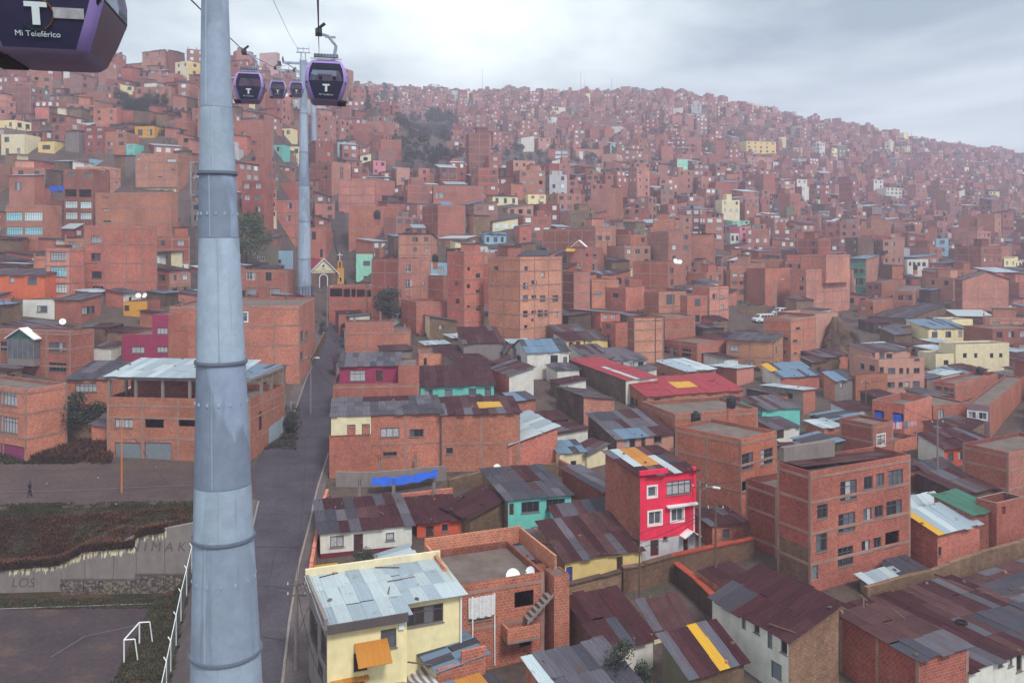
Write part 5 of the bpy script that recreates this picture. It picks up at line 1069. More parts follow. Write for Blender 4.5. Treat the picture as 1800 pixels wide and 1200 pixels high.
def retaining_wall():
    Y = 80.1; M = T(0, 0, 0)
    r = empty('retaining_wall', T(-40, Y, CZ - 33), 'long concrete and rubble retaining wall with graffiti above the football pitch', 'wall')
    tops = [(-200, 1010), (0, 1008), (95, 1000), (112, 996), (150, 975), (235, 968), (240, 950), (345, 930)]
    def X(px): return (px - CX) / F * Y
    def topz(px):
        for (a, ya), (c, yc) in zip(tops, tops[1:]):
            if px <= c: return CZ + (HY - (ya + (yc - ya) * (px - a) / (c - a)) + 12) / F * Y
        return CZ + (HY - 918) / F * Y
    ps = [-200, -100, 0, 60, 108, 150, 200, 240, 290, 345, 372]
    off = Vector((40, -Y, -(CZ - 33)))
    for a, c in zip(ps, ps[1:]):
        nm = 'wall_panel'; b = MB()
        za, zc = topz(a), topz(c); z0 = CZ - 34
        zm = CZ - 33 + (2.1 if a >= 240 else 1.6) if a >= 108 else z0
        if a >= 108: b.obox(Vector((X(a), Y - .28, z0)) + off, (X(c) - X(a) - .05, 0, 0), (0, .3, 0), (0, 0, zm - z0), 'rubble')
        P = [Vector((X(a), Y - .02, zm)), Vector((X(c) - .04, Y - .02, zm)), Vector((X(c) - .04, Y - .02, zc)), Vector((X(a), Y - .02, za))]
        P = [p + off for p in P]; q = [p + Vector((0, .45, 0)) for p in P]
        b.poly(P, 'concrete'); b.poly([P[3], P[2], q[2], q[3]], 'concrete'); b.poly([P[1], q[1], q[2], P[2]], 'concrete'); b.poly([P[0], P[3], q[3], q[0]], 'concrete')
        if a >= 108: b.obox(Vector((X(a), Y - .3, zm)) + off, (X(c) - X(a) - .05, 0, 0), (0, .28, 0), (0, 0, .1), 'concrete_dark')
        b.build(nm, r)
    text('lettering', 'LOS', 1.25, 'graffiti', r, Matrix.Translation(Vector((X(40), Y - .035, CZ + (HY - 1031) / F * Y)) + off), .004)
    text('lettering', 'N I M A K A \u00d1', 1.25, 'graffiti', r, Matrix.Translation(Vector((X(300), Y - .035, CZ + (HY - 968) / F * Y)) + off), .004)
    # ragged pale streaks of paint below the overhanging scrub
    def streaks(b):
        rr = random.Random(4); px = 10
        while px < 292:
            w = rr.uniform(.8, 3); zt = topz(px) + .1; ln = rr.uniform(.45, 1.25)
            if rr.random() < .95: b.poly([Vector(p) + off for p in ((X(px), Y - .03, zt - ln), (X(px + w), Y - .03, zt - ln * rr.uniform(.6, 1)), (X(px + w), Y - .03, zt), (X(px), Y - .03, zt))], 'cream')
            px += w
    solid('paint_drips', r, None, streaks)
    return topz, X, Y
topz, WX, WY = retaining_wall()
def tufts(name, n, area, mat, h, label=None):
    """many separate leaning blades scattered on the ground; area() gives (x, y, z)"""
    b = MB()
    for _ in range(n):
        p = area()
        if p is None: continue
        p = Vector(p); a = RND.uniform(0, 6.28); hh = h * RND.uniform(.5, 1.3); w = .07 * RND.uniform(.5, 1.6) * (1 + h)
        for k in range(3):
            a2 = a + k * 2.1; d = Vector((math.cos(a2), math.sin(a2), 0)); s = Vector((-d.y, d.x, 0)) * w
            b.poly([p - s, p + s, p + d * hh * .6 + Vector((0, 0, hh))], mat)
    return b.build(name, kind='stuff')
def rect_px(x0, x1, d0, d1, lift=0):
    def f():
        px = RND.uniform(x0, x1); d = RND.uniform(d0, d1); X = (px - CX) / F * d
        return (X, d, ground(X, d) + lift)
    return f
def noisy(x0, x1, d0, d1, thr, sc_=.25):
    from mathutils import noise as nz
    g = rect_px(x0, x1, d0, d1)
    def f():
        for _ in range(8):
            p = g()
            if nz.noise(Vector((p[0] * sc_, p[1] * sc_, 3.3))) + .5 * nz.noise(Vector((p[0] * 1.1, p[1] * 1.1, 8))) > thr + RND.uniform(-.35, .35): return p
        return None
    return f
tufts('grass', 11000, noisy(-150, 340, 80.9, 87, -.3), 'grass', .17)
tufts('grass', 4500, rect_px(-150, 335, 77.4, 79.8), 'grass', .16)
tufts('grass', 3500, noisy(-150, 345, 85.5, 87.6, -.2), 'grass', .16)
def verge_pt():
    t = RND.random(); y = 1010 + 190 * t
    xl, xr = 300 - 95 * t, 334 - 36 * t
    p = gp(RND.uniform(xl, xr), y); X, Y = p.x + RND.uniform(-.3, .3), p.y + RND.uniform(-.7, .7); return (X, Y, ground(X, Y) + .1)
tufts('grass', 6500, verge_pt, 'grass', .2)
tufts('bracken', 9000, noisy(-150, 330, 80.9, 85.5, .02, .3), 'bracken', .32)
def lip():
    px = RND.uniform(-100, 290); z = topz(px) + RND.uniform(-.35, .25); return (WX(px), WY + RND.uniform(-.25, .7), z)
tufts('bracken', 9000, lip, 'bracken', .34)
tufts('grass', 1500, noisy(-60, 190, 100.2, 103, -.2), 'grass', .35)
tufts('bracken', 3500, noisy(55, 195, 100.5, 106, -.25), 'bracken', .8)
tufts('grass', 900, lambda: gp(RND.uniform(440, 520), RND.uniform(760, 792)), 'grass', .3)
tufts('scrub', 260, lambda: (lambda p: (p.x + RND.uniform(-1, 1), p.y + RND.uniform(-2, 2), p.z))(gp(510 + RND.uniform(-10, 8), RND.uniform(715, 770))), 'scrub', .5)
tufts('scrub', 3500, noisy(-100, 1850, 150, 420, .25, .05), 'scrub', .9)
# litter on the verge
lb = MB()
for _ in range(60):
    p = gp(RND.uniform(20, 330), RND.uniform(1035, 1068)) if RND.random() < .6 else gp(RND.uniform(35, 320), RND.uniform(812, 900)); s = RND.uniform(.06, .2)
    lb.obox(p, (s, 0, .02), (0, s * .8, 0), (0, 0, s * .5), RND.choice(('white_paint', 'curtain', 'wood', 'tarp_blue')))
lb.build('litter', kind='stuff')

# ------------------------------------------------------------------ walls
def wall_run(name, label, pts, h, mat, cope=None, t=.35, ragged=.0, cat='wall', parent=None, group=None):
    P = [gp(x, y) for x, y in pts]; o = P[0]
    r = empty(name, T(o.x, o.y, o.z), label, cat, group)
    b = MB(); c = MB()
    for p, q in zip(P, P[1:]):
        L = (q - p).length; n = max(1, int(L / 2.2))
        w = Vector(((q - p).y, -(q - p).x, 0)).normalized() * -t
        for k in range(n):
            a, e = p.lerp(q, k / n), p.lerp(q, (k + 1) / n)
            za, zc = max(ground(a.x, a.y), a.z), max(ground(e.x, e.y), e.z); hh = h * (1 + RND.uniform(-ragged, ragged)); h2_ = h * (1 + RND.uniform(-ragged, ragged))
            A = [Vector((a.x, a.y, za - 1.2)), Vector((e.x, e.y, zc - 1.2)), Vector((e.x, e.y, zc + h2_)), Vector((a.x, a.y, za + hh))]
            A = [v - o for v in A]; B = [v + w for v in A]
            d0 = k * L / n; d1 = d0 + L / n
            for q4 in ((A[0], A[1], A[2], A[3]), (B[1], B[0], B[3], B[2])): b.poly(q4, mat, [(d0, 0), (d1, 0), (d1, h + 1.2), (d0, h + 1.2)])
            b.poly((A[3], A[2], B[2], B[3]), mat); b.poly((A[1], B[1], B[2], A[2]), mat); b.poly((A[0], A[3], B[3], B[0]), mat)
            if cope: c.obox(A[3] - w * .25 + Vector((0, 0, .01)), A[2] - A[3], w * 1.5, Vector((0, 0, .13)), cope)
    b.build('wall', r)
    if cope: c.build('coping', r)
    return r
wall_run('adobe_wall', 'long bare adobe wall running downhill beside the green-roofed house', [(1525, 1082), (1640, 1052), (1730, 1020), (1830, 985)], 2.3, 'adobe', None, .4, .03)
wall_run('adobe_wall', 'adobe yard wall topped with red tiles below the pink house', [(1182, 1016), (1256, 998), (1326, 982)], 1.7, 'adobe', 'tile_red', .4, .03)
wall_run('adobe_wall', 'adobe wall with ragged coping in front of the long yellow house', [(998, 1066), (1060, 1050), (1092, 1046)], 1.5, 'adobe', 'adobe_dark', .4, .12)
wall_run('adobe_wall', 'adobe wall with a weathered gate between the yellow and pink houses', [(1096, 1046), (1135, 1036), (1184, 1024)], 2.0, 'adobe', 'adobe_dark', .4, .05)
wall_run('adobe_wall', 'tile-capped adobe wall running beside the blue barrels', [(1184, 1028), (1222, 1062), (1260, 1100)], 1.7, 'adobe_dark', 'tile_red', .4, .05)
wall_run('adobe_wall', 'cracked adobe yard wall with bush behind it left of the garage house', [(62, 777), (120, 780), (187, 783)], 2.2, 'adobe', None, .4, .05)
wall_run('brick_wall', 'low brick wall at the front of the plot with the blue tarpaulin', [(574, 894), (660, 888), (796, 874)], .8, 'brick', None, .3, .03)
wall_run('brick_wall', 'stepped orange brick wall along the right kerb of the street', [(546, 1045), (566, 925), (578, 880)], 1.3, 'brick', None, .3, .1)
wall_run('brick_wall', 'low brick wall beside the dark roofs left of the pink house', [(982, 838), (1020, 858), (1064, 892)], 1.8, 'brick_dark', None, .3, .04)
wall_run('adobe_wall', 'plastered adobe wall below the clean bluish roof', [(790, 868), (850, 852), (985, 838)], 1.4, 'adobe', None, .4, .05)
wall_run('concrete_wall', 'grey block wall at the back of the plot with the blue tarpaulin', [(590, 858), (660, 856), (785, 846)], 1.6, 'concrete', None, .3, .08)
wall_run('brick_wall', 'cream wall on the far pavement below the large blank brick house', [(548, 648), (562, 620), (572, 600)], 2.0, 'adobe', None, .3, .06)
wall_run('brick_wall', 'tan yard wall beside the white minibuses', [(1300, 552), (1330, 556), (1350, 552)], 2.0, 'adobe', None, .35, .03)
wall_run('metal_enclosure', 'maroon sheet enclosure round the foot of the second pylon', [(520, 540), (536, 545), (553, 541)], 2.9, 'maroon', None, .2, 0, 'enclosure')
def corrugated_fence():
    P = [gp(x, y) for x, y in ((436, 796), (456, 793), (476, 782), (494, 770), (507, 755), (512, 735))]; o = P[0]
    r = empty('sheet_fence', T(o.x, o.y, o.z), 'dented grey corrugated sheet fence round the corner of the street', 'fence')
    L = 0; sheets = []
    for p, q in zip(P, P[1:]):
        n = max(1, round((q - p).length / 1.0))
        for k in range(n):
            a, e = p.lerp(q, k / n), p.lerp(q, (k + .99) / n); a.z = ground(a.x, a.y); e.z = ground(e.x, e.y)
            b = MB(); hh = 2.3 + RND.uniform(-.15, .15)
            sheet_box(b, a - o, e - a, Vector((0, 0, hh)), ((e - a).cross(Vector((0, 0, 1)))).normalized() * .04, RND.choice(('sheet_zinc', 'sheet_zinc', 'sheet_grey', 'sheet_light')), 'y'); b.build('panel', r)
corrugated_fence()
def mesh_fence_run():
    P = [gp(x, y) for x, y in ((337, 1012), (318, 1095), (300, 1188), (284, 1270))]; o = P[0]
    r = empty('mesh_fence', T(o.x, o.y, o.z), 'tall white-posted chain-link fence between the pitch and the pavement', 'fence')
    for p, q in zip(P, P[1:]):
        n = max(1, round((q - p).length / 3.0))
        for k in range(n):
            a, e = p.lerp(q, k / n), p.lerp(q, (k + 1) / n); a.z = ground(a.x, a.y); e.z = ground(e.x, e.y); up = Vector((0, 0, 2.6))
            solid('post', r, None, lambda b: b.tube([a - o, a - o + up, a - o + up + Vector((-.2, 0, .3))], .05, 'white_paint', 6))
            solid('rail', r, None, lambda b: b.tube([a - o + up, e - o + up], .035, 'white_paint', 5))
            solid('mesh_panel', r, None, lambda b: b.poly([a - o, e - o, e - o + up, a - o + up], 'chainlink'))
mesh_fence_run()
def tarp_plot():
    a, c = gp(652, 872), gp(768, 856); o = a
    r = empty('tarpaulin', T(o.x, o.y, o.z + .75), 'bright blue tarpaulin slung between short concrete posts', 'tarpaulin')
    b = MB(); n = 14; v = c - a
    g = [[v * (i / n) + Vector((0, j * .45 - .2, 0.35 + j * .17 + .1 * math.sin(i * 1.7 + j) - .3 * math.sin(math.pi * i / n))) for j in range(4)] for i in range(n + 1)]
    for i in range(n):
        for j in range(3): b.poly([g[i][j], g[i + 1][j], g[i + 1][j + 1], g[i][j + 1]], 'tarp_blue')
    b.build('sheet', r, None, True)
    for i, (x, y) in enumerate(((632, 886), (692, 884), (763, 878), (667, 840), (731, 832))):
        p = gp(x, y); q = empty('concrete_post', T(p.x, p.y, p.z), ('bare concrete post left of the blue tarpaulin', 'bare concrete post at the middle of the blue tarpaulin', 'bare concrete post at the right end of the blue tarpaulin', 'concrete column stub with rusty bars behind the tarpaulin left', 'concrete column stub with rusty bars by the brick row')[i], 'post')
        solid('shaft', q, None, lambda b: b.box(-.14, -.14, -1, .14, .14, 1.75, 'concrete')); solid('rebar', q, None, lambda b: [b.tube([(dx, dy, 1.7), (dx * 1.2, dy, 2.5)], .016, 'dark_steel', 4) for dx in (-.09, .09) for dy in (-.09, .09)])
tarp_plot()
def striped_awning():
    d = 56.5; c = [pt(620, 1196, d - 1.5), pt(772, 1200, d - 3.2), pt(740, 1153, d + 1.2), pt(640, 1182, d + .6)]
    o = c[0].copy(); b = MB(); n = 12
    G = []
    for i in range(n + 1):
        row = []
        for j in range(n + 1):
            p = c[0].lerp(c[1], i / n).lerp(c[3].lerp(c[2], i / n), j / n); p.z -= .5 * math.sin(math.pi * i / n) * math.sin(math.pi * j / n); row.append(p - o)
        G.append(row)
    W = (c[1] - c[0]).length; L = (c[3] - c[0]).length
    for i in range(n):
        for j in range(n): b.poly([G[i][j], G[i + 1][j], G[i + 1][j + 1], G[i][j + 1]], 'awning_stripes', [(i * W / n, j), ((i + 1) * W / n, j), ((i + 1) * W / n, j + 1), (i * W / n, j + 1)])
    r = empty('striped_awning', T(*o), 'sagging grey and white striped fabric awning below the yellow house', 'awning')
    weld(b.build('cloth', r, None, True))
    for k in (0, 1): solid('pole', r, None, lambda b: b.tube([c[k] - o, c[k] - o - Vector((0, 0, 2.4))], .05, 'steel', 6))
striped_awning()

# ------------------------------------------------------------------ ropeway: pylons, ropes, cabins
def pylon(name, label, d, prof_, base_px, flange_ys, mats, n=40, bolts=64):
    """prof_ = rows (py, px centre, width px) read off the photograph at distance d"""
    P = [(pt(c, y, d), w / F * d / 2) for y, c, w in prof_]
    o = P[-1][0].copy(); g = ground(o.x, o.y); 
    r = empty(name, T(o.x, o.y, g), label, 'pylon')
    off = Vector((-o.x, -o.y, -g))
    for i in range(len(P) - 1):
        (p, ra), (q, rb) = P[i], P[i + 1]
        b = MB(); b.tube([q + off, q.lerp(p, .5) + off, p + off + Vector((0, 0, -.01))], [rb, (ra + rb) / 2, ra], mats[i % len(mats)], n, False); ob = b.build('shaft_section', r, None, True); weld(ob)
        if n > 30:
            t = -math.pi / 2 + (-.35, .1, -.12, .25, -.05, .15, -.3, .05, .2)[i % 9]; c_, s_ = math.cos(t), math.sin(t)
            solid('weld_seam', ob, None, lambda b: b.obox(q + off + Vector((c_ * rb - .02, s_ * rb - .012, .05)), (.035, 0, 0), (0, .02, 0), (p + Vector((c_ * ra, s_ * ra, -.1))) - (q + Vector((c_ * rb, s_ * rb, 0))), 'galvanised_pale'))
    for k, (y, c, w) in enumerate(prof_):
        if y in flange_ys:
            p, ra = P[k]
            p = p + off
            fl_ = solid('flange', r, None, lambda b: (b.tube([p - Vector((0, 0, .04)), p + Vector((0, 0, .04))], ra + .07, 'flange_steel', n)))
            if bolts:
                solid('bolts', fl_, None, lambda b: [b.box(p.x + (ra + .04) * math.cos(t) - .014, p.y + (ra + .04) * math.sin(t) - .014, p.z - .07, p.x + (ra + .04) * math.cos(t) + .014, p.y + (ra + .04) * math.sin(t) + .014, p.z + .07, 'flange_steel') for t in (2 * math.pi * i / bolts for i in range(bolts))])
    return r, P, off
D1 = 30.0
py1, PP1, off1 = pylon('ropeway_pylon', 'huge near pylon of bolted galvanised steel tube sections beside the street', D1,
    [(-360, 374, 30), (190, 380, 54), (305, 382, 62), (418, 385, 68), (635, 388.5, 83), (850, 392, 96), (942, 393, 102), (1142, 397, 117), (1600, 404, 148), (2010, 410, 176)], None, (305, 635, 942, 1142, 1600),
    ['galvanised', 'galvanised_pale', 'galvanised_dark', 'galvanised_pale', 'galvanised_dark', 'galvanised_pale', 'galvanised', 'galvanised_pale', 'galvanised'])
def lugs(ys):
    for y, c, w in ys:
        p = pt(c, y, D1); R_ = w / F * D1 / 2
        for i in range(14):
            t = 2 * math.pi * i / 14; x_, y_ = p.x + off1.x + R_ * math.cos(t), p.y + off1.y + R_ * math.sin(t)
            solid('lug', py1, None, lambda b: b.box(x_ - .035, y_ - .035, p.z + off1.z - .05, x_ + .035, y_ + .035, p.z + off1.z + .05, 'galvanised_pale'))
lugs([(376, 383.5, 65), (705, 389.5, 87), (1012, 394.5, 106)])
def cage():
    p = pt(345, 314, D1 + .3) + off1
    def f(b):
        for x in (-.22, .15):
            for yv in (0, .5): b.box(p.x + x, p.y + yv, p.z - .58, p.x + x + .05, p.y + yv + .05, p.z + .6, 'steel')
        for z in (-.58, 0, .55): b.box(p.x - .22, p.y - .01, p.z + z, p.x + .4, p.y + .04, p.z + z + .05, 'steel'); b.box(p.x - .22, p.y + .5, p.z + z, p.x + .4, p.y + .55, p.z + z + .05, 'steel')
        b.box(p.x - .22, p.y, p.z - .64, p.x + .5, p.y + .6, p.z - .585, 'steel')
        b.tube([(p.x + .1, p.y + .3, p.z - .6), (p.x - .02, p.y + .3, p.z - 1.3), (p.x + .3, p.y + .3, p.z - 1.6)], .04, 'steel', 5)
    solid('service_platform', py1, None, f)
cage()
D2 = 186.0
py2, PP2, off2 = pylon('ropeway_pylon', 'second galvanised pylon standing next to the chapel', D2,
    [(108, 533, 12), (200, 533.5, 13.5), (268, 534, 15.5), (327, 534.5, 18), (390, 535, 20.5), (455, 535, 22.5), (500, 535.5, 23.5), (545, 536, 24)], None, (200, 268, 327, 390, 455), ['galvanised', 'galvanised_pale', 'galvanised_dark', 'galvanised', 'galvanised_pale', 'galvanised', 'galvanised_dark'], 24, 0)
def foot_cage():
    p = pt(535.5, 520, D2) + off2
    def f(b):
        for k in range(16):
            t = 2 * math.pi * k / 16; b.tube([(p.x + 1.75 * math.cos(t), p.y + 1.75 * math.sin(t), p.z - 2.5), (p.x + 1.75 * math.cos(t), p.y + 1.75 * math.sin(t), p.z + 2.0)], .05, 'dark_steel', 4)
        for z in (-2, 0, 2.0): b.tube([(p.x + 1.75 * math.cos(t), p.y + 1.75 * math.sin(t), p.z + z) for t in (2 * math.pi * k / 16 for k in range(17))], .05, 'dark_steel', 4, False)
    solid('ladder_cage', py2, None, f)
foot_cage()
py3, PP3, off3 = pylon('ropeway_pylon', 'third, distant pylon seen just right of the second one', 330.0, [(150, 550, 8.5), (200, 551, 9.5), (248, 552, 10.5)], None, (200,), ['galvanised_pale', 'galvanised'], 16, 0)
AX = Vector((-.227, 1, .2)).normalized(); AXH = Vector((-.227, 1, 0)).normalized(); SIDE = Vector((AXH.y, -AXH.x, 0))
def tower_head(root, off, top, half, sheaves=5, small=False):
    c = top + off
    def beam(b):
        b.obox(c - SIDE * half - AXH * .25 - Vector((0, 0, .2)), SIDE * (2 * half), AXH * .5, Vector((0, 0, .45)), 'galvanised')
        b.obox(c - SIDE * .8 - AXH * .3 + Vector((0, 0, .25)), SIDE * 1.6, AXH * .6, Vector((0, 0, .5)), 'galvanised')
        b.tube([c - SIDE * half * .9, c - Vector((0, 0, 2.2))], .13, 'galvanised', 6); b.tube([c + SIDE * half * .9, c - Vector((0, 0, 2.2))], .13, 'galvanised', 6)
    solid('crossarm', root, None, beam)
    def frame_(b):
        for s in (-.55, .55):
            b.tube([c + SIDE * s, c + SIDE * s * .8 + Vector((0, 0, 2.4))], .11, 'galvanised', 6)
        b.obox(c - SIDE * 1.5 + Vector((0, 0, 2.3)) - AXH * .1, SIDE * 3.0, AXH * .2, Vector((0, 0, .2)), 'galvanised')
        b.obox(c - SIDE * 1.3 + Vector((0, 0, 3.2)) - AXH * .1, SIDE * 2.6, AXH * .2, Vector((0, 0, .14)), 'galvanised')
        for s in (-1.2, 0, 1.2): b.tube([c + SIDE * s + Vector((0, 0, 2.4)), c + SIDE * s + Vector((0, 0, 3.6))], .06, 'galvanised', 5)
    solid('lifting_frame', root, None, frame_)
    for s in (-half, half):
        q = c + SIDE * s + Vector((0, 0, .35))
        tr = solid('sheave_train', root, None, lambda b: (b.obox(q - AXH * 2.4 - SIDE * .22, AXH * 4.8, SIDE * .1, Vector((0, .0, .22)), 'dark_steel'), b.obox(q - AXH * 2.6 - SIDE * 1.2 + Vector((0, 0, -.6)), AXH * 5.2, SIDE * .8, Vector((0, 0, .06)), 'steel')))
        for k in range(sheaves):
            w = q + AXH * (-2.2 + 4.4 * k / (sheaves - 1)) + Vector((0, 0, .2))
            solid('sheave', tr, None, lambda b: b.tube([w - SIDE * .09, w + SIDE * .09], .36, 'rubber', 14))
        solid('walkway_rail', root, None, lambda b: [b.tube([q - SIDE * (1.2 * (1 if s < 0 else -.4)) + AXH * a_, q - SIDE * (1.2 * (1 if s < 0 else -.4)) + AXH * a_ + Vector((0, 0, .9))], .035, 'steel', 4) for a_ in (-2.4, -1.2, 0, 1.2, 2.4)])
tower_head(py2, off2, pt(533, 112, D2), 4.2)
tower_head(py3, off3, pt(550, 150, 330), 3.2, 4)
def on_rope(px_pts): return [pt(x, y, d) for x, y, d in px_pts]
ropeL = on_rope([(300, 15, 28), (335, 0, 35), (400, 63, 50), (432, 93, 63), (486, 121, 112), (507, 113, D2), (530, 128, 330)])
ropeL = [Vector((-5.1, .5, CZ + 4.2)), Vector((-8.75, 15.6, CZ + 6.6)), Vector((-12.6, 33.5, CZ + 9.6))] + ropeL[2:]
ropeR = [Vector((0, -6, CZ + 1.2)), Vector((-.1, .5, CZ + 2.2)), Vector((-2.3, 10, CZ + 4.0)), pt(560, 57, 45), pt(561, 102, D2), pt(566, 126, 330)]
comm = [pt(440, -150, 47), pt(480, 0, 71), pt(507, 58, 110), pt(530, 97, D2), pt(548, 126, 330)]
def rope(label, pts, r):
    o = pts[0].copy(); b = MB(); b.tube([p - o for p in pts], r, 'rope', 6); q = b.build('haul_rope', None, T(*o)); q['label'] = label; q['category'] = 'cable'
rope('thick haul rope carrying the left-hand line of purple cabins', ropeL, .03)
rope('thick haul rope rising past the cabin with two passengers', ropeR, .03)
rope('thin signal cable slanting down to the second pylon head', comm, .022)

def person_mesh(b, seated, coat, trousers, skin='skin', hair='hair'):
    """a small but complete figure: one loft per limb joined in one mesh; z up, faces -y"""
    def limb(pts, rs, m, n=8): b.tube(pts, rs, m, n)
    if seated:
        hip = .45
        limb([(0, .02, hip), (0, .03, hip + .18), (0, .03, hip + .4), (0, .02, hip + .52), (0, .01, hip + .6)], [.15, .15, .19, .15, .06], coat, 10)
        for s in (-1, 1):
            limb([(s * .09, 0, hip), (s * .11, -.25, hip + .05), (s * .11, -.45, hip)], [.09, .085, .07], trousers); limb([(s * .11, -.45, hip), (s * .11, -.43, .2), (s * .11, -.42, .05)], [.065, .06, .045], trousers)
            limb([(s * .11, -.38, .04), (s * .11, -.62, .03)], [.05, .035], 'black_plastic')
            limb([(s * .19, .02, hip + .5), (s * .24, -.03, hip + .25), (s * .18, -.25, hip + .17)], [.06, .05, .04], coat); ball(b, (s * .17, -.3, hip + .16), .045, skin, 6, 4)
        hz = hip + .73
    else:
        limb([(0, 0, .84), (0, .01, 1.0), (0, .02, 1.28), (0, .01, 1.42), (0, 0, 1.5)], [.14, .15, .19, .15, .06], coat, 10)
        for s in (-1, 1):
            limb([(s * .09, 0, .88), (s * .1, -.1 * s, .48), (s * .1, -.16 * s + .05, .08)], [.095, .075, .05], trousers); limb([(s * .1, -.16 * s + .1, .05), (s * .1, -.16 * s - .12, .04)], [.05, .04], 'black_plastic')
            limb([(s * .2, .02, 1.4), (s * .26, .03 + .08 * s, 1.14), (s * .23, -.06 + .12 * s, .92)], [.06, .05, .04], coat); ball(b, (s * .23, -.09 + .12 * s, .86), .05, skin, 6, 4)
        hz = 1.63
    limb([(0, 0, hz - .15), (0, 0, hz - .05)], [.055, .05], skin); ball(b, (0, -.01, hz), .105, skin, 10, 8, (.85, .95, 1.15)); ball(b, (0, .02, hz + .035), .11, hair, 10, 6, (.9, 1, 1.05))
    ball(b, (0, -.11, hz - .01), .02, skin, 5, 4); 
    for s in (-1, 1): ball(b, (s * .036, -.098, hz + .015), .012, 'void', 5, 4); ball(b, (s * .092, .0, hz), .025, skin, 5, 4, (.4, 1, 1.2))
def cabin_ring(z, wx, wy, r=.18, ns=6, nc=3):
    out = []; r = min(r, wx * .4)
    cs = [(wx - r, -wy + r, -90), (wx - r, wy - r, 0), (-wx + r, wy - r, 90), (-wx + r, -wy + r, 180)]      # corner arcs, counter-clockwise from the near right
    for i, (cx_, cy_, a0) in enumerate(cs):
        for k in range(nc + 1): t = math.radians(a0 + 90 * k / nc); out.append(Vector((cx_ + r * math.cos(t), cy_ + r * math.sin(t), z)))
        nx_, ny_, a1 = cs[(i + 1) % 4]; p = out[-1]; t = math.radians(a1); q = Vector((nx_ + r * math.cos(t), ny_ + r * math.sin(t), z))
        for k in range(1, ns): out.append(p.lerp(q, k / ns))
    return out
PROFILE = [(0, .66, .74), (.1, .76, .84), (.5, .91, .99), (.95, 1.05, 1.1), (1.0, 1.06, 1.11), (1.3, 1.06, 1.1), (1.65, 1.0, 1.04), (1.95, .88, .93), (2.1, .76, .82), (2.2, .5, .6)]
def make_cabin(label, grip, passengers, base_z, number=False, door=-1):
    top = grip.z - base_z
    yaw = math.atan2(AXH.x, AXH.y) * -1
    M = T(grip.x, grip.y, base_z, yaw) @ Matrix.Translation((.35, 0, 0))
    r = empty('cable_cabin', M, label, 'cable car', 'purple cable cars on the ropeway')
    rings = [cabin_ring(*p) for p in PROFILE]; n = len(rings[0]); per = n // 4
    fr, gl, dk = MB(), MB(), MB()
    def side(k): return k // per if k % per >= 3 else -1      # a wall, or -1 for a corner post
    for i in range(len(rings) - 1):
        for k in range(n):
            q = [rings[i][k], rings[i][(k + 1) % n], rings[i + 1][(k + 1) % n], rings[i + 1][k]]
            s = side(k); z = PROFILE[i][0]
            if s < 0 or z >= 1.95 or z < .1: (fr if z >= .1 else fr).poly(q, 'lavender' if z >= .1 and z < 1.95 else ('cabin_under' if z < .1 else 'lavender'))
            elif z < .95: dk.poly(q, 'cabin_dark')
            elif z < 1.0: dk.poly(q, 'rubber')
            else: gl.poly(q, 'cabin_glass')
    fr.poly(rings[0][::-1], 'cabin_under'); fr.poly(rings[-1], 'lavender')
    weld(fr.build('frame', r, None, True)); weld(gl.build('glazing', r, None, True)); weld(dk.build('lower_panel', r, None, True))
    for a, c in ((-1, -1), (1, -1), (1, 1), (-1, 1)):
        solid('bumper', r, T(0, 0, 0), lambda b: b.tube([(a * .93, c * .98, .82), (a * .96, c * 1.0, .95), (a * .96, c * 1.0, 1.15), (a * .92, c * .97, 1.3)], [.03, .075, .075, .03], 'rubber', 8))
    solid('floor_step', r, None, lambda b: (b.tube([(door * .55, -.62, .06), (door * .82, -.62, .0), (door * 1.06, -.5, .05)], [.06, .12, .05], 'rubber', 8), b.box(min(door * .6, door * 1.04), -.62, -.03, max(door * .6, door * 1.04), .6, .07, 'rubber')))
    solid('roof_rail', r, None, lambda b: (b.box(-.8, -.9, 2.16, .8, -.84, 2.2, 'steel'), b.box(-.8, .84, 2.16, .8, .9, 2.2, 'steel')))
    sp = solid('solar_panel', r, None, lambda b: b.obox((-.62, -.9, 2.22), (1.24, 0, 0), (0, .3, .24), (0, -.03, .03), 'solar'))
    solid('panel_frame', sp, None, lambda b: [b.obox((-.63 + k * .155, -.925, 2.245), (.02, 0, 0), (0, .3, .24), (0, -.02, .02), 'steel') for k in range(9)])
    # hanger: from the roof, out to the side and up to the grip on the rope
    gz = top
    solid('hanger', r, None, lambda b: b.tube([(.25, .1, 2.2), (.42, .05, 2.45), (.52, 0, gz * .55 + 1.0), (.42, 0, gz - .55), (.1, 0, gz - .16), (-.2, 0, gz - .1)], [.12, .1, .085, .08, .075, .09], 'galvanised_pale', 8))
    solid('grip', r, None, lambda b: (b.box(-.55, -.45, gz - .12, -.2, .45, gz + .1, 'dark_steel'), b.tube([(-.5, -.1, gz + .08), (-.05, -.25, gz + .42)], .09, 'dark_steel', 8), b.box(-.05, -.06, gz - .28, .5, .02, gz - .18, 'steel')))
    # emblem and lettering on the near face
    yf = -1.055
    em = solid('emblem', r, T(0, yf + .012, .66) @ Matrix.Rotation(.24, 4, 'X'), lambda b: (b.obox((-.18, -.02, .1), (.36, 0, 0), (0, .015, 0), (0, 0, .085), 'logo_white'), b.obox((-.06, -.02, -.2), (.12, 0, 0), (0, .015, 0), (0, 0, .3), 'logo_white')))
    solid('emblem_ring', em, None, lambda b: (b.tube([(.27 * math.cos(t), -.01, -.02 + .27 * math.sin(t)) for t in (math.radians(-60 + 13 * k) for k in range(11))], .014, 'sheet_orange', 5), b.tube([(.27 * math.cos(t), -.01, -.02 + .27 * math.sin(t)) for t in (math.radians(-140 + 8 * k) for k in range(9))], .014, 'sheet_green', 5)))
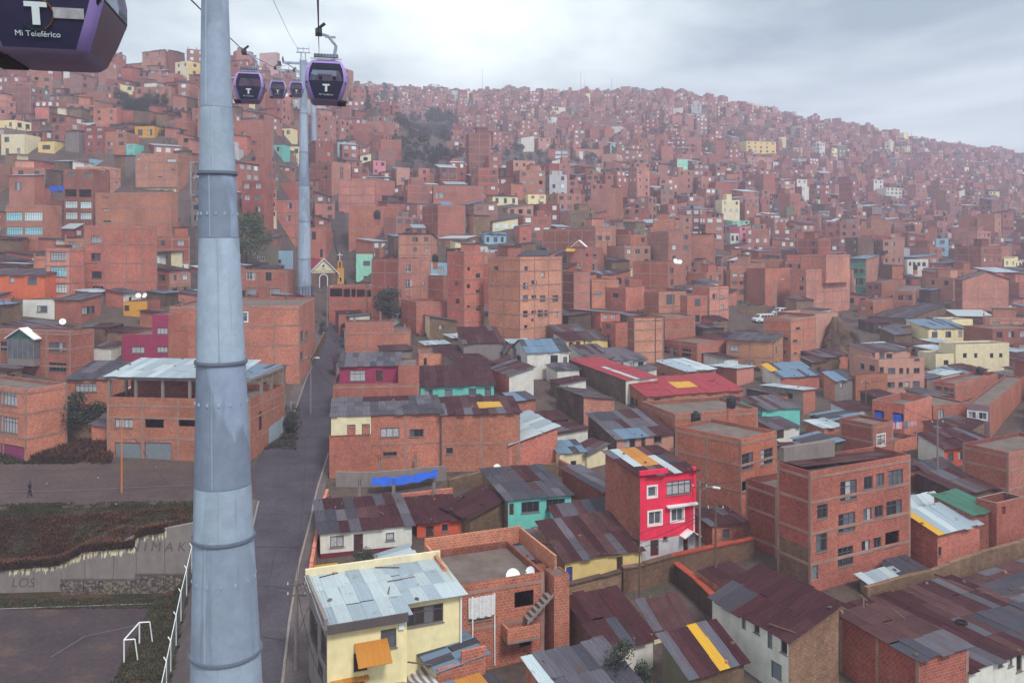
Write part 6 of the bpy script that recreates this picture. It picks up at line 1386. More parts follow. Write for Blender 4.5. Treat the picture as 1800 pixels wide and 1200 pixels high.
    text('lettering', 'Mi Telef\u00e9rico', .135, 'logo_white', r, T(0, -.935, .28) @ Matrix.Rotation(.37, 4, 'X'), .004)
    if number:
        text('lettering', '92', .16, 'logo_white', r, T(-.78, -1.09, 1.13), .004)
        solid('notice', r, T(.42, yf + .012, .66) @ Matrix.Rotation(.24, 4, 'X'), lambda b: b.box(-.16, -.012, -.07, .34, .004, .11, 'curtain'))
    solid('bench', r, None, lambda b: (b.box(-.75, .45, .38, .75, .82, .46, 'cabin_dark'), b.box(-.75, -.82, .38, .75, -.45, .46, 'cabin_dark')))
    for i, (x, facing, coat) in enumerate(passengers):
        Mp = M @ T(x, .5 if facing < 0 else -.5, .05, 0 if facing < 0 else math.pi)
        b = MB(); person_mesh(b, True, coat, 'cloth_dark')
        o = b.build('person', None, Mp); o['label'] = ('seated passenger in dark coat at left inside the cabin over the second pylon', 'seated passenger in dark coat at right inside the cabin over the second pylon')[i]; o['category'] = 'person'; o['group'] = 'seated cable car passengers'
    return r
zb_ = lambda py, d: CZ + (HY - py) / F * d
make_cabin('purple cable car passing closest overhead, its underside and side visible', Vector((-8.75, 15.6, CZ + 6.6)), [], CZ + 3.32, True)
make_cabin('purple cable car with two seated passengers directly over the second pylon', pt(561, 57, 45), [(-.28, 1, 'cloth_dark'), (.42, 1, 'cloth_dark')], zb_(182, 45), False, 1)
make_cabin('purple cable car hanging immediately right of the near pylon', pt(430, 92, 63), [], zb_(180, 63))
make_cabin('small distant purple cable car under the brick tower on the ridge', pt(484, 120, 112), [], zb_(172, 112))
make_cabin('smallest purple cable car half hidden behind the passenger cabin', pt(517, 124, 128), [], zb_(170, 128))

# ------------------------------------------------------------------ street furniture, poles and wires
POLETOPS = {}
def pole(key, label, px, py, h, r=.11, mat='concrete', arms=1, lamp=False, d=None):
    p = gp(px, py) if d is None else pt(px, py, d)
    q = empty('utility_pole', T(p.x, p.y, p.z), label, 'utility pole')
    solid('shaft', q, None, lambda b: b.tube([(0, 0, -.6), (0, 0, h)], [r * 1.25, r * .8], mat, 8))
    for k in range(arms): solid('crossarm', q, None, lambda b: (b.box(-.7, -.05, h - .45 - k * .7, .7, .05, h - .37 - k * .7, 'wood'), [b.tube([(x, 0, h - .37 - k * .7), (x, 0, h - .2 - k * .7)], .035, 'white_paint', 5) for x in (-.6, 0, .6)]))
    if lamp:
        a = solid('lamp_arm', q, None, lambda b: b.tube([(0, 0, h - .9), (.5, -.4, h - .3), (1.0, -.8, h - .2)], .04, 'steel', 6)); solid('lamp_head', a, None, lambda b: b.obox((.9, -.95, h - .25), (.5, -.4, 0), (.12, .15, 0), (0, 0, .12), 'white_paint'))
    POLETOPS[key] = p + Vector((0, 0, h - .3))
pole('near', 'grey concrete utility pole with tangled cables beside the yellow house', 521, 1182, 6.4, .14, 'concrete', 2, True)
pole('mid', 'slim concrete pole with lamp on the left pavement before the large blank house', 546, 728, 8.2, .12, 'concrete', 1, True)
pole('flag', 'rust-orange steel pole standing at the edge of the dirt road', 214, 868, 8.4, .09, 'orange_pole', 0)
pole('pink', 'dark wooden pole in front of the pink house wall', 1258, 1052, 7.6, .1, 'wood', 1)
pole('pink2', 'grey pole at the right corner of the pink house', 1230, 1000, 7.4, .1, 'concrete', 1, True)
pole('gate', 'thin dark pole beside the weathered adobe gate', 1124, 1060, 4.6, .07, 'wood', 0)
pole('end', 'concrete pole with lamp at the street corner below the chapel', 575, 575, 9.0, .13, 'concrete', 1, True)
pole('end2', 'concrete pole with crossarm before the building with black openings', 645, 560, 8.0, .12, 'concrete', 2, True)
pole('van', 'tall lamp post beside the white minibuses', 1364, 562, 9.5, .1, 'steel', 0, True)
pole('stair', 'dark pole standing left of the mint green house', 622, 500, 9.0, .1, 'wood', 1)
pole('dish', 'grey pole behind the four-storey block near the dishes', 1648, 862, 8.0, .1, 'concrete', 1)
pole('mid2', 'thin pole rising behind the flat brick house with dark windows', 1152, 668, 10.0, .09, 'wood', 1)
pole('yard', 'pole beside the plain stepped brick house', 1522, 742, 6.0, .09, 'wood', 1)
def wire(label, a, c, sag, r=.022):
    b = MB(); n = 14; o = a.copy()
    b.tube([a.lerp(c, k / n) - o - Vector((0, 0, sag * 4 * (k / n) * (1 - k / n))) for k in range(n + 1)], r, 'wire', 4); q = b.build('overhead_wire', None, T(*o)); q['label'] = label; q['category'] = 'wire'; q['group'] = 'overhead wires between the poles'
PT = POLETOPS
for a, c, s, l in (('near', 'mid', 2.2, 'overhead wire running up the street from the near pole'), ('mid', 'end', 1.2, 'overhead wire along the far pavement'), ('end', 'end2', .4, 'overhead wire crossing the street end'), ('pink', 'pink2', .2, 'overhead wire beside the pink house'),
                   ('near', 'pink', 1.5, 'overhead wire crossing low above the roofs to the pole in front of the pink house'), ('gate', 'pink', .4, 'overhead wire from the gate pole'), ('end2', 'stair', .4, 'overhead wire to the mint house pole'), ('pink2', 'dish', 1.2, 'overhead wire past the four-storey block'), ('dish', 'yard', .6, 'overhead wire towards the salmon building')):
    wire(l, PT[a], PT[c], s)
wire('overhead wire slanting across the dirt road behind the near pylon', pt(236, 770, 100), pt(352, 905, 84), .6)
for k_, (a_, c_, s_) in enumerate(((pt(500, 1165, 58), pt(602, 905, 84), .5), (PT['mid'], pt(600, 690, 118), .5), (PT['mid'], pt(590, 760, 108), .6), (PT['pink'], pt(1000, 985, 72), .7), (PT['pink'], pt(1325, 900, 74), .5), (PT['pink2'], pt(1300, 790, 88), .5), (PT['dish'], pt(1780, 700, 140), 1.0), (PT['end2'], pt(715, 590, 150), .6), (PT['van'], PT['mid2'], 2.5), (PT['end'], pt(520, 540, 150), .6), (PT['yard'], pt(1700, 620, 175), 1.2))):
    wire(('overhead wire crossing the near kerb to the white house', 'overhead wire from the lamp pole to the magenta house', 'overhead wire from the lamp pole to the cream balcony house', 'overhead wire to the yellow house roof', 'overhead wire to the four-storey block', 'overhead wire towards the brick house behind the pink one', 'overhead wire running right from the dishes', 'overhead wire to the tin roofs right of the street end', 'long overhead wire from the lamp post by the minibuses', 'overhead wire to the large blank house', 'overhead wire towards the cream building')[k_], a_, c_, s_)
wire('overhead wire from the near pole down to the yellow house', PT['near'], pt(745, 1040, 60), .5)
wire('slack wire hanging from the near pole beside the street', PT['near'], pt(566, 1195, 52), .8)

def tank(label, px, py, d, s=1.0):
    p = pt(px, py, d); q = empty('water_tank', T(p.x, p.y, p.z), label, 'water tank', 'black rooftop water tanks')
    solid('barrel', q, None, lambda b: b.tube([(0, 0, 0), (0, 0, .2 * s), (0, 0, .24 * s), (0, 0, .9 * s), (0, 0, .94 * s), (0, 0, 1.15 * s), (0, 0, 1.3 * s)], [.5 * s, .52 * s, .55 * s, .55 * s, .52 * s, .5 * s, .2 * s], 'black_plastic', 14), True)
    solid('lid', q, None, lambda b: b.tube([(0, 0, 1.3 * s), (0, 0, 1.4 * s)], .22 * s, 'black_plastic', 10)); solid('stand', q, None, lambda b: b.box(-.4 * s, -.4 * s, -1.5, .4 * s, .4 * s, 0, 'brick'))
gd = ground_d
tank('black water tank on a brick stand left of the smooth grey roof', 1223, 744, 96); tank('black water tank above the red-roofed houses nearest the yellow skylights', 1285, 716, 104, 1.05); tank('black water tank on the house with the yellow roof sheet below the cream building', 1722, 658, 150, 1.0)
tank('black water tank under the yellow awning beside the zinc coping', 1331, 660, 150, 1.1); tank('black water tank on top of the small pale blue house', 765, 460, 168, 1.1); tank('black water tank with blue mural on the large blank block', 663, 385, 212, 1.6)
tank('black water tank in front of the white-banded building', 1609, 474, 250, 1.1); tank('black tank on the roof of the green-fronted building', 1552, 449, 262, 1.2)
def dish(label, px, py, d, s=.6, az=0.5):
    p = pt(px, py, d); q = empty('satellite_dish', T(p.x, p.y, p.z, az), label, 'satellite dish', 'rooftop satellite dishes')
    b = MB(); n = 16; rg = [[Vector((r_ * math.cos(t), -.18 * (r_ / s) ** 2 * s + .1, r_ * math.sin(t) * 1.05)) for t in (2 * math.pi * k / n for k in range(n))] for r_ in (0.001, s * .4, s * .75, s)]
    R_ = Matrix.Rotation(-.5, 4, 'X')
    for i in range(3):
        for k in range(n): b.poly([R_ @ rg[i][k], R_ @ rg[i][(k + 1) % n], R_ @ rg[i + 1][(k + 1) % n], R_ @ rg[i + 1][k]], 'white_paint')
    b.build('reflector', q, None, True); solid('mast', q, None, lambda b: b.tube([(0, .15, -.05), (0, .25, -1.2)], .04, 'steel', 6)); solid('receiver_arm', q, None, lambda b: (b.tube([(0, -.05, -s * .8), (0, -s * 1.1, .1)], .02, 'steel', 5), b.box(-.05, -s * 1.15, .05, .05, -s * 1.02, .17, 'cloth_grey')))
dish('larger pale satellite dish on the edge of the flat brick roof', 902, 1012, 60.5, .52, .2); dish('smaller tilted satellite dish right of the larger one', 931, 1005, 61, .4, -.7)
dish('satellite dish on the dark rubbish roof before the clean bluish roof', 874, 822, 91, .42, .2); dish('left one of two grey dishes behind the four-storey block', 1614, 834, 100, .5, .6); dish('right, larger one of two grey dishes behind the four-storey block', 1625, 836, 98, .6, .9)
dish('left white dish on the bright yellow house', 243, 519, 147, .45, .3); dish('right white dish on the bright yellow house', 254, 519, 147, .45, -.2); dish('dish on a low roof above the gabled bay house', 110, 565, 132, .5, .5)
dish('left dish on the brick house with the stair roof', 1188, 459, 206, .7, .4); dish('right dish on the brick house with the stair roof', 1195, 460, 206, .6, -.2); dish('white dish on the salmon-pink building', 1630, 618, 176, .5, .4)
def barrel(label, px, py):
    p = gp(px, py); q = empty('plastic_barrel', T(p.x, p.y, p.z), label, 'barrel')
    solid('drum', q, None, lambda b: b.tube([(0, 0, 0), (0, 0, .3), (0, 0, .33), (0, 0, .6), (0, 0, .63), (0, 0, 1.0)], [.3, .3, .33, .33, .3, .29], 'tarp_blue', 12), True); solid('lid', q, None, lambda b: b.tube([(0, 0, 1.0), (0, 0, 1.05)], .25, 'tarp_blue', 12))
barrel('blue plastic barrel in the yard of the long maroon-roofed house, nearer one', 1274, 1116); barrel('blue plastic barrel against the tile-capped adobe wall, farther one', 1268, 1104)
# worn tyre and plank lying on the dark rust roof
tp = pt(1690, 1095, 62.5); ty = MB(); ty.tube([(.33 * math.cos(t), .33 * math.sin(t), .1) for t in (2 * math.pi * k / 14 for k in range(15))], .11, 'tyre', 7, False); to = ty.build('old_tyre', None, T(*tp), True); to['label'] = 'old black tyre weighing down the wide dark rust roof'; to['category'] = 'tyre'
def laundry(px, py, d, label):
    p = pt(px, py, d); q = empty('clothes_line', T(p.x, p.y, p.z, .3), label, 'clothes line')
    solid('line', q, None, lambda b: b.tube([(0, 0, 1.6), (3.6, 0, 1.6)], .02, 'wire', 4))
    for x in (0, 3.6): solid('post', q, None, lambda b: b.tube([(x, 0, -.4), (x, 0, 1.7)], .04, 'steel', 5))
    for k in range(8): 
        w = RND.uniform(.3, .5); solid('garment', q, None, lambda b: b.obox((k * .44 + .1, -.02, 1.6), (w * .9, RND.uniform(-.05, .05), 0), (0, .03, 0), (0, RND.uniform(-.08, .08), -RND.uniform(.5, .95)), RND.choice(('curtain_white', 'curtain', 'cloth_grey', 'lightblue', 'rose'))))
laundry(1568, 766, 101, 'white laundry hanging on the green railed terrace')
def hung(label, px, py, d, w, h, mat):
    p = pt(px, py, d); b = MB(); n = 8
    for i in range(n): b.poly([(w * i / n, .08 * math.sin(i * 1.9), 0), (w * (i + 1) / n, .08 * math.sin((i + 1) * 1.9), 0), (w * (i + 1) / n, .08 * math.sin((i + 1) * 1.9) - .1, -h * (1 + .15 * math.sin(i))), (w * i / n, .08 * math.sin(i * 1.9) - .1, -h * (1 + .15 * math.sin(i - 1)))], mat)
    o = b.build('hanging_tarpaulin', None, T(*p)); o['label'] = label; o['category'] = 'tarpaulin'
hung('blue tarpaulin hung in the left opening of the brick shell', 1537, 724, 119, 1.5, 1.6, 'tarp_blue'); hung('crumpled blue tarpaulin hung in the right opening of the brick shell', 1570, 728, 117, 1.5, 1.3, 'tarp_blue'); hung('tall narrow blue banner on the plain brick building by the van street', 1331, 478, 231, 1.4, 7, 'blue')
hung('very tall blue banner beside the large gridded building', 1384, 480, 222, 1.4, 7.5, 'blue'); hung('blue cloth screen beside the dark brick building with bright windows', 87, 327, 197, 3.4, 1.2, 'tarp_blue')

# ------------------------------------------------------------------ people and vehicles
def walker(label, px, py, yaw, coat):
    p = gp(px, py); b = MB(); person_mesh(b, False, coat, 'cloth_dark'); o = b.build('person', None, T(p.x, p.y, p.z, yaw)); o['label'] = label; o['category'] = 'person'
walker('pedestrian in dark clothes walking along the edge of the dirt road', 52, 877, -1.3, 'cloth_dark')
def minibus(label, px, py, yaw):
    p = gp(px, py); r = empty('minibus', T(p.x, p.y, p.z + .12, yaw), label, 'minibus', 'white minibuses in the side street')
    pr = [(-2.35, .35), (-2.35, .95), (-1.75, 1.1), (-1.15, 1.85), (2.2, 1.9), (2.4, 1.6), (2.4, .35)]
    b = MB(); hw = .85
    for (x0, z0), (x1, z1) in zip(pr, pr[1:] + pr[:1]): b.poly([(x0, -hw, z0), (x0, hw, z0), (x1, hw, z1), (x1, -hw, z1)], 'van_white')
    b.poly([(x, -hw, z) for x, z in pr][::-1], 'van_white'); b.poly([(x, hw, z) for x, z in pr], 'van_white'); b.build('body', r)
    solid('windscreen', r, None, lambda b: b.obox((-1.72, -hw * .88, 1.17), (.5, 0, .62), (0, hw * 1.76, 0), (-.02, 0, .02), 'glass_dark'))
    for k in range(4):
        for s in (-1, 1): solid('side_window', r, None, lambda b: b.box(-1.0 + k * .82, s * (hw + .01) - .01, 1.15, -.28 + k * .82, s * (hw + .01) + .01, 1.68, 'glass_dark'))
    for x in (-1.55, 1.45):
        for s in (-1, 1):
            w = solid('wheel', r, None, lambda b: b.tube([(x, s * (hw - .2), .28), (x, s * (hw + .03), .28)], .36, 'tyre', 12)); solid('rim', w, None, lambda b: b.tube([(x, s * (hw + .035), .28), (x, s * (hw + .045), .28)], .2, 'steel', 10))
    for s in (-1, 1): solid('headlight', r, None, lambda b: b.box(-2.38, s * .6 - .15, .68, -2.34, s * .6 + .15, .85, 'glass_bright'))
    solid('front_bumper', r, None, lambda b: b.box(-2.45, -hw, .3, -2.33, hw, .5, 'cloth_grey')); solid('roof_rack', r, None, lambda b: [b.box(-.6 + k * .6, -.7, 1.95, -.55 + k * .6, .7, 2.0, 'steel') for k in range(4)])
minibus('white minibus nearer the brick house in the side street', 1341, 568, .35); minibus('white minibus parked farther up by the tan yard wall', 1374, 556, .45)

# ------------------------------------------------------------------ rock outcrop
def rock(label, px, py, w, h, seed):
    from mathutils import noise as nz
    p = gp(px, py); d = p.y; s = d / F; o = empty('rock_outcrop', T(p.x, p.y, p.z), label, 'rock'); b = MB(); n, m = 36, 22
    def P(i, j):
        t, f = 2 * math.pi * i / n, j / m
        v = Vector((math.cos(t), math.sin(t), f * 2 + seed)); q = 1 + .35 * nz.fractal(v * 1.3, 1, 2, 5) ; cl = abs((f * 6 + nz.noise(v * 2)) % 1 - .5) * .16
        R_ = (1 - f ** 2.2 * .75) * (q - cl)
        return Vector((math.cos(t) * w * s * .5 * R_, math.sin(t) * w * s * .5 * R_, -2 + f * (h * s + 2)))
    for j in range(m):
        for i in range(n): b.poly([P(i, j), P(i + 1, j), P(i + 1, j + 1), P(i, j + 1)], 'rockface')
    b.poly([P(i, m) for i in range(n)], 'rockface'); weld(b.build('rock_face', o))
    LAND.append(('the bare rock outcrop', p.x, p.y, px, py - h))
rock('tall weathered brown rock outcrop between brick houses', 1470, 632, 56, 74, 2.0)
rock('lower crumbling rock mound at the right of the tall outcrop', 1500, 634, 40, 52, 7.0)

# ------------------------------------------------------------------ trees and shrubs
def crown_mesh(kind, seed, n, leaf, mat, shape):
    rr = random.Random(seed); b = MB(); blobs = []
    if kind == 'cone':
        for k in range(26):
            z = rr.uniform(.12, .97); R_ = (1 - z) * .42 + .05; a = rr.uniform(0, 6.28); blobs.append((math.cos(a) * R_ * rr.uniform(.2, 1), math.sin(a) * R_ * rr.uniform(.2, 1), z, .08 + .10 * (1 - z)))
    elif kind == 'column':
        for k in range(24): a = rr.uniform(0, 6.28); z = rr.uniform(.15, .95); R_ = .22 * math.sin(math.pi * z) ** .5; blobs.append((math.cos(a) * R_ * rr.random(), math.sin(a) * R_ * rr.random(), z, rr.uniform(.08, .15)))
    else:
        for k in range(22):
            a, z = rr.uniform(0, 6.28), rr.uniform(-1, 1); q = math.sqrt(max(0, 1 - z * z)) * rr.uniform(.35, 1); blobs.append((math.cos(a) * q * .4, math.sin(a) * q * .4, .6 + z * .3, rr.uniform(.1, .2)))
    for _ in range(n):
        x, y, z, R_ = rr.choice(blobs); v = Vector((rr.gauss(0, 1), rr.gauss(0, 1), rr.gauss(0, 1))).normalized() * R_ * rr.uniform(.55, 1.08)
        c = Vector((x, y, z)) + v; u = Vector((rr.gauss(0, 1), rr.gauss(0, 1), rr.gauss(0, .6))).normalized() * leaf; w = u.cross(v.normalized() + Vector((rr.gauss(0, .4), rr.gauss(0, .4), rr.gauss(0, .4)))).normalized() * leaf * .6
        b.poly([c - u, c + w, c + u, c - w], mat)
    return b.build('crown', None, None).data
TREES = {}
def tree(label, px, py, hpx, kind='round', mat='leaf_dark', group=None, d=None, wide=1.0, name='tree', xyz=None):
    if xyz is None:
        p = gp(px, py) if d is None else Vector(((px - CX) / F * d, d, ground((px - CX) / F * d, d)))
        h = hpx / F * p.y
    else: p, h = Vector(xyz), hpx
    dens = 3400 if p.y < 300 else 900
    key = (kind, mat, RND.randrange(3), dens)
    if key not in TREES:
        ob_me = crown_mesh(kind, key[2] * 7 + len(TREES), dens, .022 if dens > 2000 else .04, mat, None)
        for o in [o for o in bpy.data.objects if o.data is ob_me]: bpy.data.objects.remove(o)
        b = MB(); b.tube([(0, 0, -.05), (.01, 0, .2), (0, .01, .5), (.01, 0, .8)], [.035, .026, .018, .006], 'bark', 6)
        for k in range(6):
            a = k * 1.1; z = .25 + .07 * k; b.tube([(0, 0, z), (.14 * math.cos(a), .14 * math.sin(a), z + .12), (.26 * math.cos(a), .26 * math.sin(a), z + .2)], [.014, .009, .003], 'bark', 5)
        tm = b.build('trunk'); TREES[key] = (ob_me, tm.data); bpy.data.objects.remove(tm)
    cm, tm = TREES[key]
    r = empty(name, T(p.x, p.y, p.z, RND.uniform(0, 6.28)) @ Matrix.Diagonal((h * wide, h * wide, h, 1)), label, 'tree' if name == 'tree' else 'bush', group)
    for nm, me in (('crown', cm), ('trunk', tm)):
        o = bpy.data.objects.new(nm, me); COL.objects.link(o); o.parent = r
tree('leafy dark green tree emerging from behind the near pylon', 432, 482, 104, 'round', 'leaf_mid', None, None, 1.0)
tree('broad round dark bush against the large blank block', 690, 478, 62, 'round', 'leaf_dark', None, 178, 1.75, 'bush')
tree('bushy green shrub behind the cracked adobe yard wall', 138, 772, 82, 'round', 'leaf_dark', None, 107, 1.3, 'bush')
tree('sparse dark tree in front of the patched maroon roofs', 1096, 1215, 130, 'round', 'leaf_dark', None, 54, .8)
tree('rust-olive bush at the lower edge beside the yellow-sheeted roof', 1170, 1245, 75, 'round', 'leaf_olive', None, 51, 1.2, 'bush')
tree('small shrub in the yard of the white house', 640, 1008, 40, 'round', 'leaf_dark', None, None, 1.3, 'bush')
tree('low shrub at the corner of the sheet fence', 512, 765, 42, 'round', 'leaf_dark', None, None, .9, 'bush')
tree('dark shrub growing on the pavement below the chapel', 568, 592, 26, 'round', 'leaf_dark', None, None, .9, 'bush')
WOODS = [(640, 700, 165, 225, 14, 'column', 'dark slender trees on the left hill crest', 'slender dark crest tree right of the passenger cabin'),
         (690, 800, 215, 300, 30, 'round', 'dark trees of the wooded gap below the crest', 'rounded dark tree in the wooded gap'),
         (870, 1065, 268, 300, 28, 'round', 'dark scrub trees in the gully', 'low dark tree in the gully'),
         (205, 312, 178, 205, 14, 'round', 'dark bushes of the steep bank on the left slope', 'dark bush on the steep left bank'),
         (1060, 1120, 186, 212, 8, 'round', 'trees on the far crest', 'dark tree on the far crest by the masts'),
         (1190, 1235, 205, 222, 5, 'column', 'trees high on the far slope', 'dark tree high on the far slope'),
         (1725, 1800, 268, 300, 9, 'round', 'dark trees at the right end of the skyline', 'dark tree ending the right skyline')]
ORD = ['first', 'second', 'third', 'fourth', 'fifth', 'sixth', 'seventh', 'eighth', 'ninth', 'tenth', 'eleventh', 'twelfth', 'thirteenth', 'fourteenth', 'fifteenth']
for x0, x1, y0, y1, n_, kd, g_, l_ in WOODS:
    rows = 2 if n_ > 14 else 1; k = 0
    for rw in range(rows):
        m = n_ // rows; ya, yb = y0 + (y1 - y0) * rw / rows, y0 + (y1 - y0) * (rw + 1) / rows
        for i in range(m):
            lab = f"{l_}, {ORD[i]} from the left" + (('', ' uphill', ' downhill')[rows - 1 + rw] if rows > 1 else '')
            tree(lab, x0 + (x1 - x0) * (i + RND.uniform(.25, .75)) / m, RND.uniform(ya, yb), RND.uniform(16, 34) if y0 < 240 and x0 < 900 else RND.uniform(10, 20), kd, 'leaf_dark', g_, None, RND.uniform(.8, 1.3) if kd == 'round' else 1.0)
tufts('scrub', 5000, rect_px(680, 820, 430, 560), 'scrub', 2.2); tufts('scrub', 4000, rect_px(870, 1070, 375, 440), 'scrub', 2.0); tufts('scrub', 2500, rect_px(195, 318, 262, 288), 'scrub', 1.6)
for i, (x, yt_, yb_, d) in enumerate(((1075, 138, 172, 735), (1021, 128, 178, 750), (905, 160, 182, 770), (848, 120, 185, 790), (1028, 140, 178, 752), (1518, 222, 240, 770), (1602, 230, 246, 790))):
    b = MB(); h_ = (yb_ - yt_) / F * d; b.tube([(0, 0, -6), (0, 0, h_)], [.28, .12], 'steel', 5)
    for k in range(4): b.tube([(-.5, 0, h_ * (.5 + .12 * k)), (.5, 0, h_ * (.5 + .12 * k))], .07, 'steel', 4)
    p = pt(x, yb_, d); o = b.build('antenna_mast', None, T(*p)); o['label'] = ('thin antenna mast on the far crest', 'tallest thin mast at the middle of the skyline', 'short antenna mast left of the middle of the skyline', 'hair-thin tall mast above the wooded gap', 'mast close beside the tallest one', 'small aerial on the sloping right skyline', 'small aerial farthest right on the skyline')[i]; o['category'] = 'antenna mast'
# ------------------------------------------------------------------ the rest of the city: houses follow the slopes in jittered rows
def pip(x, y, q):
    c = False
    for (x0, y0), (x1, y1) in zip(q, q[1:] + q[:1]):
        if (y0 > y) != (y1 > y) and x < (x1 - x0) * (y - y0) / (y1 - y0) + x0: c = not c
    return c
FB = [(min(p[0] for p in q) - 1, min(p[1] for p in q) - 1, max(p[0] for p in q) + 1, max(p[1] for p in q) + 1, q) for q in FOOT]
from mathutils import noise as NZ
KEEP = [(570, 835, 802, 902), (1128, 992, 1240, 1016), (452, 560, 612, 1300), (-400, 805, 470, 1300), (570, 505, 640, 570), (580, 340, 646, 512), (305, 335, 350, 520), (500, 455, 600, 560), (1280, 528, 1402, 604), (690, 212, 800, 312), (868, 266, 1068, 303), (200, 172, 318, 210), (1445, 555, 1520, 640)]   # street, pitch, stairways, chapel, side street, woods, rock
cand = []
d = 104.0
while d < 900:
    step = 8.2 if d < 300 else 7.6
    px = -160 + RND.uniform(0, 20)
    while px < 1960:
        X = (px - CX) / F * d + RND.uniform(-1.2, 1.2); Y = d + RND.uniform(-1.6, 1.6)
        px += ((9.4 if d < 300 else 8.2) + RND.uniform(-.8, 1.2)) / d * F
        z = ground(X, Y); gx, gy = proj((X, Y, z))
        if not -160 < gx < 1960: continue
        if any(a <= gx <= c and b_ <= gy <= e for a, b_, c, e in KEEP): continue
        nf = NZ.noise(Vector((X * .018, Y * .018, 1.7)))
        ang = (18 if nf < -.12 else 34 if nf < .12 else 62 if nf < .3 else 75) + RND.uniform(-7, 7)
        if gx < 560: ang = RND.uniform(66, 84) if RND.random() < .8 else RND.uniform(20, 40)
        W, Dp = (RND.uniform(5.5, 9.2), RND.uniform(5.5, 9.2)) if Y < 300 else (RND.uniform(4, 8.6), RND.uniform(4, 8))
        nst = RND.choices((1, 2, 3, 4, 5, 6), (18, 30, 29, 17, 6, 0) if Y < 300 else (22, 33, 26, 12, 5, 2))[0]
        if Y < 150: nst = min(nst, 2)
        if W < 5.6 or Dp < 5.2: nst = min(nst, 3)
        if Y > 560: nst = min(nst, 4)
        if gx > 1300 and Y < 260: nst = min(nst, 3)
        a = math.radians(ang); u, v = Vector((math.cos(a), math.sin(a))), Vector((-math.sin(a), math.cos(a)))
        c0 = Vector((X, Y)) - u * W / 2 - v * Dp / 2
        cs = [c0, c0 + u * W, c0 + u * W + v * Dp, c0 + v * Dp]
        Ht = nst * 2.65 + RND.uniform(.2, .7)
        zb = min(ground(q.x, q.y) for q in cs[:2] + cs[3:])
        zb = max(zb, z - 2.5)
        # not on a surveyed house, nor standing in front of one
        bad = False
        sm = [(q.x, q.y) for q in cs] + [(X, Y)] + [((cs[i] + cs[(i + 1) % 4]) * .5)[:] for i in range(4)]
        for xa, ya, xb, yb_, q in FB:
            if xb < X - 8 or xa > X + 8 or yb_ < Y - 8 or ya > Y + 8: continue
            if any(pip(s[0], s[1], q) for s in sm) or any(pip(p[0], p[1], [(w.x, w.y) for w in cs]) for p in q): bad = True; break
        if bad: continue
        tp = [proj((q.x, q.y, zb + Ht)) for q in cs]; x0, x1, y0 = min(p[0] for p in tp), max(p[0] for p in tp), min(p[1] for p in tp)
        for bx0, by0, bx1, by1, bd in BOXES:
            if bd <= Y: continue
            ox, oy = min(x1, bx1) - max(x0, bx0), min(gy, by1) - max(y0, by0)
            if ox > 0 and oy > 0:
                if ox * oy > .12 * (bx1 - bx0) * max(1, by1 - by0) or (bd < 240 and oy > .35 * (by1 - by0) and ox > 3):
                    if nst > 1: nst -= 1; Ht = nst * 2.65 + .3; tp = [proj((q.x, q.y, zb + Ht)) for q in cs]; y0 = min(p[1] for p in tp)
                    oy = gy - max(y0, by0)
                    if oy > 0 and ox * oy > .2 * (bx1 - bx0) * max(1, by1 - by0): bad = True; break
        if bad: continue
        if any(a_ <= (x0 + x1) / 2 <= c and b_ <= (y0 + gy) / 2 <= e for a_, b_, c, e in KEEP): continue
        # hidden behind a nearer crest?
        hid = False; dd = 200.0
        while dd < Y - 30:
            if HY - F * hcol(gx, dd) / dd < y0 - 1: hid = True; break
            dd += 12
        if hid: continue
        FB.append((min(q.x for q in cs) - .5, min(q.y for q in cs) - .5, max(q.x for q in cs) + .5, max(q.y for q in cs) + .5, [(q.x, q.y) for q in cs]))
        cand.append((c0, ang, W, Dp, Ht, nst, zb, gx, gy, x1 - x0, gy - y0, Y, X))
    d += step
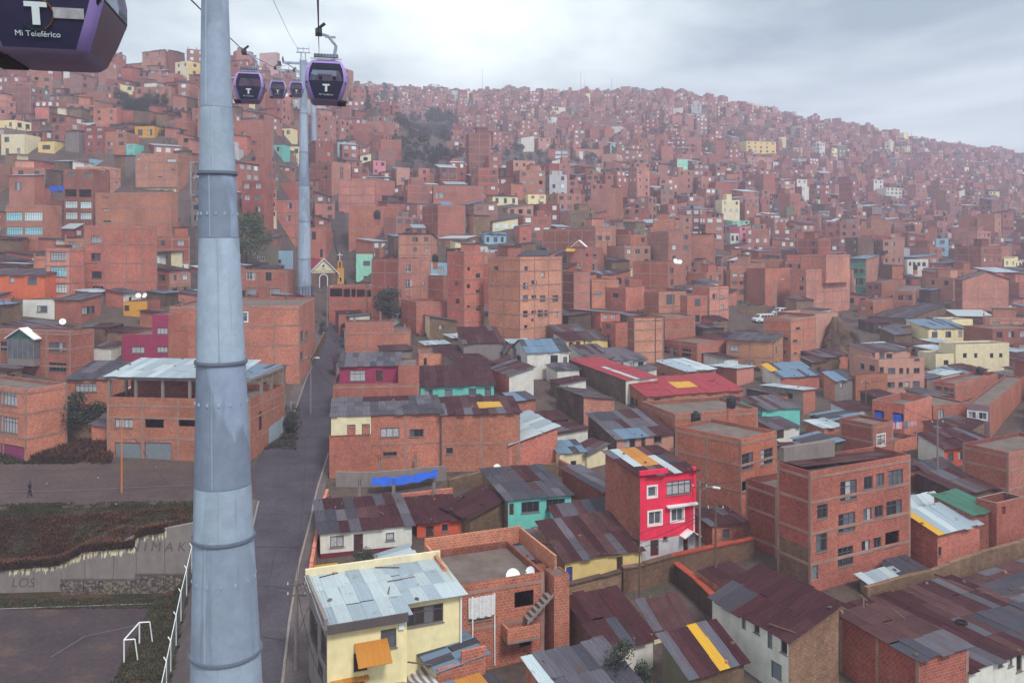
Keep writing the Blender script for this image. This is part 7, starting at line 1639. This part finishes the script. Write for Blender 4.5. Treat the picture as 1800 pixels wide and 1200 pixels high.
# second pass: huts and low houses in the gaps that are left
huts = []
d = 60.0
while d < 560:
    px = -160 + RND.uniform(0, 20)
    while px < 1960:
        X = (px - CX) / F * d + RND.uniform(-1, 1); Y = d + RND.uniform(-1, 1); px += RND.uniform(3.6, 5.2) / d * F
        z = ground(X, Y); gx, gy = proj((X, Y, z))
        if Y < 104 and gx < 590: continue
        if 440 < gx < 590 and Y < 150: continue
        if any(a <= gx <= c and b_ <= gy <= e for a, b_, c, e in KEEP): continue
        ang = 24 + RND.uniform(-6, 6) if gx > 590 else 84 + RND.uniform(-8, 5); W, Dp = RND.uniform(3.0, 5.6), RND.uniform(3.0, 5.6); nst = 1 if Y < 170 or RND.random() < .5 else 2
        a = math.radians(ang); u, v = Vector((math.cos(a), math.sin(a))), Vector((-math.sin(a), math.cos(a))); c0 = Vector((X, Y)) - u * W / 2 - v * Dp / 2; cs = [c0, c0 + u * W, c0 + u * W + v * Dp, c0 + v * Dp]
        Ht = nst * 2.3 + RND.uniform(-.2, .4); zb = z - .3; sm = [(q.x, q.y) for q in cs] + [(X, Y)] + [((cs[i] + cs[(i + 1) % 4]) * .5)[:] for i in range(4)]
        bad = False
        for xa, ya, xb, yb_, q in FB:
            if xb < X - 5 or xa > X + 5 or yb_ < Y - 5 or ya > Y + 5: continue
            if any(pip(s[0], s[1], q) for s in sm) or any(pip(p[0], p[1], [(w.x, w.y) for w in cs]) for p in q): bad = True; break
        if bad: continue
        tp = [proj((q.x, q.y, zb + Ht)) for q in cs]; x0, x1, y0 = min(p[0] for p in tp), max(p[0] for p in tp), min(p[1] for p in tp)
        for bx0, by0, bx1, by1, bd in BOXES:
            if bd <= Y: continue
            ox, oy = min(x1, bx1) - max(x0, bx0), min(gy, by1) - max(y0, by0)
            if ox > 0 and oy > 0 and (ox * oy > .2 * (bx1 - bx0) * max(1, by1 - by0) or oy > (.42 if Y > 100 else .16) * (by1 - by0)): bad = True; break
        if bad: continue
        FB.append((min(q.x for q in cs), min(q.y for q in cs), max(q.x for q in cs), max(q.y for q in cs), [(q.x, q.y) for q in cs]))
        huts.append((c0, ang, W, Dp, Ht, nst, zb, gx, gy, x1 - x0, gy - y0, Y, X))
    d += 4.2
huts.sort(key=lambda c: -c[9] * c[10])
print('huts', len(huts))
print('auto houses', len(cand), 'surveyed', len(FOOT))
BR = ['brick'] * 5 + ['brick_red'] * 3 + ['brick_pale'] * 4 + ['brick_dusty'] * 3 + ['brick_ochre'] * 2 + ['brick_plum'] * 2 + ['brick_dark']
PAINT = ['cream', 'cream', 'white', 'white', 'paleyellow', 'ochre', 'mint', 'salmon', 'salmon', 'greywash', 'lightblue', 'concrete', 'concrete', 'olive', 'adobe', 'adobe_dark', 'adobe', 'greywash']
WORD = dict(greywash='light grey', brick_dusty='dusty brick', brick_ochre='ochre brick', brick_plum='plum brick', brick='orange-red brick', brick_red='deep red brick', brick_pale='pale brick', brick_dark='dark brick', cream='cream', white='white', paleyellow='pale yellow', ochre='ochre', turquoise='turquoise', salmon='salmon', mint='mint', rose='rose-pink', lightblue='pale blue', concrete='grey rendered', olive='drab olive', adobe='tan adobe', adobe_dark='brown adobe', orange='orange')
NUMW = ['one', 'two', 'three', 'four', 'five', 'six']; ORDW = ['first', 'second', 'third', 'fourth', 'fifth', 'sixth', 'seventh', 'eighth', 'ninth', 'tenth', 'eleventh', 'twelfth']
def style():
    if RND.random() < .87: m = RND.choice(BR); mr = m if RND.random() < .55 else RND.choice(BR[:15]); return m, mr
    m = RND.choice(PAINT); return (m if RND.random() < .5 else RND.choice(BR)), m
surveyed_n = sum(1 for o in bpy.data.objects if o.parent is None and o.get('category') == 'house')
cand.sort(key=lambda c: -c[9] * c[10])
N_IND = max(0, 298 - surveyed_n)
def grid_windows(L, nst, Ht, dens):
    out = []; cols = max(1, int(L / 2.6)); fh = (Ht - .3) / nst
    if RND.random() > dens: return out
    st0 = RND.choice(('d', 'd', 'g', 'c', 'g'))
    for f in range(nst):
        for k in range(cols):
            if RND.random() < .2: continue
            w = RND.choice((.9, 1.2, 1.5)); c = L * (k + .5) / cols
            st = st0 if RND.random() < .7 else RND.choice('dgcdbo')
            out.append((c - w / 2, f * fh + fh * .35, c + w / 2, f * fh + fh * .8, st))
    return out
used = {}; cnt = {}
def relation(X, Y, gx, gy):
    best = min(LAND, key=lambda l: ((l[1] - X) ** 2 + ((l[2] - Y) * .8) ** 2) * (1 + .35 * cnt.get(l[0], 0)))
    cnt[best[0]] = cnt.get(best[0], 0) + 1
    dx = gx - best[3]; up = Y - best[2]
    rel = ('uphill of', 'downhill of')[up < 0] if abs(up) > abs(X - best[1]) else ('right of', 'left of')[dx < 0]
    k = (rel, best[0]); used[k] = used.get(k, 0) + 1
    return rel, best[0], used[k]
ind, rest = cand[:N_IND], cand[N_IND:]
ind.sort(key=lambda c: min((l[1] - c[12]) ** 2 + ((l[2] - c[11]) * .8) ** 2 for l in LAND))
for c0, ang, W, Dp, Ht, nst, zb, gx, gy, wpx, hpx, Y, X in ind:
    mL, mR = style()
    if Y < 150 and RND.random() < .35: mL = RND.choice(('adobe', 'adobe_dark', 'concrete')); mR = RND.choice(('adobe', 'white', 'cream', mL))
    metal = nst == 1 and RND.random() < .85 or nst == 2 and RND.random() < .45 or RND.random() < .12
    roof = ('shed', RND.choice('RLRA'), RND.uniform(.6, 1.4), RND.choice(('rust', 'mixed', 'slate', 'grey', 'brown', 'zinc', 'blue'))) if metal else ('flat', RND.uniform(.25, .6))
    rel, lmk, k = relation(X, Y, gx, gy)
    o_ = ORDW[min(k, 12) - 1]
    desc = f"{NUMW[nst - 1]}-storey {WORD[mR]} house, {ORD[k - 1] if k <= 15 else 'number ' + str(k)} {rel} {lmk}"
    M = T(c0.x, c0.y, zb, math.radians(ang))
    r = empty('house', M, desc, 'house')
    block(r, T(0, 0, 0), W, Dp, 0, Ht, mL, mR, roof, F / Y, grid_windows(W, nst, Ht, .85), grid_windows(Dp, nst, Ht, .45 if ang < 50 else .8), nst, (1 if RND.random() < .6 else 2) if mR.startswith('brick') else 0, low=((RND.choice(('concrete', 'white', 'cream', 'adobe')), 2.4, RND.choice(('concrete', mL))) if RND.random() < .22 and nst > 1 else None))
    if roof[0] == 'flat' and RND.random() < .55:     # columns left standing for the next storey
        for x_, y_ in ((0, 0), (W - .25, 0), (0, Dp - .25), (W - .25, Dp - .25), (W * .5, 0)):
            if RND.random() < .25: continue
            hh_ = RND.uniform(.3, 1.2); b = MB(); b.box(x_ + .01, y_ + .01, Ht - .2, x_ + .25, y_ + .25, Ht + hh_, 'band')
            for dx in (.05, .2): b.box(x_ + dx, y_ + .12, Ht + hh_, x_ + dx + .03, y_ + .15, Ht + hh_ + .7, 'dark_steel')
            b.build('column_stub', r)
    if roof[0] == 'flat' and RND.random() < .4:     # stair hut on the roof
        w2, d2 = W * RND.uniform(.3, .6), Dp * RND.uniform(.3, .6); x2, y2 = RND.uniform(0, W - w2), RND.uniform(.3, Dp - d2)
        b = MB(); b.box(x2, y2, Ht - .5, x2 + w2, y2 + d2, Ht + 2.1, mR); b.build('roof_room', r); b = MB(); b.box(x2 - .2, y2 - .2, Ht + 2.1, x2 + w2 + .2, y2 + d2 + .2, Ht + 2.2, RND.choice(('sheet_grey', 'sheet_rust', 'concrete'))); b.build('room_roof', r)
shed_n = sum(1 for o in bpy.data.objects if o.parent is None and o.get('category') == 'shed')
NH = max(0, 290 - shed_n); hut_in, hut_rest = huts[:NH], huts[NH:]
hut_in.sort(key=lambda c: min((l[1] - c[12]) ** 2 + ((l[2] - c[11]) * .8) ** 2 for l in LAND)); used.clear(); cnt.clear()
PALW = dict(rust='rust', mixed='patchwork', slate='slate', grey='grey', brown='brown', zinc='zinc', maroon='maroon', blue='bluish')
for c0, ang, W, Dp, Ht, nst, zb, gx, gy, wpx, hpx, Y, X in hut_in:
    mR = RND.choice(('adobe', 'adobe', 'brick', 'brick_red', 'adobe_dark', 'concrete', 'cream', 'white', 'brick')); mL = mR if RND.random() < .6 else RND.choice(('brick', 'adobe'))
    pal = RND.choice(('rust', 'mixed', 'slate', 'grey', 'brown', 'maroon', 'maroon', 'rust', 'zinc', 'blue')); rel, lmk, k = relation(X, Y, gx, gy)
    desc = f"{PALW[pal]}-roofed {WORD[mR]} shed, {ORD[k - 1] if k <= 15 else 'number ' + str(k)} {rel} {lmk}"
    if len(desc.split()) > 15: desc = desc.replace('orange-red ', '').replace(' brick shed', ' shed')
    r = empty('shed', T(c0.x, c0.y, zb, math.radians(ang)), desc, 'shed')
    wn_ = [(W * .3, .9, W * .3 + .8, 1.7, 'd')] if RND.random() < .5 else []
    block(r, T(0, 0, 0), W, Dp, 0, Ht, mL, mR, ('shed', RND.choice('RLR'), RND.uniform(.2, .6), pal), F / Y, wn_, [], nst, 0)
# the thousands of houses beyond: real boxes with openings, bands, parapets and roofs, joined
far = MB()
def far_house(c0, ang, W, Dp, Ht, nst, zb, Y):
    a = math.radians(ang); u = Vector((math.cos(a), math.sin(a), 0)); v = Vector((-math.sin(a), math.cos(a), 0)); o = Vector((c0.x, c0.y, zb)); up = Vector((0, 0, 1))
    mL, mR = style(); z0 = -5.0
    P = lambda x, y, z: o + u * x + v * y + up * z
    metal = nst == 1 and RND.random() < .8 or nst == 2 and RND.random() < .4 or RND.random() < .1
    rise = RND.uniform(.5, 1.4) if metal else 0; lowR = RND.random() < .6
    hz = (lambda x, y: Ht + rise * y / Dp) if lowR else (lambda x, y: Ht + rise * x / W)
    far.poly([P(0, 0, z0), P(W, 0, z0), P(W, 0, hz(W, 0)), P(0, 0, hz(0, 0))], mR); far.poly([P(0, Dp, z0), P(0, 0, z0), P(0, 0, hz(0, 0)), P(0, Dp, hz(0, Dp))], mL)
    far.poly([P(W, 0, z0), P(W, Dp, z0), P(W, Dp, hz(W, Dp)), P(W, 0, hz(W, 0))], mL); far.poly([P(W, Dp, z0), P(0, Dp, z0), P(0, Dp, hz(0, Dp)), P(W, Dp, hz(W, Dp))], mR)
    if metal:
        m = RND.choice(('sheet_rust', 'sheet_grey', 'sheet_slate', 'sheet_brown', 'sheet_zinc', 'sheet_blue', 'sheet_light')); e = .25
        q = [P(-e, -e, hz(-e, -e) + .08), P(W + e, -e, hz(W + e, -e) + .08), P(W + e, Dp + e, hz(W + e, Dp + e) + .08), P(-e, Dp + e, hz(-e, Dp + e) + .08)]
        far.poly(q, m); far.poly([p - up * .12 for p in q][::-1], m)
        for i in range(4): far.poly([q[i] - up * .12, q[(i + 1) % 4] - up * .12, q[(i + 1) % 4], q[i]], m)
    else:
        p = .5; t = .2
        far.poly([P(t, t, Ht - p), P(W - t, t, Ht - p), P(W - t, Dp - t, Ht - p), P(t, Dp - t, Ht - p)], 'slab')
        for (xa, ya), (xb, yb_), (xc, yc), (xd, yd) in (((0, 0), (W, 0), (W - t, t), (t, t)), ((0, Dp), (0, 0), (t, t), (t, Dp - t)), ((W, 0), (W, Dp), (W - t, Dp - t), (W - t, t)), ((W, Dp), (0, Dp), (t, Dp - t), (W - t, Dp - t))):
            far.poly([P(xa, ya, Ht), P(xb, yb_, Ht), P(xc, yc, Ht), P(xd, yd, Ht)], mR); far.poly([P(xd, yd, Ht), P(xc, yc, Ht), P(xc, yc, Ht - p), P(xd, yd, Ht - p)], mR)
        if RND.random() < .35:
            w2, d2 = W * RND.uniform(.25, .6), Dp * RND.uniform(.25, .6); x2, y2 = RND.uniform(0, W - w2), RND.uniform(0, Dp - d2); far.obox(P(x2, y2, Ht - .4), u * w2, v * d2, up * RND.uniform(1.6, 3), RND.choice((mR, mL, 'concrete')))
        if RND.random() < .4 and Y < 480:
            for x_, y_ in ((0, 0), (W - .25, 0), (W - .25, Dp - .25), (W * .5, 0)): far.obox(P(x_, y_, Ht), u * .24, v * .24, up * RND.uniform(.3, 1.4), 'band')
        if RND.random() < .25: far.obox(P(W * RND.uniform(.2, .7), Dp * RND.uniform(.2, .6), Ht - .4), u * .9, v * .9, up * 1.7, 'black_plastic')
    fh = Ht / nst
    if mR.startswith('brick') and RND.random() < .7:
        for k in range(1, nst + (0 if metal else 1)):
            far.obox(P(-.04, -.04, fh * k - (.12 if k < nst else .75)), u * (W + .08), v * .06, up * .24, 'band'); far.obox(P(-.04, .02, fh * k - (.12 if k < nst else .75)), u * .06, v * Dp, up * .24, 'band')
        for k in range(1, max(2, int(W / 4)) + 1): far.obox(P(W * k / max(2, int(W / 4)) - .14, -.035, -2), u * .24, v * .05, up * (Ht + 1.6), 'band')
    for face in (0, 1):
        L = W if face == 0 else Dp
        if RND.random() > (.8 if face == 0 else (.45 if ang < 50 else .75)): continue
        cols = max(1, int(L / 2.5)); st = RND.choice(('glass_dark', 'glass_grey', 'glass_grey', 'curtain', 'glass_dark', 'curtain_white')); w = RND.choice((1.0, 1.3, 1.6))
        if RND.random() < .05: st = 'glass_bright'
        for f in range(nst):
            for k in range(cols):
                if RND.random() < .22: continue
                m = st if RND.random() < .75 else RND.choice(('glass_dark', 'curtain_white', 'void', 'glass_bright', 'glass_bright'))
                c = L * (k + .5) / cols; z = f * fh + fh * .35; h_ = fh * .45
                if face == 0: far.obox(P(c - w / 2, -.05, z), u * w, v * .08, up * h_, m)
                else: far.obox(P(-.05, c - w / 2, z), u * .08, v * w, up * h_, m)
                if Y < 330 and RND.random() < .8:
                    if face == 0: far.obox(P(c - w / 2 - .08, -.1, z - .1), u * (w + .16), v * .12, up * .09, 'concrete')
                    else: far.obox(P(-.1, c - w / 2 - .08, z - .1), u * .12, v * (w + .16), up * .09, 'concrete')
for c0, ang, W, Dp, Ht, nst, zb, gx, gy, wpx, hpx, Y, X in rest + hut_rest: far_house(c0, ang, W, Dp, Ht, nst, zb, Y)
fo = far.build('hillside_houses', kind='stuff')
# loose stones, bricks and planks weighing the nearer roofs down
db = MB()
for root, M, x0, x1, y0, y1, zf, nz_, dz, s_ in ROOFS:
    if s_ < 9: continue
    W4 = root.matrix_basis @ M
    for _ in range(int((x1 - x0) * (y1 - y0) * .10 * RND.uniform(.2, 1.6))):
        x, y = RND.uniform(x0 + .3, x1 - .3), RND.uniform(y0 + .3, y1 - .3)
        if RND.random() < .6 : x, y = (RND.choice((x0 + .3, x1 - .4)), y) if RND.random() < .5 else (x, RND.choice((y0 + .3, y1 - .4)))
        p = W4 @ (Vector((x, y, zf(x, y))) + nz_ * (dz + .04)); a = RND.uniform(0, 3.1); k = RND.random()
        L_, w_, h_ = (RND.uniform(.15, .3), RND.uniform(.12, .22), RND.uniform(.08, .18)) if k < .7 else (RND.uniform(.8, 2.2), .1, .06)
        u = Vector((math.cos(a), math.sin(a), 0)); v = Vector((-math.sin(a), math.cos(a), 0))
        db.obox(p, u * L_, v * w_, Vector((0, 0, h_)) + u * .02, RND.choice(('rubble', 'brick', 'wood', 'concrete_dark')) if k < .7 else RND.choice(('wood', 'sheet_rust', 'frame')))
db.build('roof_debris', kind='stuff')
# stairways climbing between the houses
def stairs(label, px0, py0, px1, py1, wpx, name='stairway'):
    a, c = gp(px0, py0), gp(px1, py1); n = 60; r = MB(); o = a.copy(); w = wpx / F * a.y
    for k in range(n):
        p, q = a.lerp(c, k / n), a.lerp(c, (k + 1) / n); zq = max(ground(q.x, q.y), ground(p.x, p.y)) + .25
        s = Vector((w / 2, 0, 0)); b0 = Vector((p.x, p.y, zq - 3)) - o - s
        r.obox(b0, s * 2, Vector((q.x - p.x, q.y - p.y, 0)), Vector((0, 0, 3)), 'pavement')
    ob = r.build(name, None, T(*o)); ob['kind'] = 'structure'
stairs('', 628, 508, 590, 375, 34); stairs('', 326, 505, 324, 400, 44)
walker('tiny dark figure climbing the stepped alley behind the near pylon', 327, 470, 3.1, 'cloth_dark')

# ------------------------------------------------------------------ the hazy air
hz_m = bpy.data.materials.new('haze'); hz_m.use_nodes = True; ht = hz_m.node_tree; ht.nodes.clear()
ho = ht.nodes.new('ShaderNodeOutputMaterial'); hv = ht.nodes.new('ShaderNodeVolumePrincipled')
hv.inputs['Color'].default_value = (0.80, 0.78, 1.0, 1); hv.inputs['Density'].default_value = HAZE; hv.inputs['Anisotropy'].default_value = .2
ht.links.new(hv.outputs[0], ho.inputs['Volume']); MATS['haze'] = hz_m
hb = MB(); hb.box(-1500, -60, -9.2, 1500, 1140, CZ + 185, 'haze'); hb.build('haze', kind='stuff')

# lettering becomes plain mesh
dg_ = bpy.context.evaluated_depsgraph_get()
for o in TEXTS:
    me = bpy.data.meshes.new_from_object(o.evaluated_get(dg_)); n_ = bpy.data.objects.new('lettering', me); COL.objects.link(n_)
    n_.parent = o.parent; n_.matrix_basis = o.matrix_basis.copy(); 
for o in TEXTS: bpy.data.objects.remove(o)
